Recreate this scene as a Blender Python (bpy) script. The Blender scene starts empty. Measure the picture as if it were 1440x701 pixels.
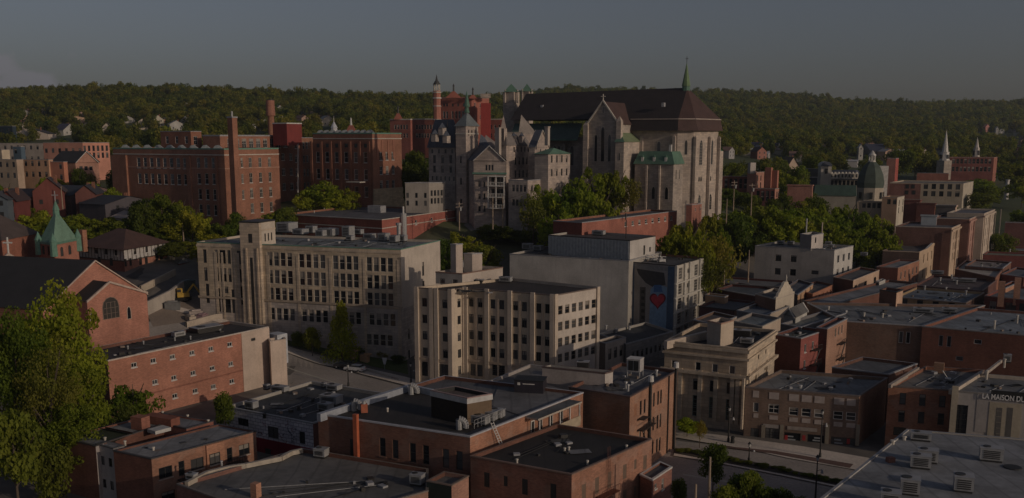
SUN_E=4.1; SKY_S=.098; EXPO=-1.78; SKY_D=2.2; SKY_SAT=.68; CLOUD=(5.4,5.2,4.8); HAZE=.00009
import bpy, math, random
import numpy as np
from mathutils import Vector
random.seed(7); R=random.random
rad=math.radians
SC=bpy.context.scene; COL=SC.collection
# ---------------------------------------------------------------- camera geometry
F=1400.0; CX=720.0; CY=450.0; PITCH=math.atan(255/1400.0); H=50.0
cp,sp=math.cos(PITCH),math.sin(PITCH)
def ray(u,v):
    x=u-CX; y=CY-v
    return (x, F*cp+y*sp, -F*sp+y*cp)
def P(u,v,y):                      # point seen at (u,v) standing y metres ahead
    d=ray(u,v); k=y/d[1]; return Vector((d[0]*k,y,H+d[2]*k))
def Q(u,v,z):                      # point seen at (u,v) lying at height z
    d=ray(u,v); k=(z-H)/d[2]; return Vector((d[0]*k,d[1]*k,z))
def px(p):
    X,Y,Z=p[0],p[1],p[2]-H
    zc=Y*cp-Z*sp; yc=Y*sp+Z*cp
    return (CX+F*X/zc, CY-F*yc/zc)
# ---------------------------------------------------------------- terrain heights
UK=[0,200,400,600,800,1000,1200,1440]
YT=[(150,[0]*8),(190,[3,2,0,0,0,0,0,0]),(215,[6,6,1,0,0,0,0,0]),(245,[12,15,8,3,1,0,0,0]),
(280,[17,18,17,15,10,4,2,2]),(318,[22,22,22,24.5,20,13,4,3]),(350,[25,25,25,23,23,21,6,3]),(420,[31,30,30,30,28,24,10,8]),
(520,[36,36,38,40,38,30,15,14]),(650,[42,42,45,46,44,36,22,20]),(800,[48,50,52,52,50,40,27,26]),(1000,[66,68,64,62,57,46,35,35]),
(1200,[88,90,86,78,68,53,43,41]),(1350,[103,105,103,96,80,62,50,46]),(1650,[100,102,100,100,104,86,70,62]),
(2300,[90,95,100,110,146,143,124,122]),(3600,[60,60,60,60,60,60,60,60])]
def gz(x,y):
    if y<=150: return 0.0
    u=CX+F*x/y
    i=0
    while i<len(YT)-2 and y>YT[i+1][0]: i+=1
    t=min(1,(y-YT[i][0])/(YT[i+1][0]-YT[i][0]))
    j=0
    uu=min(max(u,0),1440)
    while j<len(UK)-2 and uu>UK[j+1]: j+=1
    s=(uu-UK[j])/(UK[j+1]-UK[j])
    a,b=YT[i][1],YT[i+1][1]
    za=a[j]*(1-s)+a[j+1]*s; zb=b[j]*(1-s)+b[j+1]*s
    z=za*(1-t)+zb*t
    if y>900: z+=3*math.sin(x*.011+1)*math.sin(y*.006)+(2.5*math.sin(x*.004+.5) if y>1500 else 0)
    return z
def G(u,v,y0=90):                  # ground point seen at (u,v)
    d=ray(u,v); y=y0
    while y<3400:
        k=y/d[1]; z=H+d[2]*k; x=d[0]*k
        if z<=gz(x,y): return Vector((x,y,gz(x,y)))
        y*=1.004
    return Vector((d[0]/d[1]*3400,3400,60))
# ---------------------------------------------------------------- materials
MC={}
def newmat(n):
    m=bpy.data.materials.new(n); m.use_nodes=True; nt=m.node_tree
    return m,nt,nt.nodes['Principled BSDF']
def N(nt,t,**k):
    n=nt.nodes.new(t)
    for a,b in k.items():
        if a in n.inputs.keys() if hasattr(n.inputs,'keys') else False: n.inputs[a].default_value=b
        else: setattr(n,a,b)
    return n
def mixc(nt,fac,a,b,mode='MIX'):
    n=nt.nodes.new('ShaderNodeMix'); n.data_type='RGBA'; n.blend_type=mode
    for sock,val in ((0,fac),(6,a),(7,b)):
        if hasattr(val,'links'): nt.links.new(val,n.inputs[sock])
        elif sock==0: n.inputs[0].default_value=val
        else: n.inputs[sock].default_value=(*val,1) if len(val)==3 else val
    return n.outputs[2]
def ramp(nt,inp,lo,hi):
    n=nt.nodes.new('ShaderNodeMapRange'); n.inputs[1].default_value=lo; n.inputs[2].default_value=hi
    nt.links.new(inp,n.inputs[0]); return n.outputs[0]
def noise(nt,vec,scale,detail=4,sx=None):
    if sx:
        mp=nt.nodes.new('ShaderNodeMapping'); mp.inputs[3].default_value=sx; nt.links.new(vec,mp.inputs[0]); vec=mp.outputs[0]
    n=nt.nodes.new('ShaderNodeTexNoise'); n.inputs['Scale'].default_value=scale; n.inputs['Detail'].default_value=detail
    nt.links.new(vec,n.inputs['Vector']); return n.outputs['Fac']
def uvo(nt):
    return nt.nodes.new('ShaderNodeUVMap').outputs[0]
def wallm(kind,c,seed=0):
    key=(kind,c)
    if key in MC: return MC[key]
    m,nt,b=newmat(kind); uv=uvo(nt)
    obj=nt.nodes.new('ShaderNodeTexCoord').outputs['Object']
    dk=tuple(x*.55 for x in c); lt=tuple(min(.9,x*1.35) for x in c)
    big=ramp(nt,noise(nt,obj,.22,3),.35,.68)
    col=mixc(nt,big,tuple(x*.82 for x in c),tuple(x*1.12 for x in c))
    st=ramp(nt,noise(nt,uv,1.0,4,(1.1,.12,1)),.5,.75)      # rain streaks
    if kind in('brick','brickp'):
        br=nt.nodes.new('ShaderNodeTexBrick'); nt.links.new(uv,br.inputs['Vector'])
        br.inputs['Scale'].default_value=1; br.inputs['Brick Width'].default_value=.42; br.inputs['Row Height'].default_value=.16
        br.inputs['Mortar Size'].default_value=.02; br.inputs['Bias'].default_value=-.1
        br.inputs['Color1'].default_value=(.75,.75,.75,1);br.inputs['Color2'].default_value=(1.3,1.25,1.2,1);br.inputs['Mortar'].default_value=(1.05,1.1,1.1,1)
        col=mixc(nt,.75,col,br.outputs['Color'],'MULTIPLY')
        col=mixc(nt,mul(nt,st,.35),col,dk)
        if kind=='brickp':
            pt=ramp(nt,noise(nt,uv,.35,3),.52,.58); col=mixc(nt,mul(nt,pt,.18),col,(c[0]*1.2,c[0]*.95,c[0]*.8))
    elif kind=='stone':
        br=nt.nodes.new('ShaderNodeTexBrick'); nt.links.new(uv,br.inputs['Vector'])
        br.inputs['Scale'].default_value=1; br.inputs['Brick Width'].default_value=1.5; br.inputs['Row Height'].default_value=.6
        br.inputs['Mortar Size'].default_value=.03
        br.inputs['Color1'].default_value=(.78,.78,.8,1);br.inputs['Color2'].default_value=(1.22,1.18,1.12,1);br.inputs['Mortar'].default_value=(.65,.65,.65,1)
        col=mixc(nt,.8,col,br.outputs['Color'],'MULTIPLY'); col=mixc(nt,mul(nt,st,.45),col,dk)
    elif kind=='graffiti':
        br=nt.nodes.new('ShaderNodeTexBrick'); nt.links.new(uv,br.inputs['Vector'])
        br.inputs['Scale'].default_value=1; br.inputs['Brick Width'].default_value=1.1; br.inputs['Row Height'].default_value=.55
        br.inputs['Mortar Size'].default_value=.045
        br.inputs['Color1'].default_value=(.9,.9,.95,1);br.inputs['Color2'].default_value=(1.2,1.2,1.2,1);br.inputs['Mortar'].default_value=(.42,.4,.46,1)
        col=mixc(nt,1,col,br.outputs['Color'],'MULTIPLY')
    else:
        col=mixc(nt,mul(nt,st,.4),col,dk)
        fine=ramp(nt,noise(nt,uv,2.5,5),.3,.7); col=mixc(nt,.18,col,mixc(nt,fine,dk,lt))
    nt.links.new(col,b.inputs['Base Color']); b.inputs['Roughness'].default_value=.9
    b.inputs['Specular IOR Level'].default_value=.2
    MC[key]=m; return m
def mul(nt,a,k):
    n=nt.nodes.new('ShaderNodeMath'); n.operation='MULTIPLY'; nt.links.new(a,n.inputs[0]); n.inputs[1].default_value=k; return n.outputs[0]
def dsat(c,k=.2):
    g=.3*c[0]+.6*c[1]+.1*c[2]; return tuple(round(x+(g-x)*k,4) for x in c)
def brick(*c): return wallm('brick',dsat(c))
def brickp(*c): return wallm('brickp',dsat(c))
def lift(c,k=1.22):
    if sum(c)>.95: k=1.06
    return tuple(round(min(.8,x*k),4) for x in c) if sum(c)>.45 else c
def stucco(*c): return wallm('stucco',lift(c))
def stone(*c): return wallm('stone',lift(c,1.28))
def roofm(*c):
    key=('roof',c)
    if key in MC: return MC[key]
    m,nt,b=newmat('roofing'); obj=nt.nodes.new('ShaderNodeTexCoord').outputs['Object']
    n1=ramp(nt,noise(nt,obj,.16,4),.38,.64); n2=ramp(nt,noise(nt,obj,1.2,5),.3,.72)
    col=mixc(nt,n1,tuple(x*.68 for x in c),tuple(x*1.35 for x in c))
    wv=nt.nodes.new('ShaderNodeTexWave'); wv.inputs['Scale'].default_value=.12; wv.inputs['Distortion'].default_value=1.2; nt.links.new(obj,wv.inputs['Vector'])
    seam=ramp(nt,wv.outputs['Fac'],.0,.06)
    col=mixc(nt,.22,col,mixc(nt,n2,tuple(x*.4 for x in c),tuple(x*1.9 for x in c)))
    col=mixc(nt,mul(nt,seam,1.0),mixc(nt,.5,col,tuple(x*.5 for x in c)),col)
    pud=ramp(nt,noise(nt,obj,.3,3),.6,.66); col=mixc(nt,mul(nt,pud,.45),col,tuple(x*.5 for x in c))
    nt.links.new(col,b.inputs['Base Color']); b.inputs['Roughness'].default_value=.82
    MC[key]=m; return m
def shingle(*c):
    key=('shingle',c)
    if key in MC: return MC[key]
    m,nt,b=newmat('shingles'); uv=uvo(nt); obj=nt.nodes.new('ShaderNodeTexCoord').outputs['Object']
    n1=ramp(nt,noise(nt,obj,.35,4),.3,.7); n2=ramp(nt,noise(nt,obj,4,4,(1,1,.4)),.3,.7)
    col=mixc(nt,n1,tuple(x*.75 for x in c),tuple(x*1.25 for x in c))
    col=mixc(nt,.35,col,mixc(nt,n2,tuple(x*.5 for x in c),tuple(x*1.6 for x in c)))
    nt.links.new(col,b.inputs['Base Color']); b.inputs['Roughness'].default_value=.8; MC[key]=m; return m
def plain(c,rough=.6,metal=0,name='paint'):
    key=('plain',c,rough,metal)
    if key in MC: return MC[key]
    m,nt,b=newmat(name); obj=nt.nodes.new('ShaderNodeTexCoord').outputs['Object']
    n1=ramp(nt,noise(nt,obj,1.3,5),.3,.7); col=mixc(nt,n1,tuple(x*.8 for x in c),tuple(min(1,x*1.12) for x in c))
    nt.links.new(col,b.inputs['Base Color']); b.inputs['Roughness'].default_value=rough; b.inputs['Metallic'].default_value=metal
    MC[key]=m; return m
def glassm(c=(.012,.014,.018),rough=.12):
    key=('glass',c,rough)
    if key in MC: return MC[key]
    m,nt,b=newmat('window_glass'); oi=nt.nodes.new('ShaderNodeObjectInfo').outputs['Random']
    r2=nt.nodes.new('ShaderNodeValToRGB'); nt.links.new(oi,r2.inputs[0])
    r2.color_ramp.elements[0].color=(*c,1); r2.color_ramp.elements[1].color=(c[0]*7+.02,c[1]*6+.018,c[2]*5+.012,1)
    r2.color_ramp.elements[0].position=.35
    nt.links.new(r2.outputs[0],b.inputs['Base Color']); b.inputs['Roughness'].default_value=rough; b.inputs['IOR'].default_value=1.45
    b.inputs['Specular IOR Level'].default_value=.6
    MC[key]=m; return m
GLASS=glassm()
WHITE=plain((.56,.54,.51),.6); CREAMF=plain((.5,.46,.4),.6); DARKF=plain((.03,.028,.026),.5); GREYM=plain((.3,.3,.31),.5,.0); GALV=plain((.34,.34,.34),.5,.2)
BLACK=plain((.015,.015,.015),.6); IRON=plain((.03,.022,.02),.6); COPG=shingle(.085,.165,.12)
COPPER=plain((.12,.24,.18),.65)
# ---------------------------------------------------------------- mesh builder
class MB:
    def __init__(s): s.v=[];s.f=[];s.m=[];s.mats=[];s.sm=[]
    def mi(s,mat):
        if mat not in s.mats: s.mats.append(mat)
        return s.mats.index(mat)
    def face(s,pts,mat,smooth=False):
        b=len(s.v); s.v+= [tuple(p) for p in pts]; s.f.append(tuple(range(b,b+len(pts)))); s.m.append(s.mi(mat)); s.sm.append(smooth)
    def prism(s,pts,z0,z1,mat,top=None,bottom=False):
        n=len(pts)
        for i in range(n):
            a,b=pts[i],pts[(i+1)%n]
            s.face([(a[0],a[1],z0),(b[0],b[1],z0),(b[0],b[1],z1),(a[0],a[1],z1)],mat)
        s.face([(p[0],p[1],z1) for p in pts],top or mat)
        if bottom: s.face([(p[0],p[1],z0) for p in reversed(pts)],mat)
    def box(s,c,sx,sy,z0,z1,mat,rot=0,top=None):
        ca,sa=math.cos(rot),math.sin(rot)
        pts=[(c[0]+x*ca-y*sa,c[1]+x*sa+y*ca) for x,y in((-sx/2,-sy/2),(sx/2,-sy/2),(sx/2,sy/2),(-sx/2,sy/2))]
        s.prism(pts,z0,z1,mat,top,True)
    def loft(s,p0,z0,p1,z1,mat,smooth=False):
        n=len(p0)
        for i in range(n):
            j=(i+1)%n
            s.face([(*p0[i][:2],z0),(*p0[j][:2],z0),(*p1[j][:2],z1),(*p1[i][:2],z1)],mat,smooth)
    def cone(s,pts,z0,apex,mat,smooth=False):
        n=len(pts)
        for i in range(n):
            j=(i+1)%n; s.face([(*pts[i][:2],z0),(*pts[j][:2],z0),tuple(apex)],mat,smooth)
    def cyl(s,c,r0,r1,z0,z1,mat,n=12,cap=True):
        a=[(c[0]+r0*math.cos(2*math.pi*i/n),c[1]+r0*math.sin(2*math.pi*i/n)) for i in range(n)]
        b=[(c[0]+r1*math.cos(2*math.pi*i/n),c[1]+r1*math.sin(2*math.pi*i/n)) for i in range(n)]
        s.loft(a,z0,b,z1,mat,True)
        if cap and r1>.01: s.face([(*p,z1) for p in b],mat)
    def tube(s,a,b,r,mat,n=6):
        a=Vector(a);b=Vector(b);d=(b-a).normalized(); u=d.cross(Vector((0,0,1)));
        if u.length<.01: u=Vector((1,0,0))
        u.normalize(); w=d.cross(u)
        ra=[a+(u*math.cos(2*math.pi*i/n)+w*math.sin(2*math.pi*i/n))*r for i in range(n)]
        rb=[p+(b-a) for p in ra]
        for i in range(n): s.face([ra[i],ra[(i+1)%n],rb[(i+1)%n],rb[i]],mat,True)
        s.face(list(reversed(ra)),mat); s.face(rb,mat)
    def beam(s,a,b,w,h,mat):       # bar of rectangular section, top at the line
        a=Vector(a);b=Vector(b);d=Vector((b.x-a.x,b.y-a.y,0)).normalized(); n=Vector((-d.y,d.x,0))*w/2; dn=Vector((0,0,-h))
        A=[a-n,a+n,a+n+dn,a-n+dn];B=[b-n,b+n,b+n+dn,b-n+dn]
        for i in range(4): s.face([A[i],B[i],B[(i+1)%4],A[(i+1)%4]],mat)
        s.face(A,mat); s.face(B[::-1],mat)
    def build(s,name,parent=None,off=None):
        me=bpy.data.meshes.new(name); o=off or (parent.matrix_basis.translation if parent else Vector((0,0,0)))
        if parent and not off:
            o=Vector(parent.location); q=parent.parent
            while q: o=o+Vector(q.location); q=q.parent
        vv=[(a-o[0],b-o[1],c-o[2]) for a,b,c in s.v]
        me.from_pydata(vv,[],s.f); me.update()
        for m in s.mats: me.materials.append(m)
        me.polygons.foreach_set('material_index',s.m); me.polygons.foreach_set('use_smooth',s.sm)
        ul=me.uv_layers.new(name='UVMap'); uvs=np.zeros((len(me.loops),2),dtype=np.float32); k=0
        for f in s.f:
            a,b,c=Vector(s.v[f[0]]),Vector(s.v[f[1]]),Vector(s.v[f[2]])
            n=(b-a).cross(c-a)
            if n.length>0: n.normalize()
            if abs(n.z)<.6:
                t=Vector((-n.y,n.x,0)); t.normalize()
                for i in f: p=s.v[i]; uvs[k]=(p[0]*t.x+p[1]*t.y,p[2]); k+=1
            else:
                for i in f: uvs[k]=(s.v[i][0],s.v[i][1]); k+=1
        ul.data.foreach_set('uv',uvs.ravel())
        ob=bpy.data.objects.new(name,me); COL.objects.link(ob)
        if parent: ob.parent=parent
        elif off: ob.location=o
        return ob
def tag(o,label,cat,group=None,kind=None):
    if label: o['label']=label
    if cat: o['category']=cat
    if group: o['group']=group
    if kind: o['kind']=kind
    return o
def root(name,loc,label,cat,group=None):
    o=bpy.data.objects.new(name,None); COL.objects.link(o); o.location=loc; o.empty_display_size=.5
    return tag(o,label,cat,group)
def single(mb,name,loc,label,cat,group=None,kind=None):
    o=mb.build(name,None,Vector(loc)); return tag(o,label,cat,group,kind)
# ---------------------------------------------------------------- windows
WC={}
def winmesh(w,h,fr,style,sill,gl,blind=0):
    key=(round(w,2),round(h,2),fr,style,sill,gl,blind)
    if key in WC: return WC[key]
    b=MB(); t=.09 if style!='board' else .05
    def bx(x0,x1,z0,z1,y0,y1,m):
        b.box(((x0+x1)/2,(y0+y1)/2),x1-x0,y1-y0,z0,z1,m)
    hw=w/2
    if style=='lancet' or style=='arch':
        k=.5*w if style=='arch' else .95*w
        n=6; pts=[(-hw,0),(hw,0),(hw,h-k)]
        for i in range(1,n):
            a=i/n
            if style=='arch': pts.append((hw*math.cos(a*math.pi),h-k+hw*math.sin(a*math.pi)))
            else:
                tt=a*2
                if tt<1: pts.append((hw*(1-tt**1.6),h-k+k*math.sin(tt*math.pi/2)))
                elif tt==1: pts.append((0,h))
                else: pts.append((-hw*(1-(2-tt)**1.6),h-k+k*math.sin((2-tt)*math.pi/2)))
        pts.append((-hw,h-k))
        ins=[(x*(1-.2/w*1.2),.1+(z)*(1-.22/h)) for x,z in pts]
        b.face([(x,-.02,z) for x,z in ins],gl)
        for i in range(len(pts)):
            j=(i+1)%len(pts)
            b.face([(pts[i][0],-.05,pts[i][1]),(pts[j][0],-.05,pts[j][1]),(ins[j][0],-.05,ins[j][1]),(ins[i][0],-.05,ins[i][1])],fr)
            b.face([(pts[i][0],.0,pts[i][1]),(pts[j][0],.0,pts[j][1]),(pts[j][0],-.05,pts[j][1]),(pts[i][0],-.05,pts[i][1])],fr)
        if w>1.5:
            for kx in range(1,int(w/.8)): x=-hw+w*kx/int(w/.8); bx(x-.04,x+.04,.1,h-k*.6,-.045,-.021,fr)
            for kz in range(1,int(h/.9)): z=h*kz/int(h/.9); bx(-hw*.85 if z<h-k else -hw*.6,hw*.85 if z<h-k else hw*.6,z-.03,z+.03,-.045,-.021,fr)
    elif style=='board':
        bx(-hw,hw,0,h,.02,.1,fr)
    else:
        b.face([(-hw,.16,0),(hw,.16,0),(hw,.16,h),(-hw,.16,h)],gl)
        bx(-hw,-hw+t,0,h,.08,.155,fr);bx(hw-t,hw,0,h,.08,.155,fr)
        bx(-hw+t,hw-t,0,t,.08,.155,fr);bx(-hw+t,hw-t,h-t,h,.08,.155,fr)
        if style in('sash','cross','grid'): bx(-hw+t,hw-t,h*.5-.04,h*.5+.04,.09,.155,fr)
        if style in('pane2','cross'): bx(-.04,.04,t,h-t,.1,.155,fr)
        if style=='grid':
            n=max(2,int(w/.7))
            for i in range(1,n): x=-hw+w*i/n; bx(x-.03,x+.03,t,h-t,.11,.155,fr)
            n=max(2,int(h/.7))
            for i in range(1,n):
                z=h*i/n
                if abs(z-h*.5)>.2: bx(-hw+t,hw-t,z-.03,z+.03,.11,.155,fr)
        if blind: bx(-hw+t,hw-t,h*blind,h-t,.145,.158,plain((.25,.22,.19),.8))
        if style=='blind':
            bx(-hw+t,hw-t,h*.45,h-t,.145,.155,WHITE)
    if sill is not None and style!='board': bx(-hw-.1,hw+.1,-.16,-.003,-.1,.06,sill)
    me_o=b.build('window'); me=me_o.data; bpy.data.objects.remove(me_o); WC[key]=me; return me
WR=random.Random(3)
class Bld:
    pass
def edgegeo(B,i):
    a=B.pts[i]; b=B.pts[(i+1)%len(B.pts)]; L=math.hypot(b[0]-a[0],b[1]-a[1])
    return a,b,L,((b[0]-a[0])/L,(b[1]-a[1])/L)
def SZ(B,i,u,v):                   # where the sight line (u,v) meets wall i: distance along it and height
    a,b,L,d=edgegeo(B,i); r=ray(u,v)
    # a+s*d = k*r
    det=r[0]*(-d[1])+d[0]*r[1]
    k=(a[0]*(-d[1])+d[0]*a[1])/det
    X,Y=r[0]*k,r[1]*k; s=(X-a[0])*d[0]+(Y-a[1])*d[1]
    return s,H+r[2]*k
def wall_holes(mb,B,i,z0,z1,ops,mat,depth=.22,low=None):
    a,b,L,d=edgegeo(B,i); n=(d[1],-d[0])
    us=sorted(set([0,L]+[round(o[0],3) for o in ops]+[round(o[1],3) for o in ops]))
    zs=sorted(set([z0,z1]+[round(o[2],3) for o in ops]+[round(o[3],3) for o in ops]))
    us=[x for x in us if 0<=x<=L]; zs=[z for z in zs if z0<=z<=z1]
    if low: zs=sorted(set(zs+[low[0]]))
    pt=lambda s,z,k=0:(a[0]+d[0]*s-n[0]*k,a[1]+d[1]*s-n[1]*k,z)
    for ui in range(len(us)-1):
        run=None
        for zi in range(len(zs)-1):
            um=(us[ui]+us[ui+1])/2; zm=(zs[zi]+zs[zi+1])/2
            hole=any(o[0]<um<o[1] and o[2]<zm<o[3] for o in ops)
            if not hole:
                if run is None: run=zs[zi]
            if hole or zi==len(zs)-2 or (low and abs(zs[zi+1]-low[0])<1e-6):
                top=zs[zi] if hole else zs[zi+1]
                if run is not None: mb.face([pt(us[ui],run),pt(us[ui+1],run),pt(us[ui+1],top),pt(us[ui],top)],low[1] if low and top<=low[0]+1e-6 else mat)
                run=None
    for o in ops:
        s0,s1,w0,w1=o[:4]
        mb.face([pt(s0,w0),pt(s0,w1),pt(s0,w1,depth),pt(s0,w0,depth)],mat)
        mb.face([pt(s1,w0,depth),pt(s1,w1,depth),pt(s1,w1),pt(s1,w0)],mat)
        mb.face([pt(s0,w1),pt(s1,w1),pt(s1,w1,depth),pt(s0,w1,depth)],mat)
        mb.face([pt(s0,w0,depth),pt(s1,w0,depth),pt(s1,w0),pt(s0,w0)],mat)
def put_window(B,i,s,z,w,h,fr,style,sill,gl=GLASS,name='window',par=None):
    a,b,L,d=edgegeo(B,i); me=winmesh(w,h,fr,style,sill,gl,WR.choice((0,0,0,0,0,.55,.7,.8)) if style in('sash','pane2','cross') and h<3.3 and name=='window' else 0)
    o=bpy.data.objects.new(name,me); COL.objects.link(o); r=par or B.root; o.parent=r
    o.location=(a[0]+d[0]*s-r.location[0],a[1]+d[1]*s-r.location[1],z-r.location[2]); o.rotation_euler=(0,0,math.atan2(d[1],d[0]))
    if d and style in('lancet','arch'): pass
    return o
def grid(e,TL,TR,BL,nc,nr,w,h,fr=DARKF,style='sash',sill=None,name='window',gl=None,skip=()):
    return dict(e=e,TL=TL,TR=TR,BL=BL,nc=nc,nr=nr,w=w,h=h,fr=fr,style=style,sill=sill,name=name,gl=gl,skip=skip)
def expand(B,g):
    e=g['e']; s0,z0=SZ(B,e,*g['TL']); s1,_=SZ(B,e,*g['TR']) if g['nc']>1 else (s0,0); _,z1=SZ(B,e,*g['BL']) if g['nr']>1 else (0,z0)
    L=edgegeo(B,e)[2]
    out=[]
    for r in range(g['nr']):
        z=z0+(z1-z0)*r/max(1,g['nr']-1)
        for c in range(g['nc']):
            if (r,c) in g['skip']: continue
            s=s0+(s1-s0)*c/max(1,g['nc']-1)
            if s-g['w']/2>0.05 and s+g['w']/2<L-.05 and z+g['h']/2<B.z-.05:
                out.append((s,z-g['h']/2))
    return out
def inset(pts,k):
    n=len(pts); out=[]
    for i in range(n):
        a,b,c=Vector(pts[i-1][:2]),Vector(pts[i][:2]),Vector(pts[(i+1)%n][:2])
        d1=(b-a).normalized(); d2=(c-b).normalized(); n1=Vector((-d1.y,d1.x)); n2=Vector((-d2.y,d2.x))
        m=(n1+n2); 
        if m.length<.1: out.append(tuple(b)); continue
        m.normalize(); q=k/max(.35,m.dot(n1)); out.append((b.x+m.x*q,b.y+m.y*q))
    return out
def bl(name,label,cat,chain,y=None,ref=1,zb=0,zr=None,wall=None,walls=None,back=None,roof='flat',rm=None,cop=GREYM,wins=(),group=None,
       rt=None,h=3,par=.45,ridge='l',over=.3,pname=None,cv=.12,depth=None,extend=6,low=None):
    if rt is not None and zr is None: pass
    if zr is None: zr=P(*chain[ref],y).z
    if depth is None and y and y>=300 and not back: depth=(158,57)
    pts=[Q(u,v,zr) for u,v in chain] if abs(zr-H)>1.5 and not depth else None
    if pts is None:                # eaves too near eye level to unproject: walk along two street directions instead
        n0=P(*chain[ref],y); pts=[None]*len(chain); pts[ref]=n0
        dl,dr=depth if depth else (152,56)
        for i in range(ref-1,-1,-1):
            pts[i]=walk(pts[i+1],dl,chain[i][0])
        for i in range(ref+1,len(chain)):
            pts[i]=walk(pts[i-1],dr,chain[i][0])
    pts=[(p[0],p[1]) for p in pts]
    if back: pts+= [tuple(Q(u,v,zr)[:2]) for u,v in back]
    elif len(pts)==3: pts.append((pts[0][0]+pts[2][0]-pts[1][0],pts[0][1]+pts[2][1]-pts[1][1]))
    B=Bld(); B.pts=pts; B.z=zr; B.zb=zb
    cx=sum(p[0] for p in pts)/len(pts); cy=sum(p[1] for p in pts)/len(pts)
    B.c=(cx,cy); isroot=rt is None
    B.root=rt or root(name,(cx,cy,zb),label,cat,group)
    z0=zb-extend if isroot else zb
    W=walls or [wall]*len(pts)  # callers often give shaded left walls a darker copy of the lit colour
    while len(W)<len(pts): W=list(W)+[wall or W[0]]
    ops={}; ws=[]
    for g in wins:
        for s,z in expand(B,g):
            if g['style'] in('lancet','arch','proud'): ws.append((g,s,z)); continue
            q=(s-g['w']/2,s+g['w']/2,z,z+g['h']); lst=ops.setdefault(g['e'],[])
            if z<z0+.1 or any(q[0]<o[1] and q[1]>o[0] and q[2]<o[3] and q[3]>o[2] for o in lst): continue
            lst.append(q); ws.append((g,s,z))
    mb=MB()
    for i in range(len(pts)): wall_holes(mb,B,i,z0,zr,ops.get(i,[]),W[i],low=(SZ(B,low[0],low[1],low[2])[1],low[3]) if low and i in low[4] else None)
    prt=MB() if (isroot or roof!='flat') else mb
    rm=rm or roofm(.07,.07,.075)
    if roof=='flat':
        ip=inset(pts,.28)
        prt.face([(*p,zr-par) for p in ip],rm)
        cpb=MB(); op=inset(pts,-.06)
        n=len(pts)
        for i in range(n):
            j=(i+1)%n
            cpb.face([(*op[i],zr+cv),(*op[j],zr+cv),(*ip[j],zr+cv),(*ip[i],zr+cv)],cop)
            cpb.face([(*op[i],zr-.1),(*op[j],zr-.1),(*op[j],zr+cv),(*op[i],zr+cv)],cop)
            cpb.face([(*op[j],zr-.1),(*op[i],zr-.1),(*pts[i],zr-.1),(*pts[j],zr-.1)],cop)
            cpb.face([(*ip[j],zr-par),(*ip[i],zr-par),(*ip[i],zr+cv),(*ip[j],zr+cv)],W[i%len(W)])
    else:
        q=[Vector(p) for p in pts]
        ov=[Vector(p) for p in inset(pts,-over)]
        if roof=='pyr':
            prt.cone(ov,zr-.05,(cx,cy,zr+h),rm); prt.face([(*p,zr-.05) for p in reversed(ov)],rm)
        elif roof=='hip' or roof=='gable':
            # quad footprint: 0=L 1=N 2=R 3=F
            a,b,c,d=ov[:4]
            if ridge=='l': m0=(a+d)/2; m1=(b+c)/2; w=(c-b).length; dr=(m1-m0).normalized(); ends=((d,a),(b,c))
            else: m0=(a+b)/2; m1=(d+c)/2; w=(b-a).length; dr=(m1-m0).normalized(); ends=((a,b),(c,d))
            ins=w*.5 if roof=='hip' else 0
            if roof=='hip' and (m1-m0).length<w*1.05: ins=(m1-m0).length*.42
            r0=m0+dr*ins; r1=m1-dr*ins
            if ridge=='l':
                A=[(a,b,r1,r0),(c,d,r0,r1)]; E=[(d,a,r0),(b,c,r1)]
            else:
                A=[(b,c,r1,r0),(d,a,r0,r1)]; E=[(a,b,r0),(c,d,r1)]
            for f4 in A: prt.face([(*f4[0],zr-.02),(*f4[1],zr-.02),(*f4[2],zr+h),(*f4[3],zr+h)],rm)
            prt.face([(*p,zr-.03) for p in reversed(ov)],rm)
            for f3 in E:
                if roof=='hip': prt.face([(*f3[0],zr-.02),(*f3[1],zr-.02),(*f3[2],zr+h)],rm)
            if roof=='gable':
                Q4=[Vector(p) for p in pts[:4]]
                if ridge=='l': ee=[(Q4[3],Q4[0]),(Q4[1],Q4[2])]
                else: ee=[(Q4[0],Q4[1]),(Q4[2],Q4[3])]
                for p0,p1 in ee:
                    m=(p0+p1)/2; mb.face([(*p0,zr),(*p1,zr),(*m,zr+h*.97)],W[0] if ridge=='r' else W[1])
                    nn=Vector((p1.y-p0.y,-(p1.x-p0.x))).normalized()*over
                    if True:
                        prt.beam((*(p0+nn),zr+.05),(*(m+nn),zr+h+.05),.3,.28,cop); prt.beam((*(p1+nn),zr+.05),(*(m+nn),zr+h+.05),.3,.28,cop)
        elif roof=='mansard':
            i1=inset(pts,h*.42); prt.loft(ov,zr-.02,i1,zr+h,rm); prt.face([(*p,zr+h) for p in i1],roofm(.09,.1,.09)); prt.face([(*p,zr-.02) for p in reversed(ov)],rm)
    if isroot:
        mb.build(pname or 'wall',B.root); prt.build('roof',B.root)
        if roof=='flat': cpb.build('coping',B.root)
    else:
        if roof=='flat': prt=mb; [mb.face([cpb.v[i] for i in f],cpb.mats[m]) for f,m in zip(cpb.f,cpb.m)]
        else: [mb.face([prt.v[i] for i in f],prt.mats[m]) for f,m in zip(prt.f,prt.m)]
        B.mesh=mb.build(pname or 'wing',B.root)
    for g,s,z in ws: put_window(B,g['e'],s,z,g['w'],g['h'],g['fr'],g['style'],g['sill'],g['gl'] or GLASS,g['name'])
    return B
def walk(p,deg,u):                 # from p along a compass line until the sight line through column u
    dx,dy=math.cos(rad(deg)),math.sin(rad(deg)); t=(u-CX)
    # (px+s dx)*F = t*((py+s dy)*cp' ) ; near the horizon depth ~ y*cp+..., use cp^-1
    k=t/F*cp; s=(k*p[1]-p[0])/(dx-k*dy)
    return Vector((p[0]+dx*s,p[1]+dy*s,p[2]))
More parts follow.
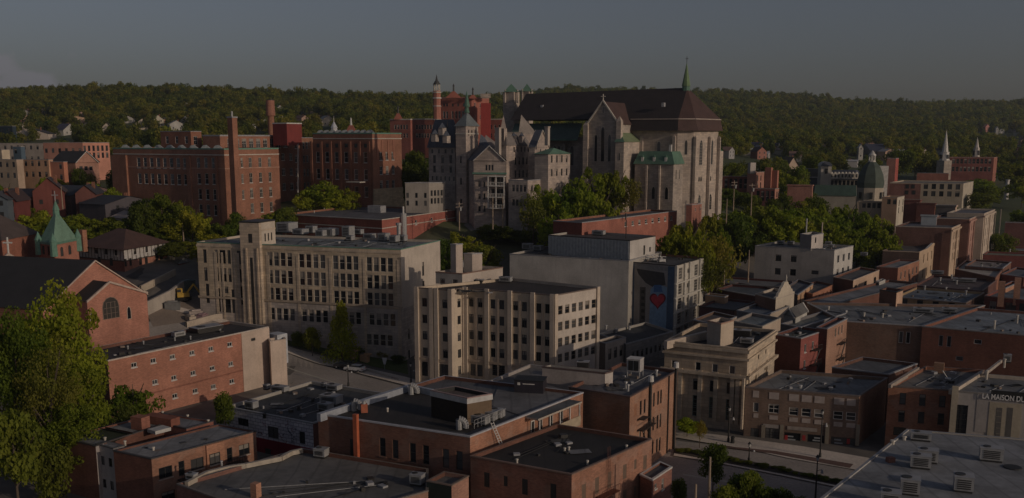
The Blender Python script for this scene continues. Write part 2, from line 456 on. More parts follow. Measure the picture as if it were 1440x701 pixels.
# ================================================================ colours
RB=(.28,.11,.062); RB2=(.32,.132,.076); DB=(.17,.07,.047); OB=(.33,.14,.075); PINK=(.40,.16,.10)
BEI=(.46,.39,.32); CRM=(.50,.42,.33); STN=(.30,.26,.225); GRY=(.36,.335,.30)
# ================================================================ red textile mill (upper left)
mill=bl('brick_mill','long dark red brick mill with light sash windows and a square corner chimney','factory',
 [(157.7,210),(315,210.5),(391,208.5)],y=320,zb=24,depth=(150,57),wall=brick(*RB2),cop=COPPER,cv=.35,rm=roofm(.12,.12,.12),wins=[
 grid(0,(195,229),(260,228.5),(195,251),8,3,1.7,3.4,WHITE,'sash',WHITE),
 grid(0,(279,229.5),(300,230),(282,295),3,4,1.5,3.4,WHITE,'sash',WHITE),
 grid(1,(325,229),(325,229),(327,298),1,4,1.2,3.2,CREAMF,'cross',WHITE),
 grid(1,(352,229),(379,228),(354,293),3,4,1.3,3.2,CREAMF,'cross',WHITE),
 grid(1,(340,229),(340,229),(342,274),1,3,.9,3.0,CREAMF,'cross',WHITE)])
def skylight_row(B,e0,n,label):
    a,b,L,d=edgegeo(B,e0); nn=(-d[1],d[0])
    for k in range(n):
        m=MB(); s=L*(k+.7)/(n+.6); c=(a[0]+d[0]*s+nn[0]*2.2,a[1]+d[1]*s+nn[1]*2.2)
        w=1.5; z=B.z-.3
        m.prism([(c[0]-w,c[1]-.8),(c[0]+w,c[1]-.8),(c[0]+w,c[1]+.8),(c[0]-w,c[1]+.8)],z,z+.5,GREYM)
        m.face([(c[0]-w,c[1]-.8,z+.5),(c[0]+w,c[1]-.8,z+.5),(c[0]+w*.2,c[1],z+1.7),(c[0]-w*.6,c[1],z+1.5)],plain((.26,.28,.28),.5))
        m.face([(c[0]+w,c[1]-.8,z+.5),(c[0]+w,c[1]+.8,z+.5),(c[0]+w*.2,c[1],z+1.7)],GALV)
        m.face([(c[0]-w,c[1]+.8,z+.5),(c[0]-w,c[1]-.8,z+.5),(c[0]-w*.6,c[1],z+1.5)],GALV)
        m.face([(c[0]+w,c[1]+.8,z+.5),(c[0]-w,c[1]+.8,z+.5),(c[0]-w*.6,c[1],z+1.5),(c[0]+w*.2,c[1],z+1.7)],GALV)
        m.build('skylight',B.root)
skylight_row(mill,0,9,'')
# corner pier, string courses
def band(B,e,z,hh,mat,out=.12,name='string_course',s0=0,s1=None):
    a,b,L,d=edgegeo(B,e); n=(d[1],-d[0]); s1=L if s1 is None else s1
    m=MB(); p=[(a[0]+d[0]*s+n[0]*k,a[1]+d[1]*s+n[1]*k) for s,k in((s0-out,out),(s1+out,out),(s1+out,-.02),(s0-out,-.02))]
    m.prism(p,z,z+hh,mat,None,True); return m.build(name,B.root)
for e in(0,1): band(mill,e,mill.z-1.9,.3,CREAMF); band(mill,e,mill.z-6.2,.3,stucco(.34,.2,.15))
def pier(B,e,u,w,z0,z1,mat,out=.35,name='pilaster'):
    s,_=SZ(B,e,u,300); a,b,L,d=edgegeo(B,e); n=(d[1],-d[0]); m=MB()
    m.prism([(a[0]+d[0]*q+n[0]*k,a[1]+d[1]*q+n[1]*k) for q,k in((s-w/2,out),(s+w/2,out),(s+w/2,-.02),(s-w/2,-.02))],z0,z1,mat); return m.build(name,B.root)
pier(mill,0,174,7.5,20,mill.z-2.2,brick(*RB2),.7,'stair_bay')
for u in(268,271,308): pier(mill,0,u,.9,22,mill.z-2,brick(*RB2))
# chimney rising in front of the corner
m=MB(); c=P(330.5,250,315.5); zt=P(330,166,315).z; m.box(c,2.0,2.2,20,zt,brick(*RB2),rad(57)); m.box(c,2.3,2.5,zt,zt+.4,GREYM,rad(57)); m.cyl((c[0],c[1]),.35,.3,zt+.4,zt+2,GALV,8); m.build('chimney',mill.root)
# penthouse wings
bl('','','',[(226,185.5),(268,185),(283.5,185)],y=355,depth=(150,57),zb=45,rt=mill.root,pname='roof_storey',wall=brick(*RB),cop=GREYM,roof='flat',wins=[grid(0,(235,197),(262,197),(235,197),3,1,1.5,2.6,WHITE,'sash'),grid(1,(275,198),(275,198),(275,198),1,1,1.6,3,WHITE,'cross')])
mid=bl('brick_factory_wing','brick factory wing behind the mill with a band of white windows under its roof','factory',
 [(285,191),(309,191.5),(424,190)],y=350,zb=24,depth=(150,57),wall=brick(*RB2),cop=GREYM,cv=.4,wins=[
 grid(1,(323,202),(401,201.5),(323,202),9,1,2.0,3.2,WHITE,'cross',WHITE),
 grid(1,(398,221),(409,221),(398,263),2,3,1.6,2.6,WHITE,'cross',WHITE),grid(1,(416,204),(416,204),(416,262),1,4,1.2,2.8,WHITE,'sash',WHITE)])
end=bl('','','',[(421,194),(424.2,194),(441,193)],y=371,ref=1,depth=(150,57),zb=24,rt=mid.root,pname='side_bay',wall=brick(*OB),cop=GREYM,wins=[grid(1,(427,205),(436,205),(427,262),3,4,1.0,2.6,WHITE,'sash')])
bl('rooftop_penthouse','bright red boxy penthouse on the roof of the brick factory wing','penthouse',[(384,174.5),(403,174),(425,173.5)],y=365,depth=(150,57),zb=49,extend=1.5,wall=stucco(.21,.05,.045),cop=WHITE,cv=.3)
# round stack
m=MB(); c=P(381,170,420); z0=30; zt=P(381,141.5,420).z; zm=P(381,163,420).z
m.cyl(c,1.6,1.35,z0,zm,brick(*OB),16,False); m.cyl(c,1.9,1.7,zm,zt,brick(*PINK),16); m.cyl(c,1.5,1.5,zt-.1,zt+.3,DARKF,16)
single(m,'smokestack',(c[0],c[1],z0),'round red brick smokestack with a wider upper half behind the red penthouse','smokestack')
m=MB(); a=P(419,189,372); m.tube(a,P(419,310,352),.22,CREAMF); m.build('flue',mid.root)
fb=bl('brick_factory_block','dark red brick factory block with a rough stone base on its sunny end','factory',
 [(440,189.5),(523.4,188.3),(564.5,187)],y=345,zb=27,depth=(150,57),wall=brick(*RB),walls=[brick(*RB),brick(*RB2),brick(*RB),brick(*RB)],cop=COPPER,cv=.35,wins=[
 grid(0,(447,221),(514,221),(449,268),6,3,1.6,3.6,WHITE,'sash',WHITE),grid(0,(447,205),(514,205),(447,205),6,1,1.4,1.3,DARKF,'plain'),
 grid(1,(535.5,220),(552.5,219.5),(537,260),3,3,1.5,2.8,WHITE,'cross',WHITE)])
for e in(0,1): band(fb,e,fb.z-1.8,.3,CREAMF)
for u in(441,455,468,481,495,508,521): pier(fb,0,u,1.0,25,fb.z-2.6,brick(*RB),.3)
for u in(532,539.5,547.5,555): pier(fb,1,u,.5,fb.z-8.5,fb.z-2.2,brick(*PINK),.2)
skylight_row(fb,0,9,'')
a,b,L,d=edgegeo(fb,1); n=(d[1],-d[0]); m=MB(); zt=P(545,265,350).z
m.loft([(a[0]+d[0]*s+n[0]*k,a[1]+d[1]*s+n[1]*k) for s,k in((-.7,.9),(L+.9,.9),(L+.9,-.1),(-.7,-.1))],20,[(a[0]+d[0]*s+n[0]*k,a[1]+d[1]*s+n[1]*k) for s,k in((-.2,.15),(L+.2,.15),(L+.2,-.1),(-.2,-.1))],zt,stone(.36,.29,.20)); m.build('stone_base',fb.root)
m=MB(); q=P(500,257,343); m.box(q,6,3,q[2],q[2]+.35,CREAMF,rad(-30)); m.build('entrance_canopy',fb.root)
# ================================================================ red convent far behind
cv1=bl('brick_seminary','tall red brick seminary tower block with a slender spired turret','seminary',[(618,138.5),(663,138),(688,139)],y=520,depth=(158,60),zb=38,wall=brick(.36,.11,.075),cop=plain((.36,.2,.16)),cv=.6,rm=roofm(.14,.1,.09),wins=[
 grid(0,(624.5,148),(628.5,148),(624.5,148),2,1,1.1,1.5,DARKF,'plain'),grid(0,(636.5,148),(652,148),(636.5,148),3,1,1.1,1.5,DARKF,'plain'),
 grid(0,(624.5,162),(628.5,162),(624.5,162),2,1,1.1,3.6,WHITE,'sash'),grid(0,(636.5,162),(651,162),(636.5,162),4,1,1.1,3.8,WHITE,'sash'),
 grid(1,(668,148),(683,148),(668,165),3,2,1.1,2.2,WHITE,'sash')])
for k,(us) in enumerate([((548.8,168.7),(577,168.7),(580,168.8)),((579,168.2),(618,168.2),(619,168.3)),((672,168.5),(707,168.5),(709,168.6))]):
    bl('','','',us,y=[516,520,524][k],depth=(158,60),zb=34,rt=cv1.root,pname='side_wing',wall=brick(.33,.10,.07),cop=CREAMF,cv=.5,wins=[
     grid(0,(us[0][0]+7,179),(us[1][0]-5,179),(us[0][0]+7,191),5 if k!=1 else 8,2,1.2,2.3,CREAMF,'sash')])
m=MB(); c=P(614.5,150,516); z=lambda v:P(614,v,516).z
m.cyl(c,1.9,1.9,34,z(128),brick(.42,.15,.10),8); m.cyl(c,2.3,2.3,z(131),z(129.5),CREAMF,8); m.cyl(c,2.3,2.3,z(139),z(137.5),WHITE,8); m.cyl(c,2.1,2.1,z(150),z(149),WHITE,8); m.cyl(c,2.1,2.1,z(169),z(168),WHITE,8)
for i in range(8):
    a=i*math.pi/4; m.tube((c[0]+1.5*math.cos(a),c[1]+1.5*math.sin(a),z(128)),(c[0]+1.5*math.cos(a),c[1]+1.5*math.sin(a),z(119)),.22,CREAMF)
m.cyl(c,1.9,1.9,z(119),z(118),DARKF,8); m.cyl(c,1.7,.9,z(118),z(114),shingle(.05,.05,.05),8); m.cyl(c,.7,.0,z(114),z(104.5),shingle(.05,.05,.05),8)
m.build('turret',cv1.root)
for (u,v0,v1,w) in((638,138,126,11),(560,168.5,157,6),(665,139,131,6)):
    m=MB(); c=P(u,v0,519); zz0=c[2]; zz1=P(u,v1,519).z
    m.loft([(c[0]-w*.37,c[1]-1),(c[0]+w*.37,c[1]-1),(c[0]+w*.37,c[1]+2),(c[0]-w*.37,c[1]+2)],zz0,[(c[0]-.6,c[1]-.6),(c[0]+.6,c[1]-.6),(c[0]+.6,c[1]+.6),(c[0]-.6,c[1]+.6)],zz1-1,shingle(.3,.1,.07))
    m.cyl(c,.5,.35,zz1-1,zz1+1.5,DARKF,8); m.cyl(c,.6,.1,zz1+1.5,zz1+2.8,DARKF,8); m.build('gable_pinnacle',cv1.root)
m=MB(); c=P(683,160,517); m.box((c[0],c[1]),5,6,40,P(683,145.5,517).z,plain((.30,.035,.028),.7),rad(0)); m.build('stair_tower',cv1.root)
m=MB(); c=P(680,138,521); m.box((c[0]+1,c[1]+2),5,5,c[2],P(680,132,520).z,stone(*STN)); m.build('chimney',cv1.root)
# ================================================================ archbishop's palace: grey stone, many roofs
SL=shingle(.085,.095,.12); ST=stone(.38,.32,.285); ST2=stone(.31,.27,.245)  # ST2 is ST darkened, shade put into the colour of left-facing walls
pal=bl('stone_palace','rambling grey stone palace with gables, steep slate roofs and stacked porches','palace',[(641,177.5),(655,177.5),(672.5,177)],y=320.4,depth=(152,55),zb=22,wall=ST,roof='pyr',h=4.6,over=.4,rm=shingle(.13,.15,.16),pname='tower_wall',wins=[
 grid(1,(659,187),(668,187),(659,187),3,1,.5,1.8,DARKF,'plain'),grid(1,(663,230),(663,230),(663,285),1,3,.6,1.8,DARKF,'plain'),grid(0,(648,225),(648,225),(648,285),1,3,.6,2.2,DARKF,'plain')])
m=MB(); c=pal.c; m.cyl(c,.9,.5,pal.z+4.2,pal.z+6,COPG,8); m.cyl(c,1.0,.05,pal.z+6,pal.z+11,COPG,8); m.build('finial',pal.root)
band(pal,1,pal.z-2.6,.4,CREAMF);band(pal,0,pal.z-2.6,.4,CREAMF)
def pwd(ch,y,zb,dp,nm='wing',**k): return bl('','','',ch,y=y,zb=zb,rt=pal.root,pname=nm,depth=dp,**k)
def pw(ch,y,zb,nm='wing',**k): return bl('','','',ch,y=y,zb=zb,rt=pal.root,pname=nm,depth=(152,55),**k)
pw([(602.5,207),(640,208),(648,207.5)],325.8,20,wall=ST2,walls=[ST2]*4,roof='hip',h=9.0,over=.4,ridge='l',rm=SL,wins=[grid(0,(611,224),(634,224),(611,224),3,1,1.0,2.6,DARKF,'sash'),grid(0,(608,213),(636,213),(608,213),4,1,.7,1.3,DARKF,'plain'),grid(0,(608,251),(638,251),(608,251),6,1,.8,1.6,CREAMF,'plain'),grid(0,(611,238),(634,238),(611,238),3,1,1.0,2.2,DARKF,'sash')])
for u,v in((612,195),(628,197),(622,186)):
    m=MB(); c=P(u,v,322.7); m.box(c,1.6,2.2,c[2]-1,c[2]+1.3,ST2,rad(-28)); m.cone([(c[0]-1,c[1]-1.4),(c[0]+1,c[1]-1.4),(c[0]+1,c[1]+1.4),(c[0]-1,c[1]+1.4)],c[2]+1.3,(c[0],c[1],c[2]+3),SL); m.build('dormer',pal.root)
m=MB(); c=P(629,176,324.9); m.cyl(c,.2,.02,c[2]-1,c[2]+2,IRON,6); m.build('finial',pal.root)
# front gabled pavilion
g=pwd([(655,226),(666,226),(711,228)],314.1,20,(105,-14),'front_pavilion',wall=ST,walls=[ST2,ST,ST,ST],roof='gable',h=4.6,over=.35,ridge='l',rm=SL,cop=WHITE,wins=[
 grid(1,(684,236),(692.5,236),(684,236),3,1,.65,1.7,DARKF,'plain'),grid(1,(684,231.5),(692.5,231.5),(684,231.5),3,1,.6,.55,DARKF,'plain'),grid(1,(674,259),(674,259),(674.5,294),1,3,.8,1.7,DARKF,'sash'),grid(1,(681,259),(681,259),(681.5,294),1,3,.7,1.9,DARKF,'sash'),grid(0,(649,252),(649,252),(650,286),1,3,.7,2,DARKF,'plain')])
band(g,1,g.z-4.2,.55,COPPER,.35,'cornice')
a,b,L,d=edgegeo(g,1); n=(d[1],-d[0])
s0,_=SZ(g,1,688,260); s1,_=SZ(g,1,711.5,260)
for k,v in enumerate((248,261.5,277.5,293)):
    zf=P(695,v,309.6).z; m=MB()
    q=lambda s,o:(a[0]+d[0]*s+n[0]*o,a[1]+d[1]*s+n[1]*o)
    m.prism([q(s0,2.2),q(s1,2.2),q(s1,-.05),q(s0,-.05)],zf-.25,zf,WHITE,None,True)
    if k: 
        for s in np.linspace(s0,s1,12): m.tube((*q(s,2.1),zf),(*q(s,2.1),zf+1),.05,WHITE,4)
        m.beam((*q(s0,2.1),zf+1.05),(*q(s1,2.1),zf+1.05),.12,.12,WHITE)
        for s in(s0+.15,(s0+s1)/2,s1-.15): m.tube((*q(s,2.0),zf),(*q(s,2.0),P(695,(248,261.5,277.5,293)[k-1],309.6).z-.25),.16,WHITE,6)
        for s in(s0+1.2,(s0+s1)/2+.3,s1-1.3): m.prism([q(s-.5,.03),q(s+.5,.03),q(s+.5,0),q(s-.5,0)],zf+.05,zf+2.4,BLACK)
    m.build('porch',pal.root)
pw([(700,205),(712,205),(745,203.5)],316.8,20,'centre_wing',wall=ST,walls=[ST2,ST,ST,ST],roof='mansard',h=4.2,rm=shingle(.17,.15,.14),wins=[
 grid(1,(723,210.5),(743,210),(723,210.5),5,1,.7,1.6,DARKF,'plain'),grid(1,(725,227),(741,226.5),(726,245),4,2,.8,2.3,DARKF,'sash'),grid(1,(727,268),(742,268),(727,285),3,2,.9,2.3,DARKF,'sash')])
for u in(722.5,733.5):
    m=MB(); c=P(u,197,322.2); m.box(c,1.2,1.4,c[2]-1,c[2]+1.2,ST2,rad(55)); m.cone([(c[0]-.8,c[1]-.9),(c[0]+.8,c[1]-.9),(c[0]+.8,c[1]+.9),(c[0]-.8,c[1]+.9)],c[2]+1.2,(c[0],c[1],c[2]+2.5),SL); m.build('dormer',pal.root)
def slabst(u,v0,v1,w,y,dz=2,nm='chimney',mat=None,rot=55):
    m=MB(); c=P(u,v1,y); zz=P(u,v0,y).z; m.box(c,w,dz,c[2],zz,mat or stucco(.42,.36,.31),rad(rot)); m.box(c,w+.3,dz+.3,zz,zz+.3,mat or stucco(.42,.36,.31),rad(rot)); return m.build(nm,pal.root)
slabst(700.5,181,222,1.2,316.8,1.6); 
m=MB(); c=P(708,190,318.6); zz=P(708,181,318.6).z; m.box(c,1.6,1.6,c[2]-8,zz,ST,rad(55)); m.cone([(c[0]-.9,c[1]-.9),(c[0]+.9,c[1]-.9),(c[0]+.9,c[1]+.9),(c[0]-.9,c[1]+.9)],zz,(c[0],c[1],P(708,162,318.6).z),ST); m.build('turret',pal.root)
def steep(u0,v0,u1,v1,ua,va,y,dep,mat,nm='steep_roof'):   # broad pyramid roof
    a=P(u0,v0,y); b=P(u1,v1,y+2); z=min(a.z,b.z); d=Vector((.4,.9,0))*dep; ap=P(ua,va,y+dep/2)
    m=MB(); pts=[(a.x,a.y),(b.x,b.y),(b.x+d.x,b.y+d.y),(a.x+d.x,a.y+d.y)]; m.cone(pts,z,ap,mat); m.prism(pts,z-9,z,ST,None); return m.build(nm,pal.root)
steep(729,188,746,189,733,161.5,334.8,6,shingle(.22,.19,.17))
steep(672,209,688,209,676,189,327.6,8,SL)
steep(680,209,694,208,683,190,329.4,8,shingle(.2,.17,.16))
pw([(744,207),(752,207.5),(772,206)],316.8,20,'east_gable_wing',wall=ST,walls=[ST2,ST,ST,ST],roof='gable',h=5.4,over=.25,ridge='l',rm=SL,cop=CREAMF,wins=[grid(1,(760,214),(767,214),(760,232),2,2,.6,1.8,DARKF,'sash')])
slabst(769.5,179.5,205,1.2,315.0,1.2)
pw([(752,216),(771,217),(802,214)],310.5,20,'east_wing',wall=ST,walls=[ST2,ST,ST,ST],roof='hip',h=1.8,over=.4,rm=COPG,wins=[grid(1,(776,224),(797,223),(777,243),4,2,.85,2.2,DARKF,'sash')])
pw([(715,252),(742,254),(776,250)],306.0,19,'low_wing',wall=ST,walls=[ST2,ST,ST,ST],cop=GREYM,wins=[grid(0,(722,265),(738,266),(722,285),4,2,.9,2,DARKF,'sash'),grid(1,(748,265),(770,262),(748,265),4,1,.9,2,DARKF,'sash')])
# grey service building left of the palace
bl('service_building','low flat roofed whitish service building between the brick block and the stone palace','building',[(568.5,259.5),(603,257.5),(625,256)],y=318,depth=(175,35),zb=24,wall=stucco(.28,.25,.22),rm=roofm(.1,.1,.1),wins=[
 grid(0,(573,275),(598,274),(573,286),3,2,.8,1.6,DARKF,'plain'),grid(1,(607,272),(621,271),(607,283),4,2,.8,1.8,DARKF,'plain')])
# ================================================================ cathedral
ax=Vector((-.883,.469,0)); cr=Vector((.469,.883,0))
O=P(951,250,338); O.z=0
def K(a,c,z=0): q=O+ax*a+cr*c; return (q.x,q.y,z)
def zat(u,v,a=0,c=0): q=O+ax*a+cr*c; return P(u,v,q.y).z
WD=24; cat=root('stone_cathedral',K(30,12,23),'huge grey stone cathedral with a steep dark brown roof and a thin green spire','cathedral')
RF=shingle(.032,.025,.024); RF2=shingle(.066,.036,.031)  # one roofing, shade and sun in its colour: RF shaded slopes, RF2 lit
SW=wallm('stone',(.44,.375,.325)); SD=wallm('stone',(.36,.315,.28))
ze=zat(951,184); zr=zat(958,126.5,0,12)+.4; zf=zat(951,167)
print('cath',ze,zf,zr,px(K(75,0,zf)))
LEN=63
ap=[(LEN,0),(0,0),(-7.5,6.5),(-7.5,17.5),(0,24),(LEN,24)]
# choir + apse wall
m=MB(); pts=[K(*p) for p in[(17,0),(0,0),(-4.6,3),(-8,20),(0,24),(17,24)]]; m.prism(pts,18,ze,SW); m.build('choir_wall',cat)
# nave clerestory wall
zn=zf-6; pts=[K(*p) for p in[(LEN,2),(16,2),(16,22),(LEN,22)]]; m=MB(); m.prism(pts,18,zn,SD); m.build('nave_wall',cat)
m=MB() # green aisle roof band
q0=[K(LEN,-1.2,zn-.8),K(36,-1.2,zn-.8),K(36,3,zf-1.2),K(LEN,3,zf-1.2)]; m.face(q0,shingle(.075,.115,.10)); m.face([K(LEN,-1.2,zn-1.3),K(36,-1.2,zn-1.3),K(36,-1.2,zn-.8),K(LEN,-1.2,zn-.8)],COPG); m.build('lower_roof',cat)
# main roof
m=MB(); r0=K(LEN,12,zr-.5); r1=K(1,12,zr+.3)
o=[K(LEN,-.5,zf),K(-.3,-.5,zf),K(-5.2,2.6,zf),K(-8.6,20.2,zf),K(-.3,24.5,zf),K(LEN,24.5,zf)]
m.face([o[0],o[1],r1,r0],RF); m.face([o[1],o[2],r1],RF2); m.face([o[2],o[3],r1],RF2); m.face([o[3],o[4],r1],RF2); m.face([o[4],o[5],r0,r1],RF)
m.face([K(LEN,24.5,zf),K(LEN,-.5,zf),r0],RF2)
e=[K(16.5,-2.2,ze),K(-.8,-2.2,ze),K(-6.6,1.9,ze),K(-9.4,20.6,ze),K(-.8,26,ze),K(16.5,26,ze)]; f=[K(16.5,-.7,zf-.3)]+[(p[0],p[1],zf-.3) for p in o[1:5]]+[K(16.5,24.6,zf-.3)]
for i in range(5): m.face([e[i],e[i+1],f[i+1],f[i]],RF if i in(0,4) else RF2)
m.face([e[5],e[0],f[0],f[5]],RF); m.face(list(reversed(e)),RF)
m.build('roof',cat)
m=MB()
for i in range(5): m.beam(Vector(f[i])+Vector((0,0,.35)),Vector(f[i+1])+Vector((0,0,.35)),.5,.35,plain((.36,.3,.26)))
m.build('eaves_fascia',cat)
for a_,zz in((-1,0),(14,0)):
    c=K(8 if a_>0 else 3,2.6,zat(880,155)); 
for (u,v,a_) in((933,147,5),(923,177.5,9),(763,150,60)):
    y=(O+ax*a_+cr*4).y; c=P(u,v,y-1.5); m=MB(); m.box(c,.9,1.6,c[2]-.8,c[2]+.5,GREYM,rad(-28)); m.build('roof_dormer',cat)
# spire
m=MB(); c=K(1.5,12); zt=P(960,87,(O+cr*12).y).z; m.cyl(c,1.5,1.3,zr-2.5,zr+.8,COPG,8); m.cyl(c,1.5,.0,zr+.8,zt,shingle(.13,.2,.10),8); m.tube((c[0],c[1],zt-.6),(c[0],c[1],zt+1.8),.09,IRON); m.tube((c[0]-.5,c[1],zt+1),(c[0]+.5,c[1],zt+1),.09,IRON); m.build('spire',cat)
# transept
def AF(u,c):
    lo,hi=-20.,90.
    for _ in range(50):
        m_=(lo+hi)/2
        if px(K(m_,c,55))[0]>u: lo=m_
        else: hi=m_
    return lo
TC=-13; tm=AF(848,TC); ta=AF(869,TC); tb=2*tm-ta; y_t=(O+ax*ta).y; print('transept',ta,tb)
tz=zat(848,143,tm,TC); te=zat(868,174,ta,TC)
m=MB(); pts=[K(tb,TC),K(ta,TC),K(ta,12),K(tb,12)]; m.prism(pts,18,te,SD); mm=(ta+tb)/2
m.face([K(tb,TC,te),K(ta,TC,te),K(mm,TC,tz)],SD); m.build('transept_wall',cat)
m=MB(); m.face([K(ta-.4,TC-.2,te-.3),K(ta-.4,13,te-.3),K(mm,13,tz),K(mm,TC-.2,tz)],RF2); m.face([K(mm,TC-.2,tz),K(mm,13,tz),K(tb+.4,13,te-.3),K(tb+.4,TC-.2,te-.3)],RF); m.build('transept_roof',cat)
m=MB(); 
for s in(ta-.5,tb+.5): m.beam(K(s,TC-.2,te+.1),K(mm,TC-.2,tz+.6),.7,.7,CREAMF)
c=K(mm,TC-.2); m.tube((c[0],c[1],tz),(c[0],c[1],tz+2.4),.16,CREAMF); m.tube((c[0]-.7,c[1]+.3,tz+1.6),(c[0]+.7,c[1]-.3,tz+1.6),.16,CREAMF); m.build('gable_coping',cat)
def att(name,a,c,w,dp,z0,z1,mat,capm=None,ch=1.2):
    m=MB(); pts=[K(a+w/2,c-dp/2),K(a-w/2,c-dp/2),K(a-w/2,c+dp/2),K(a+w/2,c+dp/2)]; m.prism(pts,z0,z1,mat)
    if capm: m.cone(pts,z1,K(a,c,z1+ch),capm)
    m.build(name,cat)
att('buttress',ta-.6,TC,1.7,1.9,18,te+.8,SW,SW,1.6); att('buttress',tb+.6,TC,1.7,1.9,18,te-.5,SW,SW,1.6)
for a_ in(1.0,12.5): att('buttress',a_,-.35,1.0,.9,18,ze-2,SW,SW,.8)
for a_,c_ in((-5.2,3.0),(-7.2,13.0),(-8.5,19.8)): att('buttress',a_,c_,.9,.9,18,ze-2.4,SW,SW,.8)
for a_ in(42,49,56,63,70): att('buttress',a_,1.2,1.0,1.6,18,zn-2.5,SD,SD,.8)
class E: pass
def wallwin(a0,c0,a1,c1,cols,zc,w,h,fr,st,mat=None):
    B=E(); p=K(a0,c0); q=K(a1,c1); B.pts=[p[:2],q[:2]]; B.root=cat
    L=math.hypot(q[0]-p[0],q[1]-p[1])
    for k in cols: put_window(B,0,L*k,zc,w,h,fr,st,None)
STF=plain((.4,.35,.3))
zt0=te-15
wallwin(tb,TC,ta,TC,[.5],te-12.5,1.4,11.5,STF,'lancet'); wallwin(tb,TC,ta,TC,[.27,.73],te-12.5,1.2,9,STF,'lancet'); wallwin(tb,TC,ta,TC,[.5],te+3.4,.6,2.2,STF,'lancet')
wallwin(LEN,2,36,2,[.1,.155,.21,.36,.42,.48,.62,.68,.74,.87],zn-10,1.5,7,STF,'lancet')
wallwin(17,0,0,0,[.2,.62],ze-10,1.4,6.5,STF,'lancet')
wallwin(0,0,-4.6,3,[.55],ze-8,1.2,5,STF,'lancet')
wallwin(-4.6,3,-8,20,[.31],ze-11.5,2.2,8.5,STF,'lancet'); wallwin(-4.6,3,-8,20,[.76],ze-11.5,1.5,8.5,STF,'lancet'); wallwin(-4.6,3,-8,20,[.31,.76],ze-27,2.0,5.5,STF,'lancet')
wallwin(-4.6,3,-8,20,[.27,.35,.74],ze-17,.9,1.6,DARKF,'lancet')
# stair block beside the transept
s1_=AF(878,-15); s2_=AF(866,-15); zz=zat(878,200,s1_,-15); m=MB()
pts=[K(s2_,-15),K(s1_,-15),K(s1_,1),K(s2_,1)]
B=Bld(); 
m.prism(pts,18,zz,SW); m.build('stair_block',cat)
m=MB(); m.face([K(s1_-.4,-15.3,zz),K(s1_-.4,1,zz),K(s2_,1,zz+3),K(s2_,-11,zz+3)],shingle(.16,.2,.11)); m.face([K(s2_+.4,-15.3,zz),K(s1_-.4,-15.3,zz),K(s2_,-11,zz+3)],COPG); m.face([K(s2_+.4,-15.3,zz),K(s2_,-11,zz+3),K(s2_,1,zz+3),K(s2_+.4,1,zz)],COPG); m.build('shed_roof',cat)
wallwin(s2_,-15,s1_,-15,[.5],zz-6,.8,2.6,STF,'lancet'); wallwin(s1_,-15,s1_,1,[.12,.3],zz-22,.9,2.2,DARKF,'plain'); wallwin(s2_,-15,s1_,-15,[.5],zz-14,.8,2.6,STF,'lancet')
# sacristy with green mansard roof
c1_=AF(949,-9); c2_=AF(894,-9); zs=zat(949,231.5,c1_,-9); zs2=zat(949,213.5,c1_,-9); print('sac',c1_,c2_)
sa=[K(c2_,-9),K(c1_,-9),K(c1_,1),K(c2_,1)]
m=MB(); m.prism(sa,18,zs,SD); m.build('sacristy_wall',cat)
m=MB(); sb=[K(c2_+.4,-9.6),K(c1_-.5,-9.6),K(c1_-.5,1),K(c2_+.4,1)]; st=[K(c2_-1.2,-8),K(c1_+1.1,-8),K(c1_+1.1,.9),K(c2_-1.2,.9)]; m.loft(sb,zs,st,zs2,shingle(.085,.165,.12)); m.face([(*p[:2],zs2) for p in st],COPG); m.build('mansard_roof',cat)
for k in(.2,.5,.8): att('dormer',c1_+(c2_-c1_)*k,-8.8,.8,.9,zs+.6,zs+2.2,WHITE,COPG,.9)
att('chimney',c1_+2.6,-5,.8,.8,zs2-.5,zs2+2.2,WHITE)
for k in(.34,.67): att('buttress',c1_+(c2_-c1_)*k,-9.5,.6,.9,18,zs-.4,SW,None)
for k0 in(.16,.5,.84): wallwin(c2_,-9,c1_,-9,[k0-.065,k0,k0+.065],zs-3,.55,1.9,DARKF,'plain')
wallwin(c2_,-9,c1_,-9,[.16,.5,.84],zs-11.5,1.3,4.2,STF,'lancet')
wallwin(c1_,-9,c1_,0,[.3,.7],zs-5,1.0,3.5,STF,'lancet')
# far apse chapel and towers
m=MB(); c=(K(-6,24)); pts=[K(-2,23),K(-8,23),K(-8,27),K(-2,27)]; z1=zat(1010,213,-8,24); m.prism(pts,18,z1,SW); m.cone(pts,z1,K(-4,25,z1+2.6),COPG); m.build('side_chapel',cat)
for u,vt,vw,w in((719,118,130,4.6),(741,118,129,3.6)):
    y=385 if u<730 else 402; c=P(u,vw,y); m=MB(); m.box(c,w,w,24,c[2],SW,rad(-28)); hw=w*.62
    m.cone([(c[0]-hw,c[1]-hw),(c[0]+hw,c[1]-hw),(c[0]+hw,c[1]+hw),(c[0]-hw,c[1]+hw)],c[2],(c[0],c[1],P(u,vt,y).z),COPG)
    for sx in(-1,1):
        for sy in(-1,1): m.cyl((c[0]+sx*w*.5,c[1]+sy*w*.5),.35,.3,c[2]-4,c[2]+.8,SW,6)
    m.build('bell_tower',cat)
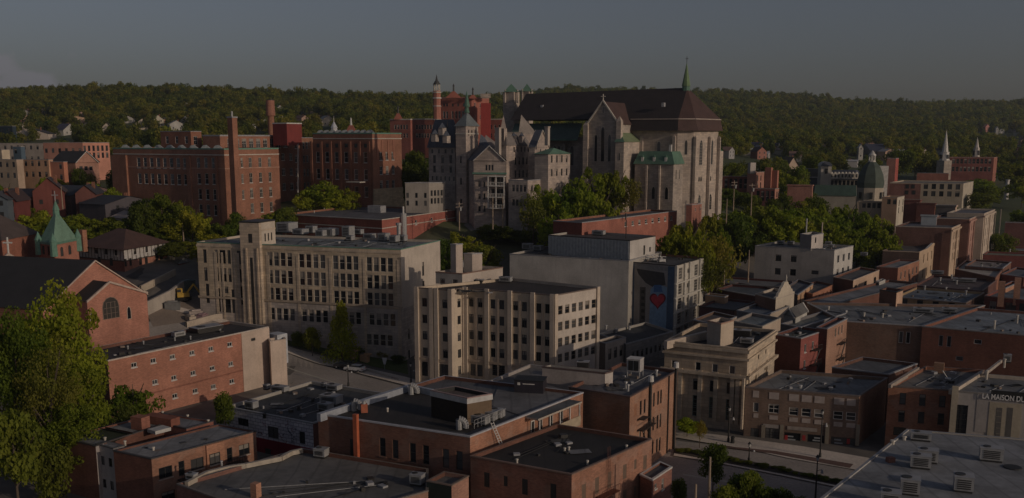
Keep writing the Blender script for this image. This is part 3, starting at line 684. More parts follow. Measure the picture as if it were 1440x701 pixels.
# ================================================================ rooftop things
def boxunit(u,v,zroof,w,d,h,rot,label,kind='hvac',group='rooftop machine boxes'):
    c=Q(u,v,zroof); m=MB(); r=rad(rot); t=root('rooftop_unit',c,label,'rooftop unit',group)
    m.box(c,w,d,zroof+.25,zroof+h,GALV if kind!='dark' else DARKF,r); m.box(c,w+.12,d+.12,zroof+h,zroof+h+.08,GREYM,r); m.build('casing',t)
    m=MB(); m.box(c,w*.9,d*.9,zroof-.02,zroof+.25,DARKF,r); m.build('base_frame',t)
    ca,sa=math.cos(r),math.sin(r); m=MB()
    for k in range(5): 
        yy=-d/2-.02; zz=zroof+.45+k*(h-.6)/5
        p=lambda x,y:(c[0]+x*ca-y*sa,c[1]+x*sa+y*ca)
        m.prism([p(-w*.36,yy-.03),p(w*.36,yy-.03),p(w*.36,yy),p(-w*.36,yy)],zz,zz+(h-.6)/9,DARKF)
    m.build('louvre',t)
    m=MB(); m.cyl((c[0]-.2*w*ca,c[1]-.2*w*sa),min(w,d)*.3,min(w,d)*.3,zroof+h+.08,zroof+h+.16,DARKF,14); m.build('fan_grille',t)
    return t
def vents(B,lst,mat=None,h=.6,r=.14):
    for u,v in lst:
        z=B.z-.45; c=Q(u,v,z); m=MB(); mat=CREAMF if mat in(None,WHITE) else mat; m.cyl(c,r,r,z-.05,z+h,mat or WHITE,8); m.cyl(c,r*1.5,r*1.2,z+h,z+h+.15,mat or WHITE,8); m.build('vent_pipe',B.root)
# ================================================================ low red block in front of the factory
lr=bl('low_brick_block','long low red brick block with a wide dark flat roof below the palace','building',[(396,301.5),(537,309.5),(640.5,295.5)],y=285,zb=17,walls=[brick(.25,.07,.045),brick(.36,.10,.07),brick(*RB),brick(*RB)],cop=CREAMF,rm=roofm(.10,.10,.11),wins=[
 grid(1,(585,313),(628,307),(585,313),3,1,1.2,1.4,WHITE,'sash',WHITE)])
for e in(0,1): band(lr,e,lr.z-2.6,.25,CREAMF,.06)
m=MB(); c=Q(530,299,lr.z-.4); m.box(c,5,3,c[2],c[2]+2.2,GREYM,rad(-28)); m.build('roof_hatch',lr.root)
m=MB(); a,b,L,d=edgegeo(lr,1); s,_=SZ(lr,1,565,320); c=(a[0]+d[0]*s+.6,a[1]+d[1]*s-.7); m.cyl(c,.95,.95,15,lr.z+1.2,GALV,12); m.cyl(c,.3,.3,lr.z+1.2,lr.z+3.2,WHITE,8); m.build('silo',lr.root)
vents(lr,[(456,296),(442,300),(612,292)])
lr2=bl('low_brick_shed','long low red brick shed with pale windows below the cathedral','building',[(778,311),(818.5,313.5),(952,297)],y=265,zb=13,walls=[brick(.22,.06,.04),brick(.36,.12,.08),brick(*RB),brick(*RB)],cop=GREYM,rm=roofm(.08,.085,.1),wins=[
 grid(1,(880,315.5),(944,306),(880,315.5),8,1,1.3,1.3,WHITE,'sash',WHITE)])
vents(lr2,[(862,303)],GALV,1.2,.5); vents(lr2,[(880,309)],DARKF,1.6,.2)
bl('small_brick_house','small red brick block tucked against the foot of the cathedral apse','house',[(968,287),(973,288.5),(990,286)],y=300,zb=15,wall=brick(.34,.13,.09),wins=[grid(1,(978,295),(985,294),(978,295),2,1,.7,1,WHITE,'sash')])
# ================================================================ the beige school
sch=bl('beige_school','long beige stone school with rows of dark windows in fours and a square stair tower','school',
 [(276.7,340.8),(563.4,351.2),(618.8,338.5)],y=218,zb=3,walls=[stone(.48,.395,.295),stucco(.48,.42,.36),stucco(*BEI),stucco(*BEI)],cop=COPPER,cv=.1,rm=roofm(.17,.18,.18),low=(0,500,431.5,stone(.34,.30,.27),(0,1)),wins=
 [grid(0,(u0,v0),(u1,v0+1.3),(u0+2,v0+49.5),4,3,1.35,3.2,CREAMF,'sash') for u0,u1,v0 in((379,407,364.5),(424,453.5,367),(471.5,500,369.3),(519,548.5,371.8))]+
 [grid(0,(u0+4,v0+77),(u1+4,v0+78.5),(u0+4,v0+77),4,1,1.35,2.9,CREAMF,'sash') for u0,u1,v0 in((379,407,364.5),(424,453.5,367),(471.5,500,369.3),(519,548.5,371.8))]+
 [grid(0,(519,477.5),(548.5,479.5),(519,477.5),4,1,1.35,2.6,CREAMF,'sash'),
  grid(0,(288,360.5),(288,360.5),(291,386),1,2,.95,3.2,DARKF,'sash'),grid(0,(292,413),(292,413),(292,413),1,1,.95,4.6,DARKF,'sash'),
  grid(0,(336,362.5),(336,362.5),(338,388),1,2,.95,3.2,DARKF,'sash'),grid(0,(339.5,416),(339.5,416),(339.5,416),1,1,.95,4.4,DARKF,'sash'),
  grid(0,(304,361),(304,361),(306,386),1,2,.9,3.2,DARKF,'sash'),grid(0,(313,361.5),(313,361.5),(315.5,387),1,2,1.6,3.2,DARKF,'sash'),grid(0,(322,361.8),(322,361.8),(324,387.5),1,2,.9,3.2,DARKF,'sash'),
  grid(0,(317,408),(317,408),(317,408),1,1,1.6,1.6,DARKF,'sash'),grid(0,(318.5,428.5),(318.5,428.5),(318.5,428.5),1,1,2.3,3.9,BLACK,'cross',name='door'),grid(0,(308,422),(308,422),(308,422),1,1,.8,5.6,DARKF,'sash'),grid(0,(328,424),(328,424),(328,424),1,1,.8,5.6,DARKF,'sash'),
  grid(1,(595,378.5),(595,378.5),(595,378.5),1,1,1.1,3.2,DARKF,'sash'),grid(1,(595.5,399.5),(595.5,399.5),(595.5,399.5),1,1,1.1,1.4,DARKF,'sash'),
  grid(1,(575,470),(575,470),(575,500),1,2,.8,2.4,DARKF,'sash')])
_,zb1=SZ(sch,0,500,430.5); band(sch,0,zb1,.45,stone(.40,.33,.26),.28)
_,zb2=SZ(sch,0,540,455)
band(sch,0,-4,zb1+4-.6,stone(.30,.275,.25),.12,'stone_base',s0=edgegeo(sch,0)[2]*.30) if False else None
a,b,L,d=edgegeo(sch,0)
for u,w in((299.5,.7),(309,.5),(318,.0),(326,.5),(332,.5),(559,.8),(373.5,.8),(415.5,.6),(462,.6),(510,.6)):
    if w: pier(sch,0,u,w,0,sch.z-2.2 if u<340 else sch.z-2.4,stone(.48,.40,.315),.1)
band(sch,0,sch.z-1.0,.5,stone(.48,.40,.315),.16,'cornice')
# stair tower standing proud of the long wall
tw=bl('','','',[(342.5,307.5),(362.7,308),(391,303.5)],y=205.5,zb=0,rt=sch.root,pname='stair_tower',walls=[stone(.48,.395,.31),stucco(.47,.41,.34),stucco(*BEI),stucco(*BEI)],cop=DARKF,cv=.25,wins=[
 grid(0,(354,331),(354,331),(354,331),1,1,.9,2.0,DARKF,'sash'),grid(1,(372,329),(385,327.5),(372,329),3,1,.6,1.8,DARKF,'plain')]) if False else None
s_0,_=SZ(sch,0,344,400); s_1,_=SZ(sch,0,371,400); zt=sch.z
q=lambda s,o:(a[0]+d[0]*s+d[1]*o,a[1]+d[1]*s-d[0]*o)
m=MB(); m.prism([q(s_0,1.0),q(s_1,1.0),q(s_1,-.02),q(s_0,-.02)],-3,zt+5.0,stone(.48,.395,.31)); 
m.prism([q(s_0,-.03),q(s_1,-.03),q(s_1,-6),q(s_0,-6)],zt-.5,zt+5.0,stucco(.47,.41,.34),roofm(.08,.08,.08))
m.prism([q(s_0-.1,1.1),q(s_1+.1,1.1),q(s_1+.1,-6.1),q(s_0-.1,-6.1)],zt+5.0,zt+5.3,DARKF)
m.prism([q(s_0-.08,1.08),q(s_1+.08,1.08),q(s_1+.08,-6.08),q(s_0-.08,-6.08)],zt+3.1,zt+3.4,stone(.48,.40,.315)); m.build('stair_tower',sch.root)
m=MB(); sm=(s_0+s_1)/2+.2; m.prism([q(sm-.35,1.03),q(sm+.35,1.03),q(sm+.35,.9),q(sm-.35,.9)],4.5,zt-3,DARKF)
m.prism([q(sm-.5,1.03),q(sm+.5,1.03),q(sm+.5,.9),q(sm-.5,.9)],zt+.4,zt+2.5,DARKF); m.build('window',sch.root)
for k in(1.2,2.6,4.0):
    m=MB(); e=[q(s_1+.03,-k),q(s_1+.03,-k-.5)]; m.face([(*e[0],zt+.6),(*e[1],zt+.6),(*e[1],zt+2.4),(*e[0],zt+2.4)],BLACK); m.build('window',sch.root)
for o in(-.55,.75): 
    m=MB(); m.prism([q(sm+o*2.2-.2,1.25),q(sm+o*2.2+.2,1.25),q(sm+o*2.2+.2,1.0),q(sm+o*2.2-.2,1.0)],-2,zt-.8,stone(.47,.38,.29)); m.build('pilaster',sch.root)
m=MB(); m.prism([q(s_1-.8,3.0),q(s_1+4,3.0),q(s_1+4,.02),q(s_1-.8,.02)],5.2,5.8,stucco(*BEI),None,True)
for s in(s_1-.6,s_1+1.2,s_1+3.8): m.prism([q(s-.3,2.9),q(s+.3,2.9),q(s+.3,2.3),q(s-.3,2.3)],-2,5.2,stucco(*BEI))
m.prism([q(s_1-.3,.1),q(s_1+3.5,.1),q(s_1+3.5,.02),q(s_1-.3,.02)],0,5,BLACK); m.build('entrance_porch',sch.root)
for k,(u,v,w,dd,h) in enumerate([(404,327,4,4,2.6),(423,330,3,3,1.4),(438,328,2.4,2,1.8),(452,333,2.2,2,1.6),(462,332,4.5,3,1.9),(490,333,2.2,2.5,2.6),(493,339,1.6,1.6,1.2),(520,337,2.5,2,1.4),(540,339,2.2,2.2,1.8),(555,341,1.8,2,1.6),(505,330,2,1.6,1.3),(566,340,2,1.5,1.5)]):
    boxunit(u,v,sch.z-.4,w,dd,h,-25,'%s grey machine box on the school roof, %s of twelve from the left'%(('squat' if h<1.7 else 'tall'),['first','second','third','fourth','fifth','sixth','seventh','eighth','ninth','tenth','eleventh','twelfth'][k]))
m=MB(); c=Q(561,338,sch.z-.4); m.cyl(c,.5,.5,c[2],c[2]+3.6,GALV,10); m.cyl(c,.7,.7,c[2]+3.6,c[2]+4.2,GALV,10); m.build('exhaust_stack',sch.root)
# ================================================================ beige office block in the middle
off=bl('beige_office','five storey beige office block with fluted piers and a stepped front corner','office block',
 [(582.6,404.8),(632.7,408.6),(651,405.3),(780,415.8),(843.5,404.6)],y=196,ref=1,zb=0,back=[(690,389),(668,391)] if False else [(716.5,391.8)],walls=[stucco(.5,.41,.31),stucco(.51,.43,.34),stucco(.49,.40,.30),stucco(.5,.44,.385),stucco(*BEI)],rm=roofm(.032,.024,.022),cop=plain((.16,.12,.10)),cv=.12,wins=[
 grid(0,(597,425.5),(625.5,428),(598,495),3,4,1.15,1.75,DARKF,'pane2'),
 grid(0,(597.5,519),(597.5,519),(597.5,519),1,1,1.4,3.0,DARKF,'plain',name='shop_window'),grid(0,(619.5,521),(619.5,521),(619.5,521),1,1,3.6,2.6,DARKF,'grid',name='shop_window'),
 grid(1,(645.5,426.5),(645.5,426.5),(646,521),1,5,1.0,1.75,DARKF,'pane2'),
 ]+[grid(2,(u,v),(u+12.6,v+1.2),(u+.4,v+68.5),2,4,1.1,1.85,DARKF,'pane2') for u,v in((662.5,425.2),(693,427.8),(724.8,430.5),(757.5,433.5))]+
 [grid(2,(u,521),(u,521),(u,521),1,1,2.9,2.4,DARKF,'grid',name='shop_window') for u in(670,701)]+
 [grid(3,(788,436.5),(835,426),(788,504),6,4,1.35,1.75,plain((.2,.15,.1)),'sash')])
for e,us in((0,(584,605,612,632)),(1,(634.5,650)),(2,(654,684.5,717.5,750,778)),(3,(782,842))):
    for u in us: pier(off,e,u,.9,-2,off.z+.25,stucco(.50,.42,.34),.35)
for e,us in((0,(604.5,612.5)),(2,(669,700,731,764))):
    for u in us: pier(off,e,u,.35,2,off.z-1.6,stucco(.44,.35,.27),.12,'rib')
for e in(0,2): band(off,e,SZ(off,e,610 if e==0 else 690,508 if e==0 else 512)[1],.5,stucco(.42,.33,.25),.2)
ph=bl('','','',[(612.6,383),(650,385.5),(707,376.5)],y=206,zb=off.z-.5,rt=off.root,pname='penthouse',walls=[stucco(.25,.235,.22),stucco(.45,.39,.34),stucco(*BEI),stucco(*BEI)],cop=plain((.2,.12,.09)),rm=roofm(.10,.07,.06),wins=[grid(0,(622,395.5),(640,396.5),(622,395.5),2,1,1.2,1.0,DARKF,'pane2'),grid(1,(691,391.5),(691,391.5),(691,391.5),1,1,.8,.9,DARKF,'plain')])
for (u0,u1,u2,v,y,h,nm) in((633.5,641,650.5,344.5,209,5.2,'chimney'),(652,664,678,357.5,212,3.8,'lift_house')):
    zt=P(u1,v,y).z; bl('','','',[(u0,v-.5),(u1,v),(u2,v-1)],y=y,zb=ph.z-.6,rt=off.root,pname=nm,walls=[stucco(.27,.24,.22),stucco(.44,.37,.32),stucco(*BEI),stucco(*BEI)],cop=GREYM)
for k,(u,v,w,h,lab) in enumerate([(646,378,1.5,1.3,'small white machine box beside the chimney on the beige office penthouse'),(655,377,1.2,1.6,'upright white machine box in front of the lift house on the beige office penthouse'),(711,397,2.6,1.1,'pale slanting roof box beside the penthouse on the beige office roof'),(672,398,2.4,.7,'low dark box below the penthouse on the beige office roof')]):
    boxunit(u,v,ph.z-.4 if k<2 else off.z-.4,w,1.4,h,-20,lab,'dark' if k==3 else 'hvac')
m=MB(); c=Q(652,352,ph.z); m.tube((c[0],c[1]-25,ph.z),(c[0],c[1]-25,ph.z+1),.03,IRON); 
# small planters, awning in front
# ================================================================ low pale block and annex between office and mural
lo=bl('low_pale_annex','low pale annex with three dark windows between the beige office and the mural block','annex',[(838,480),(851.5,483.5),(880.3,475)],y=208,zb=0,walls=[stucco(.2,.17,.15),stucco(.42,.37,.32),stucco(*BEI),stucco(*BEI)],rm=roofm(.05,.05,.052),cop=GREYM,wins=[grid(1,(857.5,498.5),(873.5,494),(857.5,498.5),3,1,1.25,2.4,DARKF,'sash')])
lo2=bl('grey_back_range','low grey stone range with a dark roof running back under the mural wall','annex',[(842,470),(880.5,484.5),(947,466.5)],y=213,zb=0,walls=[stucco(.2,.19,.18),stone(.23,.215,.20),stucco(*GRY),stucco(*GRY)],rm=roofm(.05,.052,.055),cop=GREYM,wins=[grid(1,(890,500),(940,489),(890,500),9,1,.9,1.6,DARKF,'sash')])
vents(lo2,[(885,464),(852,463),(866,468)],GALV,.8,.3)
# ================================================================ grey theatre with fly loft, and the mural block
th=bl('grey_theatre','big windowless grey brick theatre with a ribbed metal fly loft on top','theatre',[(716.8,357.5),(884.3,367.3),(930,355)],y=243,zb=0,walls=[stucco(.52,.485,.44),stucco(*GRY),stucco(*GRY),stucco(*GRY)],rm=roofm(.06,.06,.065),cop=GREYM)
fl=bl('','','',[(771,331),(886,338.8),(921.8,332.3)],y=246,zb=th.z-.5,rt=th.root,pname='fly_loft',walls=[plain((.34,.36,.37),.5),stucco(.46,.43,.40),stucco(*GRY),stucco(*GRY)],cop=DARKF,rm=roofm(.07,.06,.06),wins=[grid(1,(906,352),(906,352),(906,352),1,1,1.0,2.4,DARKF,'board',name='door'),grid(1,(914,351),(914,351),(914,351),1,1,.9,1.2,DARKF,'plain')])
a,b,L,d=edgegeo(fl,0)
for k in range(26):
    s=L*(k+.5)/26; m=MB(); n=(d[1],-d[0]); m.prism([(a[0]+d[0]*q_+n[0]*o,a[1]+d[1]*q_+n[1]*o) for q_,o in((s-.12,.1),(s+.12,.1),(s+.12,-.02),(s-.12,-.02))],th.z,fl.z-.2,plain((.37,.39,.4),.5)); m.build('metal_rib',th.root)
for k,(u,v,w,h,lab) in enumerate([(742,351,2.6,1.6,'pale boxed machine at the left end of the theatre roof'),(757,353,2.4,1.4,'dark boxed machine beside the fly loft on the theatre roof'),(842,331,3.2,1.2,'wide pale machine on top of the ribbed fly loft')]):
    boxunit(u,v,(th.z if k<2 else fl.z)-.4,w,1.8,h,-28,lab)
m=MB(); c=Q(882,338,fl.z-.4); m.tube((c[0],c[1]+3,fl.z-.3),(c[0],c[1]+3,fl.z+4.5),.12,IRON); m.build('roof_mast',th.root)
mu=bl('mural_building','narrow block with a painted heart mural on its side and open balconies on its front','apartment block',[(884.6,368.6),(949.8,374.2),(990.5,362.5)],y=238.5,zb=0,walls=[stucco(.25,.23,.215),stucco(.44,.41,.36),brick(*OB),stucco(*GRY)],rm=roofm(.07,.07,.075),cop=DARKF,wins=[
 grid(1,(957,385),(957,385),(954,469),1,5,2.3,2.9,CREAMF,'grid'),grid(1,(979,380),(979,380),(976.5,463),1,5,2.3,2.9,CREAMF,'grid'),grid(1,(967.5,381),(967.5,381),(965.5,462),1,5,.7,1.1,DARKF,'sash')])
for u in(952.5,964,971,985.5): pier(mu,1,u,.45,-2,mu.z+.1,plain((.55,.52,.46)),.5)
for v in(398,418,438.5,458.5):
    _,z=SZ(mu,1,957,v); band(mu,1,z,.35,plain((.5,.47,.42)),.45,'balcony_slab')
def mural():
    e=0; a,b,L,d=edgegeo(mu,e); n=(d[1],-d[0])
    def pt(u,v,o): s,z=SZ(mu,e,u,v); return (a[0]+d[0]*s+n[0]*o,a[1]+d[1]*s+n[1]*o,z)
    blue=plain((.075,.12,.19),.8); sky=plain((.22,.34,.48),.8); m=MB()
    m.face([pt(885,370,.02),pt(892.5,370.7,.02),pt(890.5,463,.02),pt(883,462,.02)],blue)
    m.face([pt(939.5,374.5,.02),pt(948.5,375.5,.02),pt(946,468,.02),pt(936.5,467,.02)],blue)
    m.face([pt(892.5,372.6,.02),pt(939.5,376.4,.02),pt(938.5,381.5,.02),pt(892.6,376.6,.02)],plain((.26,.25,.24),.8))
    dk=plain((.06,.055,.055),.8); m.face([pt(895,378,.02),pt(934,384,.02),pt(936,401,.02),pt(918,404,.02),pt(908,398,.02),pt(898,386,.02)],dk)
    m.face([pt(900,404,.02),pt(908,404,.02),pt(907,462,.02),pt(899,460,.02)],plain((.09,.08,.075),.8))
    for i in range(6): m.face([pt(902,408+9*i,.035),pt(906.5,408.4+9*i,.035),pt(906.3,413+9*i,.035),pt(901.8,412.6+9*i,.035)],BLACK)
    m.face([pt(915,407,.03),pt(920,401.5,.03),pt(931,402,.03),pt(938,404,.03),pt(936.5,466.5,.03),pt(912.5,462,.03)],sky)
    m.face([pt(920,401,.04),pt(930,401,.04),pt(932,411,.04),pt(919,411,.04)],plain((.07,.16,.34),.8))
    def heart(k,o,mat):
        P_=[]
        for i in range(40):
            t=i/40*2*math.pi; x=16*math.sin(t)**3; y=13*math.cos(t)-5*math.cos(2*t)-2*math.cos(3*t)-math.cos(4*t)
            P_.append(pt(925+x*.72*k,422.5-y*.80*k,o))
        m.face(P_,mat)
    heart(1,.05,plain((.2,.015,.025),.8)); heart(.8,.065,plain((.58,.05,.07),.8))
    m.build('mural',mu.root)
mural()
# metal frames on the mural roof
for k in range(3):
    c=Q(908+k*11,366+k*1.5,mu.z-.4); m=MB(); 
    for dx in(-1.1,1.1): m.tube((c[0]-dx,c[1],c[2]),(c[0]+dx*.4,c[1],c[2]+1.5),.09,WHITE)
    m.tube((c[0]-1.2,c[1],c[2]+1.5),(c[0]+1.2,c[1]+.3,c[2]+1.3),.09,WHITE); m.box((c[0],c[1]),1.8,1.2,c[2]+.2,c[2]+.8,GALV,.4); m.build('roof_frame',mu.root)
# ================================================================ white corner block
wb=bl('white_block','whitish four storey block with a blank painted side wall and a narrow front','apartment block',[(1062,346),(1173.6,352),(1200,346)],y=280,zb=0,walls=[stucco(.44,.40,.36),stucco(.47,.45,.42),stucco(*GRY),stucco(*GRY)],cop=GREYM,rm=roofm(.09,.1,.11),wins=[
 grid(0,(1094.5,363),(1116,364),(1093.5,382),2,2,1.7,1.9,DARKF,'cross'),grid(0,(1146,383.5),(1146,383.5),(1146,383.5),1,1,2.0,1.1,DARKF,'plain'),
 grid(1,(1178.8,364.5),(1193.8,361.5),(1177,402.5),3,3,1.5,2.1,GREYM,'pane2'),grid(1,(1176.6,421),(1191.6,417),(1176.6,421),3,1,1.6,2.4,GREYM,'pane2')])
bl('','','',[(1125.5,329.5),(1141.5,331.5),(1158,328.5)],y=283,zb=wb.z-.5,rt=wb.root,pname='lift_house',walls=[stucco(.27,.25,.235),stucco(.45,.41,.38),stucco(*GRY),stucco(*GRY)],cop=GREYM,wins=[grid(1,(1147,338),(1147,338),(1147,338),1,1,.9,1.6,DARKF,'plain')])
m=MB(); c=Q(1133,337,wb.z-.4); m.cyl((c[0],c[1]),.25,.25,wb.z,wb.z+6.2,GALV,8); m.tube((c[0]+5,c[1],wb.z-14),(c[0]+5,c[1],wb.z+5),.22,stucco(.36,.3,.26)); m.build('flue',wb.root)
for k,(u,v) in enumerate([(1098,344),(1112,344.5),(1165,345),(1168,349)]): boxunit(u,v,wb.z-.4,1.8,1.5,1.0,-25,['leftmost small box on the white block roof','small box left of the lift house on the white block roof','small box behind the front edge of the white block roof','rightmost small box on the white block roof'][k])
# ================================================================ left foreground: church, half timbered house
_r=P(206.5,413.5,207); _n=Q(60,436,_r.z); _B=type('o',(),{})(); _B.pts=[tuple(_n[:2]),tuple(_r[:2])]; CHH=SZ(_B,0,125,367)[1]-_r.z; print('church gable',CHH,(_n.y,_r.y))
chb=bl('brick_church','salmon brick church with a black gabled roof and a big arched window','church',[(-190,418),(60,436),(206.5,413.5)],y=207,ref=2,zb=1,walls=[brick(*RB),brick(.43,.17,.11),brick(*RB),brick(*RB)],rm=shingle(.028,.027,.028),cop=plain((.46,.36,.30)),
 roof='gable',h=CHH,over=.3,ridge='l')
def S3(u,v,y): return P(u,v,y)
# porch gable in front of the end wall
a,b,L,d=edgegeo(chb,1); n=(d[1],-d[0])
qq=lambda s,o,z=0:(a[0]+d[0]*s+n[0]*o,a[1]+d[1]*s+n[1]*o,z)
oo=5.0
def sfor(u):
    lo,hi=-5.,L+5
    for _ in range(40):
        m_=(lo+hi)/2
        if px(qq(m_,oo,CHZ))[0]<u: lo=m_
        else: hi=m_
    return lo
CHZ=chb.z-1; sA=sfor(123.5); sB=sfor(206.5)
Bp=Bld(); Bp.pts=[qq(sA,oo)[:2],qq(sB,oo)[:2],qq(sB,0)[:2],qq(sA,0)[:2]]; Bp.root=chb.root
sL,zL=SZ(Bp,0,124,423); _,zA=SZ(Bp,0,153,396.8); zR=zL
m=MB(); m.prism([p for p in Bp.pts],-4,zL,brick(.43,.17,.11)); Lp=edgegeo(Bp,0)[2]; sm=SZ(Bp,0,153,397)[0]
P0=lambda s,z,o=oo:(*qq(sA+s,o)[:2],z)
m.face([P0(0,zL),P0(Lp,zL),P0(sm,zA)],brick(.43,.17,.11)); m.build('porch_wall',chb.root)
m=MB(); m.face([P0(-.3,zL-.2),P0(sm,zA),P0(sm,zA,-.1),P0(-.3,zL-.2,-.1)],shingle(.028,.027,.028)); m.face([P0(sm,zA),P0(Lp+.3,zL-.2),P0(Lp+.3,zL-.2,-.1),P0(sm,zA,-.1)],shingle(.028,.027,.028))
TR=plain((.46,.36,.30))
m.beam(P0(-.2,zL,oo+.15),P0(sm,zA+.2,oo+.15),.4,.4,TR); m.beam(P0(Lp+.2,zL,oo+.15),P0(sm,zA+.2,oo+.15),.4,.4,TR); m.build('porch_roof',chb.root)
put_window(Bp,0,SZ(Bp,0,156.3,440)[0],SZ(Bp,0,156.5,448.5)[1],3.8,4.4,plain((.2,.15,.12)),'arch',None,plain((.035,.03,.026),.8))
for u,v in((182,449),(130.5,458)): put_window(Bp,0,SZ(Bp,0,u,v)[0],SZ(Bp,0,u,v)[1],1.0,2.6,plain((.42,.34,.28)),'lancet',None)
pier(Bp,0,155.8,.18,2,zA-1.2,brick(.3,.12,.08),.08) if False else None
m=MB(); c=P(86,400,197); m.box((c[0],c[1]),1.6,1.6,2,P(86,389,197).z,brick(.42,.17,.11),rad(-27)); m.build('chimney',chb.root)
m=MB(); c=P(12,358,222); z0=c[2]; z1=P(12,334,222).z; m.tube((c[0],c[1],z0-3),(c[0],c[1],z1),.22,WHITE); m.tube((c[0]-1,c[1],z0+(z1-z0)*.68),(c[0]+1,c[1],z0+(z1-z0)*.68),.2,WHITE)
m.beam((c[0]-4,c[1]-3,z0-3.3),(c[0],c[1],z0+.4),.8,.6,TR); m.beam((c[0]+2.2,c[1]+1.5,z0-1.6),(c[0],c[1],z0+.4),.8,.6,TR); m.build('roof_cross',chb.root)
# copper steeple church behind
stp=bl('steeple_church','brick church with a verdigris copper pyramid steeple and corner pinnacles','church',[(54,341),(75,343.5),(109.5,336.5)],y=238,ref=1,zb=8,walls=[brick(.30,.10,.06),brick(.42,.16,.10),brick(*RB),brick(*RB)],roof='pyr',h=7.6,over=0,rm=shingle(.16,.27,.20),pname='tower_wall',wins=[
 grid(0,(61,352),(69,353),(61,352),2,1,1.2,2.2,DARKF,'plain'),grid(1,(87,354),(98,352),(87,354),2,1,1.3,2.3,DARKF,'arch')])
band(stp,0,stp.z-.3,.5,COPPER,.2,'cornice');band(stp,1,stp.z-.3,.5,COPPER,.2,'cornice')
m=MB(); c=stp.c; zt=stp.z+5.6; m.cyl(c,.85,.75,zt,zt+2.0,COPPER,8); m.cyl(c,.9,.1,zt+2.0,zt+4.2,COPPER,8); m.tube((*c,zt+4),(*c,zt+6.6),.12,GREYM); m.tube((c[0]-.8,c[1],zt+5.6),(c[0]+.8,c[1],zt+5.6),.11,GREYM); m.build('belfry',stp.root)
for p in stp.pts[:3]:
    m=MB(); m.cyl(p,.9,.8,stp.z-3,stp.z+.6,COPPER,8); m.cyl(p,.95,.05,stp.z+.6,stp.z+2.6,COPPER,8); m.build('pinnacle',stp.root)
nv=bl('','','',[(-60,332),(2,338),(54,328)],y=236,zb=8,rt=stp.root,pname='nave',walls=[brick(.30,.10,.06),brick(.34,.12,.07),brick(*RB),brick(*RB)],roof='hip',h=5.2,over=.5,ridge='l',rm=shingle(.095,.07,.06),wins=[grid(1,(5,347),(5,347),(5,347),1,1,1.4,3,DARKF,'plain')])
# half timbered house
tm=WHITE; TIM=plain((.06,.04,.03))
tud=bl('half_timbered_house','brick house with a half timbered white upper floor and a brown hipped roof','house',[(111,345.5),(173.5,351),(233,341)],y=258,ref=1,zb=11,walls=[plain((.5,.47,.44)),plain((.52,.49,.46)),plain((.5,.47,.44)),plain((.5,.47,.44))],roof='hip',h=4.2,over=1.1,ridge='l',rm=shingle(.085,.045,.035),wins=[
 grid(0,(122,352),(163,356),(122,352),4,1,1.2,1.5,DARKF,'pane2',WHITE),grid(1,(190,354),(222,348),(190,354),3,1,1.1,1.5,DARKF,'pane2',WHITE)])
lowr=tud.z-3.1
for e,u in((0,130),(1,200)):
    a,b,L,d=edgegeo(tud,e); n=(d[1],-d[0])
    m=MB(); m.prism([(a[0]+d[0]*s+n[0]*o,a[1]+d[1]*s+n[1]*o) for s,o in((-.1,.12),(L+.1,.12),(L+.1,-.02),(-.1,-.02))],4,lowr,brick(.40,.16,.10) if e else brick(.26,.09,.06)); m.build('brick_storey',tud.root)
    nt_=14 if e==0 else 11
    for k in range(nt_+1):
        s=L*k/nt_; m=MB(); m.prism([(a[0]+d[0]*q_+n[0]*o,a[1]+d[1]*q_+n[1]*o) for q_,o in((s-.11,.06),(s+.11,.06),(s+.11,-.02),(s-.11,-.02))],lowr,tud.z-.05,TIM); m.build('timber_post',tud.root)
    band(tud,e,lowr-.12,.24,TIM,.2,'timber_beam')
    Bq=Bld(); Bq.pts=[(a[0]+n[0]*.14,a[1]+n[1]*.14),(b[0]+n[0]*.14,b[1]+n[1]*.14)]; Bq.root=tud.root
    for u,v,w in(((140,372,1.2),(157,374,1.2)) if e==0 else ((177,375,.9),(184,374,.9),(198,372.5,1.2),(206,371,1.2),(221,367,1.3),(227,366,1.3))):
        s,z=SZ(Bq,0,u,v); mm=MB(); mm.prism([(Bq.pts[0][0]+d[0]*q_+n[0]*o,Bq.pts[0][1]+d[1]*q_+n[1]*o) for q_,o in((s-w/2,.02),(s+w/2,.02),(s+w/2,-.01),(s-w/2,-.01))],z,z+2.0,BLACK); mm.build('window',tud.root)
for k in range(9):
    c=Q(120+k*12.5,338-1.2*abs(k-4)+2,tud.z+1.0) ; 
m=MB(); c=P(116,333,264); m.box((c[0],c[1]),1.8,1.4,c[2]-4,P(116,323.5,264).z,brick(*OB),rad(-27)); m.build('chimney',tud.root)
an=bl('house_annex','small dark roofed brick annex beside the half timbered house','annex',[(238,366),(252,371),(272,367.5)],y=268,zb=11,wall=brick(.2,.06,.05),roof='hip',h=1.0,rm=shingle(.10,.10,.10))
pv=bl('garden_pavilion','low black roofed verandah below the half timbered house','verandah',[(165,385),(190,391),(232,380)],y=250,zb=8,wall=brick(.3,.12,.07),roof='hip',h=1.1,over=.8,rm=shingle(.03,.03,.032),wins=[grid(1,(200,392),(225,387),(200,392),3,1,2,1.6,DARKF,'plain')])
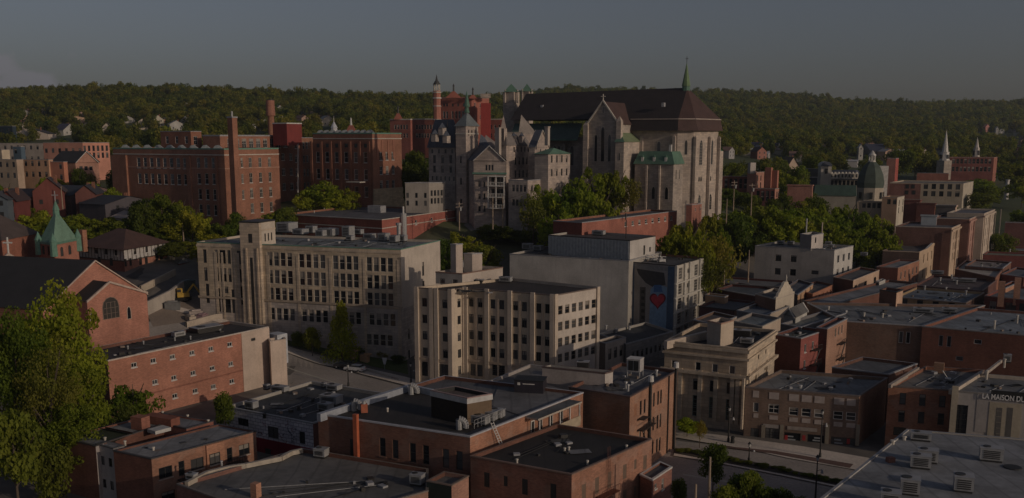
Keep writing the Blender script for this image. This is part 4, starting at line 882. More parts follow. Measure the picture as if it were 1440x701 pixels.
# concrete retaining wall
def wallstrip(name,pts,h,th,mat,label,cat,y0=150):
    g=[G(u,v,y0) for u,v in pts]; m=MB()
    for p,q in zip(g[:-1],g[1:]):
        d=(q-p); d.z=0; d.normalize(); n=Vector((-d.y,d.x,0))*th/2
        A=[p-n,p+n,q+n,q-n]
        m.face([(*A[0][:2],p.z-1),(*A[3][:2],q.z-1),(*A[3][:2],q.z+h),(*A[0][:2],p.z+h)],mat)
        m.face([(*A[1][:2],p.z-1),(*A[2][:2],q.z-1),(*A[2][:2],q.z+h),(*A[1][:2],p.z+h)],mat)
        m.face([(*A[0][:2],p.z+h),(*A[3][:2],q.z+h),(*A[2][:2],q.z+h),(*A[1][:2],p.z+h)],mat)
    m.face([(*A[3][:2],q.z-1),(*A[2][:2],q.z-1),(*A[2][:2],q.z+h),(*A[3][:2],q.z+h)],mat)
    A0=g[0]; return single(m,name,tuple(g[0]),label,cat)
wallstrip('retaining_wall',[(207,446),(222,437),(240,428),(258,414)],3.2,.6,stucco(.36,.32,.28),'light concrete retaining wall below the half timbered house','wall')
wallstrip('terrace_wall',[(198,412),(215,403),(232,396),(246,388)],1.6,.5,stucco(.40,.34,.27),'pale terrace wall between the verandah and the retaining wall','wall')
wallstrip('stone_wall',[(262,462),(300,452),(340,446),(376,448)],1.3,.6,stucco(.40,.34,.28),'low pale block wall in front of the school entrance','wall')
wallstrip('kerb_wall',[(404,492),(450,504),(480,512),(560,536)],.35,.3,stucco(.36,.33,.29),'low concrete edging along the lawn below the school','wall')
# ================================================================ salmon brick block with small windows (left foreground)
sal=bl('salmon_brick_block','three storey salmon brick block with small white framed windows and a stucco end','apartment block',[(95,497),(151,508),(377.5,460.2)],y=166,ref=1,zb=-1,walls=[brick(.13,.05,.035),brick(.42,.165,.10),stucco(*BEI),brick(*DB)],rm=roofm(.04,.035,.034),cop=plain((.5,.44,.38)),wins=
 [grid(1,(u,v),(u,v),(u,v),1,1,1.15,.85,WHITE,'pane2',WHITE) for u,v in((188.5,513.5),(215.5,507.5),(242.5,502),(270,496.5),(296.5,491),(323,484.5),(218,537.5),(244.5,531.5),(271.5,525),(298.5,518),(324.5,512),(246,557),(274.5,550),(300,544),(326,536.5))]+
 [grid(1,(356,477.5),(356,477.5),(356,477.5),1,1,1.3,.6,DARKF,'pane2'),grid(0,(144,534),(144,534),(144,534),1,1,1.1,3.4,GREYM,'plain',name='door'),grid(0,(110,513),(110,513),(110,513),1,1,1.8,1.8,GREYM,'cross',WHITE)])
a,b,L,d=edgegeo(sal,1); n=(d[1],-d[0]); sS,_=SZ(sal,1,341.5,520); m=MB()
q=lambda s,o:(a[0]+d[0]*s+n[0]*o,a[1]+d[1]*s+n[1]*o)
Bq=Bld(); Bq.pts=[q(0,.1),q(L,.1)]
m.prism([q(sS,.1),q(L+.1,.1),q(L+.1,-.02),q(sS,-.02)],-5,sal.z-.12,stucco(.50,.40,.33)); m.build('stucco_end',sal.root)
m=MB(); s,z=SZ(Bq,0,356,477.5); m.prism([(Bq.pts[0][0]+d[0]*q_+n[0]*o,Bq.pts[0][1]+d[1]*q_+n[1]*o) for q_,o in((s-.55,.03),(s+.55,.03),(s+.55,0),(s-.55,0))],z-.3,z+.25,BLACK); m.build('vent_grille',sal.root)
bl('','','',[(377.5,477),(380,481),(402,477.5)],y=194,zb=-6,rt=sal.root,pname='end_bay',walls=[stucco(.50,.40,.33)]*4,cop=stucco(.46,.38,.32))
m=MB(); c=P(390,470,199); m.box((c[0],c[1]),2.6,3,c[2]-6,P(390,469,199).z,plain((.45,.47,.5)),rad(53)); m.build('roof_hatch',sal.root)
m=MB(); c=P(233,487,189); m.box((c[0],c[1]),1.9,1.6,sal.z-.5,P(233,475,189).z,brick(.33,.12,.075),rad(53)); m.build('chimney',sal.root)
_,zq=SZ(sal,1,250,545); band(sal,1,zq,.25,brick(.3,.11,.07),.08,s0=1,s1=sS-.1)
boxunit(290,466,sal.z-.4,6,3,1.0,53,'long low pale skylight box on the salmon brick block roof','dark'); boxunit(251,474,sal.z-.4,2.4,1.2,1.0,53,'low box beside the chimney on the salmon brick block roof')
vents(sal,[(180,492),(202,485),(246,480),(268,478)],GALV)
# ================================================================ white painted block wall building with graffiti
gr=bl('graffiti_building','low building with a white block wall covered in scrawl above a red painted base','building',[(317.5,572.5),(440,596),(555,556)],y=149,ref=1,zb=-1,walls=[wallm('graffiti',(.62,.59,.6)),brick(.2,.07,.05),stucco(*GRY),stucco(*GRY)],rm=roofm(.05,.052,.056),cop=GREYM,wins=[
 grid(0,(342,594),(342,594),(342,594),1,1,2.4,1.25,DARKF,'pane2'),grid(0,(384,608.5),(384,608.5),(384,608.5),1,1,2.3,1.9,DARKF,'cross'),grid(0,(425,616),(425,616),(425,616),1,1,1.2,2.0,DARKF,'plain')])
a,b,L,d=edgegeo(gr,0); n=(d[1],-d[0]); m=MB()
q=lambda s,o:(a[0]+d[0]*s+n[0]*o,a[1]+d[1]*s+n[1]*o); zz=SZ(gr,0,380,619)[1]
m.prism([q(0,.09),q(L,.09),q(L,-.02),q(0,-.02)],-4,zz,stucco(.26,.012,.03)); m.build('painted_base',gr.root)
m=MB(); s,z=SZ(gr,0,378,642); m.prism([q(s-.6,.12),q(s+.6,.12),q(s+.6,.09),q(s-.6,.09)],z,z+1.3,BLACK); m.build('window',gr.root)
m=MB()   # scrawled tags on the wall
rr=random.Random(4)
for k in range(46):
    s=rr.uniform(.3,L-.6); z=rr.uniform(zz+.4,gr.z-.9)
    if any(abs(s-SZ(gr,0,u,600)[0])<1.5 for u in(342,384,425)) and z<gr.z-1: continue
    p=Vector((*q(s,.03),z))
    for j in range(4):
        s2=min(L-.1,max(.1,s+rr.uniform(-.5,.6))); z2=z+rr.uniform(-.5,.5); p2=Vector((*q(s2,.03),z2)); m.tube(p,p2,.035,plain((.06,.05,.09) if k%3 else (.2,.05,.06)),4); p=p2; s=s2; z=z2
m.build('graffiti',gr.root)
for k,(u,v,w,dd,h,lab) in enumerate([(354,575,1.8,1.4,1.3,'white box with a dark side near the left edge of the graffiti building roof'),(375,548,.9,.9,.9,'tiny white box behind the salmon block on the graffiti building roof'),(394,551,3,1.5,1.0,'heap of pale boxes at the back of the graffiti building roof'),(470,549,2.4,1.6,1.0,'grey box near the street side of the graffiti building roof'),(455,545,.8,.8,.8,'tiny pale box near the street side of the graffiti building roof'),(466,568,3.4,2,1.5,'big pale box standing against the dark parapet on the graffiti building roof'),(458,577,2.2,1.5,1.2,'pale box lowest beside the dark parapet on the graffiti building roof')]):
    boxunit(u,v,gr.z-.4,w,dd,h,-27,lab)
vents(gr,[(440,566),(420,577),(372,588)],BLACK,.6,.25)
# ================================================================ dark brick building with recessed black roof
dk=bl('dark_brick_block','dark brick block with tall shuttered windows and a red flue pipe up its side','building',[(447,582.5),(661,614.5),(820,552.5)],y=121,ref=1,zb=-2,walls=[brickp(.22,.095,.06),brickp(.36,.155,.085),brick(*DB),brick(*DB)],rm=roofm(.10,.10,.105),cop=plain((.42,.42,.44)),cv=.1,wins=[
 grid(0,(496,631),(496,631),(496,631),1,1,.85,2.6,BLACK,'board'),grid(0,(538,629),(556,631.5),(538,629),2,1,.95,2.55,DARKF,'sash',stucco(.2,.12,.09)),grid(0,(580.5,637),(599,640),(580.5,637),2,1,.95,2.6,DARKF,'sash',stucco(.2,.12,.09)),grid(0,(627,645),(646,648.5),(627,645),2,1,.95,2.5,DARKF,'sash',stucco(.2,.12,.09)),
 grid(1,(811,564),(811,564),(811,564),1,1,.7,1.9,WHITE,'sash',WHITE)])
# sunken black roof with blue-grey parapet
zr_=dk.z-.40
pp=[Q(*p,zr_) for p in((455,582),(657,609),(688,596),(607,549),(578,543))]; m=MB(); m.face([(p.x,p.y,zr_) for p in pp],roofm(.026,.022,.021)); m.build('black_roof',dk.root)
m=MB(); t=plain((.30,.32,.36),.5)
ps=[Q(448,582,dk.z+.5),Q(577,541,dk.z+.5),Q(608,548,dk.z+.5)]
m.beam(ps[0],ps[1],.7,1.1,t); m.beam(ps[1],ps[2],.6,1.1,t); m.build('parapet',dk.root)
pn=bl('','','',[(606,549.5),(657,560.5),(691.5,554.5)],y=127.5,zb=dk.z-.6,rt=dk.root,pname='roof_shed',walls=[brick(.035,.025,.02),stucco(.17,.12,.08),BLACK,BLACK],cop=plain((.32,.22,.2)),rm=roofm(.13,.10,.09),cv=.08)
for e in(0,1): band(pn,e,pn.z-.75,.7,plain((.45,.44,.43)),.1,'fascia')
m=MB(); 
for u in(640,648): c=Q(u,598,zr_)
for (u,v,r) in((503,571,.55),(583,548,.55),(651,597,.55)):
    c=P(u,v,128 if u<600 else 124); c=Q(u,v+4,zr_+.3); m=MB()
    for i in range(7):
        a0,a1=i/7*math.pi*.6,(i+1)/7*math.pi*.6
        A=Vector((c.x-.5+.9*math.sin(a0),c.y,c.z+.2+.9*math.cos(a0)));Bv=Vector((c.x-.5+.9*math.sin(a1),c.y,c.z+.2+.9*math.cos(a1))); m.tube(A,Bv,.42,GALV,10)
    m.cyl((c.x-.5,c.y),.42,.42,c.z-.4,c.z+1.1,GALV,10,False); m.build('roof_cowl',dk.root)
m=MB(); s,_=SZ(dk,0,503,600); a,b,L,d=edgegeo(dk,0); n=(d[1],-d[0]); c=(a[0]+d[0]*s+n[0]*.4,a[1]+d[1]*s+n[1]*.4)
m.box(c,.62,.55,3.2,dk.z+.9,plain((.42,.11,.05),.6),math.atan2(d[1],d[0])); m.build('flue_pipe',dk.root)
m=MB(); c=Q(512,577,dk.z+.1); m.box(c,.9,.8,c.z-.3,c.z+.9,plain((.35,.10,.05)),.3); m.cyl(c,.3,.3,c.z+.9,c.z+1.3,GALV,8); m.build('roof_vent_box',dk.root)
vents(dk,[(545,580),(663,585),(668,586),(680,592)],WHITE,.5,.13)
for k,(u,v,w,h,lab) in enumerate([(676,597,2.2,1.2,'left one of three tangled metal machines behind the ladder on the dark brick block'),(688,592,2.0,1.3,'middle one of three tangled metal machines behind the ladder on the dark brick block'),(699,588,1.8,1.2,'right one of three tangled metal machines behind the ladder on the dark brick block'),]): boxunit(u,v,zr_,w,1.4,h,-27,lab)
# parapet frame rails around the machines
m=MB()
for k in range(9):
    c=Q(667+k*5,603-k*2.1,dk.z); m.tube((c.x,c.y,dk.z),(c.x,c.y,dk.z+1.1),.04,GALV,5)
for zz in(.55,1.1): A=Q(667,603,dk.z);Bv=Q(707,586.2,dk.z); m.tube((A.x,A.y,dk.z+zz),(Bv.x,Bv.y,dk.z+zz),.035,GALV,5)
m.build('guard_rail',dk.root)
# ladder
m=MB(); s0,z0=SZ(dk,1,699,630); s1,z1=SZ(dk,1,691,594); a,b,L,d=edgegeo(dk,1); n=(d[1],-d[0])
for o in(-.28,.28): m.tube((a[0]+d[0]*(s0+o)+n[0]*1.0,a[1]+d[1]*(s0+o)+n[1]*1.0,z0),(a[0]+d[0]*(s1+o)+n[0]*.1,a[1]+d[1]*(s1+o)+n[1]*.1,z1),.06,WHITE,5)
for k in range(11):
    t=(k+.5)/11; ss=s0+(s1-s0)*t; zz=z0+(z1-z0)*t; oo_=1.0-.9*t
    m.tube((a[0]+d[0]*(ss-.28)+n[0]*oo_,a[1]+d[1]*(ss-.28)+n[1]*oo_,zz),(a[0]+d[0]*(ss+.28)+n[0]*oo_,a[1]+d[1]*(ss+.28)+n[1]*oo_,zz),.04,WHITE,5)
c=(a[0]+d[0]*s0,a[1]+d[1]*s0,z0); single(m,'ladder',c,'pale ladder leaning from the low black roof up to the dark brick block roof','ladder')
# balcony bay on its sunny side
s0,_=SZ(dk,1,741,590); s1,_=SZ(dk,1,800,570); q=lambda s,o:(a[0]+d[0]*s+n[0]*o,a[1]+d[1]*s+n[1]*o)
zb_=SZ(dk,1,760,607)[1]; zt_=dk.z-.4
m=MB(); m.prism([q(s0-.5,2.2),q(s1,2.2),q(s1,.05),q(s0-.5,.05)],zt_,zt_+.25,plain((.42,.36,.3)),roofm(.10,.10,.10),True); m.build('balcony_roof',dk.root)
m=MB(); m.prism([q(s0,2.0),q(s1,2.0),q(s1,.05),q(s0,.05)],zb_-.5,zb_,plain((.42,.34,.24)),None,True)
m.prism([q(s0,2.05),q(s1,2.05),q(s1,1.95),q(s0,1.95)],zb_,zb_+.95,plain((.42,.34,.24))); m.build('balcony',dk.root)
for t in np.linspace(.02,.98,5):
    m=MB(); s=s0+(s1-s0)*t; m.prism([q(s-.08,2.0),q(s+.08,2.0),q(s+.08,1.85),q(s-.08,1.85)],zb_,zt_,WHITE); m.build('balcony_post',dk.root)
for t in(.12,.3,.55,.8):
    m=MB(); s=s0+(s1-s0)*t; m.prism([q(s-.45,.1),q(s+.45,.1),q(s+.45,.05),q(s-.45,.05)],zb_,zb_+2.1,WHITE); m.prism([q(s-.3,.13),q(s+.3,.13),q(s+.3,.1),q(s-.3,.1)],zb_+.3,zb_+1.9,BLACK); m.build('door',dk.root)
# second storey gap wall between low roof and dark block is hidden by the low black roofed block
# ================================================================ low black roofed brick block in the foreground
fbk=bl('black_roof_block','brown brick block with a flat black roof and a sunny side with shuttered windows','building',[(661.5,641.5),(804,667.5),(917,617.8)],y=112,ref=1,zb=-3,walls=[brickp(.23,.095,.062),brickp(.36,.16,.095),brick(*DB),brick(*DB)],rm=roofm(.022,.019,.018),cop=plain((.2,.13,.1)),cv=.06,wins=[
 grid(0,(684.5,675),(684.5,675),(684.5,675),1,1,.8,1.9,BLACK,'board'),grid(0,(711,677),(711,677),(711,677),1,1,.55,1.3,BLACK,'board'),grid(0,(738,685),(738,685),(738,685),1,1,.8,2.0,BLACK,'board'),grid(0,(778,692),(778,692),(778,692),1,1,.8,2.0,BLACK,'board'),
 ]+[grid(1,(u,v),(u,v),(u,v),1,1,w,h,plain((.16,.11,.08)),'board',name='shutter') for u,v,w,h in((821,693,.85,2.1),(839.5,683,.85,2.1),(857,675,.85,2.1),(878.5,663.5,.85,1.9),(893.5,653,.55,1.3),(907,650.5,.85,1.9),(878.5,699,.85,1.9),(893,691,.55,1.3),(906,687,.85,1.9))])
vents(fbk,[(727,652),(826,654),(881,632),(794,636),(800,634.5)],WHITE,.45,.13)
m=MB(); c=Q(792,616,fbk.z-.4); m.box(c,1.0,.8,c.z,c.z+.5,DARKF,.4); m.build('roof_box',fbk.root)
s,z=SZ(fbk,1,852,693); a,b,L,d=edgegeo(fbk,1); n=(d[1],-d[0]); q=lambda s,o:(a[0]+d[0]*s+n[0]*o,a[1]+d[1]*s+n[1]*o)
RI=plain((.12,.04,.025)); m=MB(); m.prism([q(s-2.3,1.1),q(s+1.6,1.1),q(s+1.6,.03),q(s-2.3,.03)],z,z+.1,RI,None,True)
for k in range(9): m.tube((*q(s-2.3+k*.49,1.05),z),(*q(s-2.3+k*.49,1.05),z+1),.03,RI,4)
m.tube((*q(s-2.3,1.05),z+1),(*q(s+1.6,1.05),z+1),.04,RI,4)
for o in(-.2,.25): m.tube((*q(s+.2+o,.4),z-5),(*q(s+.2+o,.2),fbk.z+1.6),.035,RI,4)
for k in range(18): m.tube((*q(s,.3),z-4+k*.5),(*q(s+.45,.3),z-4+k*.5),.025,RI,4)
m.build('fire_escape',fbk.root)
# ================================================================ tall brown brick building behind it
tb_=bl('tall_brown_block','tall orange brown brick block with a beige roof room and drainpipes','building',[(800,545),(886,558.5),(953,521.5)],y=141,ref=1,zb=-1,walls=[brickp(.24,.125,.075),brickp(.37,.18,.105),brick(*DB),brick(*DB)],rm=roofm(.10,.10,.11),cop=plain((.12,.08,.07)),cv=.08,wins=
 [grid(1,(u,v),(u,v),(u+.3,v+41*1.6 if n_==3 else v+41),1,n_,.7,2.2,DARKF,'sash') for u,v,n_ in((901,574,2),(906.5,571.5,2),(919.5,562.5,3),(925.5,560,3),(929.5,558,3))]+[grid(1,(893.5,577),(893.5,577),(893.5,577),1,1,.9,1.9,plain((.3,.14,.08)),'board')])
zz=tb_.z
for u,v in((912,538),(947,524)):
    s,_=SZ(tb_,1,u,580); a,b,L,d=edgegeo(tb_,1); n=(d[1],-d[0]); c=(a[0]+d[0]*s+n[0]*.25,a[1]+d[1]*s+n[1]*.25); m=MB(); m.cyl(c,.22,.22,-1,zz+.8,BLACK,8); m.cyl(c,.45,.4,zz+.8,zz+1.7,WHITE,10); m.build('flue_pipe',tb_.root)
for u in(938.5,): 
    s,_=SZ(tb_,1,u,580); c=(a[0]+d[0]*s+n[0]*.15,a[1]+d[1]*s+n[1]*.15); m=MB(); m.cyl(c,.1,.1,-1,zz,BLACK,6); m.build('drainpipe',tb_.root)
s,z=SZ(tb_,1,905,600); m=MB(); q=lambda s,o:(a[0]+d[0]*s+n[0]*o,a[1]+d[1]*s+n[1]*o)
m.prism([q(s-2.6,1.1),q(s+2.4,1.1),q(s+2.4,.03),q(s-2.6,.03)],z,z+.12,IRON,None,True); m.prism([q(s-2.6,1.1),q(s-.3,1.1),q(s-.3,.03),q(s-2.6,.03)],z+1.7,z+1.8,IRON,None,True)
for k in range(9): m.tube((*q(s-2.6+k*.62,1.05),z),(*q(s-2.6+k*.62,1.05),z+1),.04,IRON,4)
m.tube((*q(s-2.6,1.05),z+1),(*q(s+2.4,1.05),z+1),.05,IRON,4); m.tube((*q(s-1,.9),z),(*q(s+2,.9),z-3),.08,IRON,4); m.build('fire_escape',tb_.root)
pb=bl('roof_room','long beige windowless roof room on the tall brown block','roof room',[(762.5,516.5),(851,525.5),(862,522.5)],y=149,zb=tb_.z-.4,extend=.5,walls=[stucco(.36,.31,.28),stucco(.42,.38,.35),stucco(*GRY),stucco(*GRY)],cop=plain((.12,.08,.07)),rm=roofm(.10,.085,.08))
# flat grey roof building left of it
fg=bl('grey_roof_block','low block with a wide pale grey flat roof behind the balcony bay','building',[(664,565),(739,589.5),(822,551.5)],y=137,ref=1,zb=-1,zr=dk.z-.02,walls=[brick(*RB)]*4,rm=roofm(.14,.135,.135),cop=plain((.3,.27,.26)),cv=.05) if False else None
z5=dk.z-.36; m=MB(); pp=[Q(*p,z5) for p in((690,570),(742,588),(818,554),(763,540),(700,545))]; m.face([(p.x,p.y,z5) for p in pp],roofm(.14,.135,.135)); m.build('grey_roof',dk.root)
nb=bl('corner_grey_block','grey roofed block between the dark brick block and the beige office','building',[(640,556),(700,565),(800,520)],y=160,zb=-1,zr=dk.z-2,walls=[stucco(.3,.27,.25)]*4,rm=roofm(.13,.125,.125),cop=plain((.36,.33,.3)),cv=.1)
c=Q(746,550,dk.z-.4); m=MB(); t=root('tank_box',c,'black slatted box with white marks left of the beige roof room','rooftop unit'); m.box(c,4.4,3.0,c.z,c.z+1.9,plain((.025,.022,.03),.5),rad(-12)); m.build('casing',t)
m=MB(); m.box(c,4.6,3.2,c.z+1.9,c.z+2.0,BLACK,rad(-12)); m.build('lid',t)
ca,sa=math.cos(rad(-12)),math.sin(rad(-12)); m=MB(); q=lambda x,y:(c[0]+x*ca-y*sa,c[1]+x*sa+y*ca)
m.prism([q(-1.7,-1.54),q(-1.3,-1.54),q(-1.3,-1.5),q(-1.7,-1.5)],c.z+1.2,c.z+1.6,WHITE); m.prism([q(-.9,-1.54),q(.9,-1.54),q(.9,-1.5),q(-.9,-1.5)],c.z+1.35,c.z+1.47,WHITE); m.build('marking',t)
# cooling tower machine
c=Q(893,529,tb_.z-.4); t=root('cooling_unit',c,'tall pale framed cooling machine on legs near the back of the tall brown block','rooftop unit')
m=MB(); m.box(c,2.2,2.0,c.z+.9,c.z+2.9,plain((.4,.38,.37)),rad(-25)); m.box(c,2.3,2.1,c.z+2.9,c.z+3.0,WHITE,rad(-25)); m.build('casing',t)
ca,sa=math.cos(rad(-25)),math.sin(rad(-25)); q=lambda x,y:(c[0]+x*ca-y*sa,c[1]+x*sa+y*ca); m=MB()
for x in(-.85,.05): m.prism([q(x,-1.04),q(x+.8,-1.04),q(x+.8,-1.0),q(x,-1.0)],c.z+1.1,c.z+2.7,BLACK)
m.build('louvre',t)
for x in(-1,1):
    for y in(-.9,.9): m=MB(); m.tube((*q(x,y),c.z),(*q(x,y),c.z+.9),.1,GALV,5); m.build('leg',t)
for k in range(5): m=MB()
vents(tb_,[(883,551),(923,530),(880,547)],GALV,1.0,.2)
boxunit(820,519,pb.z-.4,1.8,1.4,1.2,-12,'dark box on top of the beige roof room','dark')
# small brick lean-to at the foot
lt=bl('brick_lean_to','low brick lean to with a white window between the black roofed block and the street','annex',[(900,668),(917,676),(945,657.5)],y=121,ref=1,zb=-3,par=.15,walls=[brick(*RB),brick(.33,.14,.10),brick(*RB),brick(*RB)],cop=WHITE,rm=roofm(.1,.1,.105),wins=[grid(1,(922,684),(932,684),(922,684),1,1,.7,.7,WHITE,'plain',WHITE),grid(1,(932,681),(932,681),(932,681),1,1,.75,1.5,WHITE,'sash',WHITE)])
# ================================================================ brick apartment house, bottom left
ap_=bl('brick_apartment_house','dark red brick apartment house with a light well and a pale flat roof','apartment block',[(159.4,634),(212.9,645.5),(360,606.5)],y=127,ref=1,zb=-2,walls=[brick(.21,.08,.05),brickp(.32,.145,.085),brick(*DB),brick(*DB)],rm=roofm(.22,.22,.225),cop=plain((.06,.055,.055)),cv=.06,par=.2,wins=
 [grid(1,(u,v),(u,v),(u,v),1,1,w,1.6,DARKF,'pane2',plain((.4,.33,.28))) for u,v,w in((233,664.5,2.0),(277.5,652.5,2.0),(303,645.5,1.6),(343.5,632.5,1.8),(237,699,2.0))]+[grid(1,(u,v),(u,v),(u,v),1,1,.9,2.1,DARKF,'sash',name='door') for u,v in((255.5,659),(323,640))])
s,z=SZ(ap_,1,256,669); a,b,L,d=edgegeo(ap_,1); n=(d[1],-d[0]); q=lambda s,o:(a[0]+d[0]*s+n[0]*o,a[1]+d[1]*s+n[1]*o)
for u in(262,324):
    s,z=SZ(ap_,1,u,672 if u<300 else 652); m=MB(); m.prism([q(s-1.4,1.3),q(s+1.6,1.3),q(s+1.6,.03),q(s-1.4,.03)],z,z+.12,IRON,None,True)
    for k in range(8): m.tube((*q(s-1.4+k*.43,1.25),z),(*q(s-1.4+k*.43,1.25),z+.95),.03,IRON,4)
    m.tube((*q(s-1.4,1.25),z+.95),(*q(s+1.6,1.25),z+.95),.04,IRON,4); m.build('balcony',ap_.root)
s0,_=SZ(ap_,1,289.5,640); s1,_=SZ(ap_,1,314.5,630); m=MB(); w2=[grid]; m.prism([q(s0,.25),q(s1,.25),q(s1,-.02),q(s0,-.02)],-5,ap_.z-.15,brick(.45,.2,.11)); m.build('brick_bay',ap_.root)
Bq=Bld(); Bq.pts=[q(0,.42),q(L,.42)]; Bq.root=ap_.root; s,z=SZ(Bq,0,303,645.5); put_window(Bq,0,s,z-.8,1.7,1.6,DARKF,'pane2',plain((.45,.38,.32)))
lw=bl('','','',[(85.8,615.7),(134.5,627.5),(146,623)],y=135,zb=-8,zr=ap_.z-.01,rt=ap_.root,pname='wing',walls=[brick(.21,.08,.05),stucco(.3,.27,.26),brick(*DB),brick(*DB)],back=[(250,590),(228,580)],rm=roofm(.22,.22,.225),cop=plain((.06,.055,.055)),cv=.055,par=.2)
bk=bl('','','',[(134.5,624.5),(159.4,631),(175,627)],y=133,zb=-8,zr=ap_.z-.03,rt=ap_.root,pname='link_bay',walls=[stucco(.34,.31,.30)]*4,rm=roofm(.22,.22,.225),cop=plain((.1,.1,.1)),cv=.055,par=.2,wins=[grid(0,(144.5,648),(155,650),(146.5,680),2,2,.8,1.3,DARKF,'plain')])
bk2=bl('','','',[(199,590),(262,603),(300,592)],y=149,zb=-8,zr=ap_.z-.02,rt=ap_.root,pname='back_wing',walls=[brick(.28,.10,.07)]*4,rm=roofm(.18,.18,.19),cop=plain((.06,.055,.055)),cv=.05,par=.2,back=[(270,588),(226,580)])
m=MB(); zz=ap_.z-.17; pp=[Q(*p,zz) for p in((117,612),(163,622.5),(188,615),(172,603),(153,603))]; 
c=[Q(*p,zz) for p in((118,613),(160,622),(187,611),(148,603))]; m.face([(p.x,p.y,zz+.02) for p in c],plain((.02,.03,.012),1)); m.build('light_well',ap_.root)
m=MB(); m.face([(c[2].x,c[2].y,zz+.03),(c[3].x,c[3].y,zz+.03),(c[3].x*.99,c[3].y*.99,zz+.7),(c[2].x*.99,c[2].y*.99,zz+.7)],brick(.26,.09,.055)); m.build('well_wall',ap_.root)
m=MB(); c=Q(198,603,zz); m.box(c,2.2,1.6,c.z,c.z+1.9,brick(.30,.11,.07),rad(-27)); c=Q(228,596,zz); m.box(c,5.5,1.8,c.z,c.z+1.2,brick(.24,.08,.05),rad(-27)); m.build('chimney',ap_.root)
m=MB(); c=Q(224,607,zz); m.box(c,2.6,2.0,c.z,c.z+.5,plain((.45,.44,.42)),rad(53)); m.build('skylight',ap_.root)
vents(ap_,[(117,612),(148,622),(176,627),(216,636),(218,592),(229,585),(264,590),(293,597)],WHITE,.6,.16)
# ================================================================ bottom foreground pale flat roof
zf_=8.2
bt=Bld(); ppx=[(248,681),(420,745),(600,691),(658,668),(604,657)]
bt=bl('low_front_block','low pinkish brick block with a wide worn grey roof at the bottom of the view','building',[(248.5,681),(420,742),(602,690.5)],zr=zf_,zb=-2,walls=[brick(.22,.10,.075),brick(.36,.19,.13),brick(*DB),brick(*DB)],back=[(602,660),(424,631)],rm=roofm(.135,.13,.125),cop=plain((.18,.15,.13)),cv=.08)
bt2=bl('brick_stair_head','pink brick stair head with a lid like grey roof beside the shuttered windows','stair head',[(600,676.5),(635,683),(659,669.5)],y=117,ref=1,zb=zf_-6,zr=zf_+.9,walls=[stucco(.03,.04,.035),brick(.40,.20,.14),brick(.40,.20,.14),brick(*DB)],rm=roofm(.12,.115,.11),cop=plain((.2,.15,.12)),cv=.05)
for u,v,w,dd,h,lab in((452,643,1.7,1.3,1.2,'rust stained white box beside the red flue pipe on the low front roof'),(587,682,1.6,1.2,1.4,'brown metal box beside the pink stair head on the low front roof'),(270,676,1.2,.9,.9,'small pale rounded box at the left corner of the low front roof')): boxunit(u,v,zf_-.4,w,dd,h,-20,lab)
vents(bt,[(312,659)],GALV,.9,.14)
m=MB(); c=Q(360,694,zf_); m.box(c,.9,.9,c.z-1,c.z+1.3,brick(.42,.19,.11),rad(-27)); m.build('chimney',bt.root)
m=MB(); pp=[Q(*p,zf_+.25) for p in((262,678),(290,663),(322,655),(345,652),(395,642),(410,634),(425,631))]
for p,q_ in zip(pp[:-1],pp[1:]): m.beam(p,q_,.5,.6,plain((.38,.33,.27)))
m.build('parapet',bt.root)
# ================================================================ ornate stone bank
TS=stone(.42,.335,.25); TS2=stone(.48,.40,.31)
bank=bl('stone_bank','ornate tan stone bank with tall pilasters and heavy cornices','bank',[(935,480.5),(1051.8,492),(1091,465)],y=166,ref=1,zb=0,walls=[TS,TS2,TS,TS],rm=roofm(.022,.02,.022),cop=TS2,cv=.15,wins=[
 grid(0,(948,512.5),(948,512.5),(948,512.5),1,1,1.0,1.4,WHITE,'plain'),grid(0,(981.5,515.5),(1029.5,519.5),(981.5,515.5),3,1,1.0,1.5,WHITE,'plain'),
 grid(0,(980.5,541),(1028,545),(980.5,541),3,1,1.5,2.0,DARKF,'cross'),grid(0,(979.5,571),(1026.5,576.5),(979.5,571),3,1,1.5,3.8,plain((.10,.16,.15)),'grid'),
 grid(1,(1067,500),(1077,496),(1068,522),2,2,.8,1.4,DARKF,'plain')])
for e,us in((0,(952,964,993,1016,1040,1048)),(1,(1055,1063,1073,1088))):
    for u in us: pier(bank,e,u,.75,1.2,bank.z-4.5,TS2,.3)
_,z1=SZ(bank,0,1000,528); _,z2=SZ(bank,0,1000,503)
for e in(0,1): band(bank,e,z1,.55,TS2,.6,'cornice'); band(bank,e,z2,.35,TS2,.35,'cornice'); band(bank,e,bank.z-.7,.5,TS2,.35,'cornice'); band(bank,e,-1,2.3,TS2,.2,'plinth')
bl('','','',[(995,452),(1014,456),(1032,451)],y=170,zb=bank.z-.6,rt=bank.root,pname='roof_house',walls=[stucco(.36,.31,.26),stucco(.46,.38,.3),stucco(*BEI),stucco(*BEI)],cop=plain((.35,.22,.16)))
m=MB(); A=Q(936,480,bank.z+.4);Bv=Q(994,466,bank.z+1.0); m.beam(A,Bv,.8,1.4,plain((.46,.38,.31))); m.build('parapet',bank.root)
boxunit(1004,480,bank.z-.4,2.4,1.4,1.2,-25,'pale machine box in the middle of the bank roof'); boxunit(1050,484,bank.z-.4,2.2,1.2,1.0,-25,'pale machine box at the front right of the bank roof'); boxunit(1044,474,bank.z-.4,3,1.6,1.3,-25,'dark tangled box at the back right of the bank roof','dark')
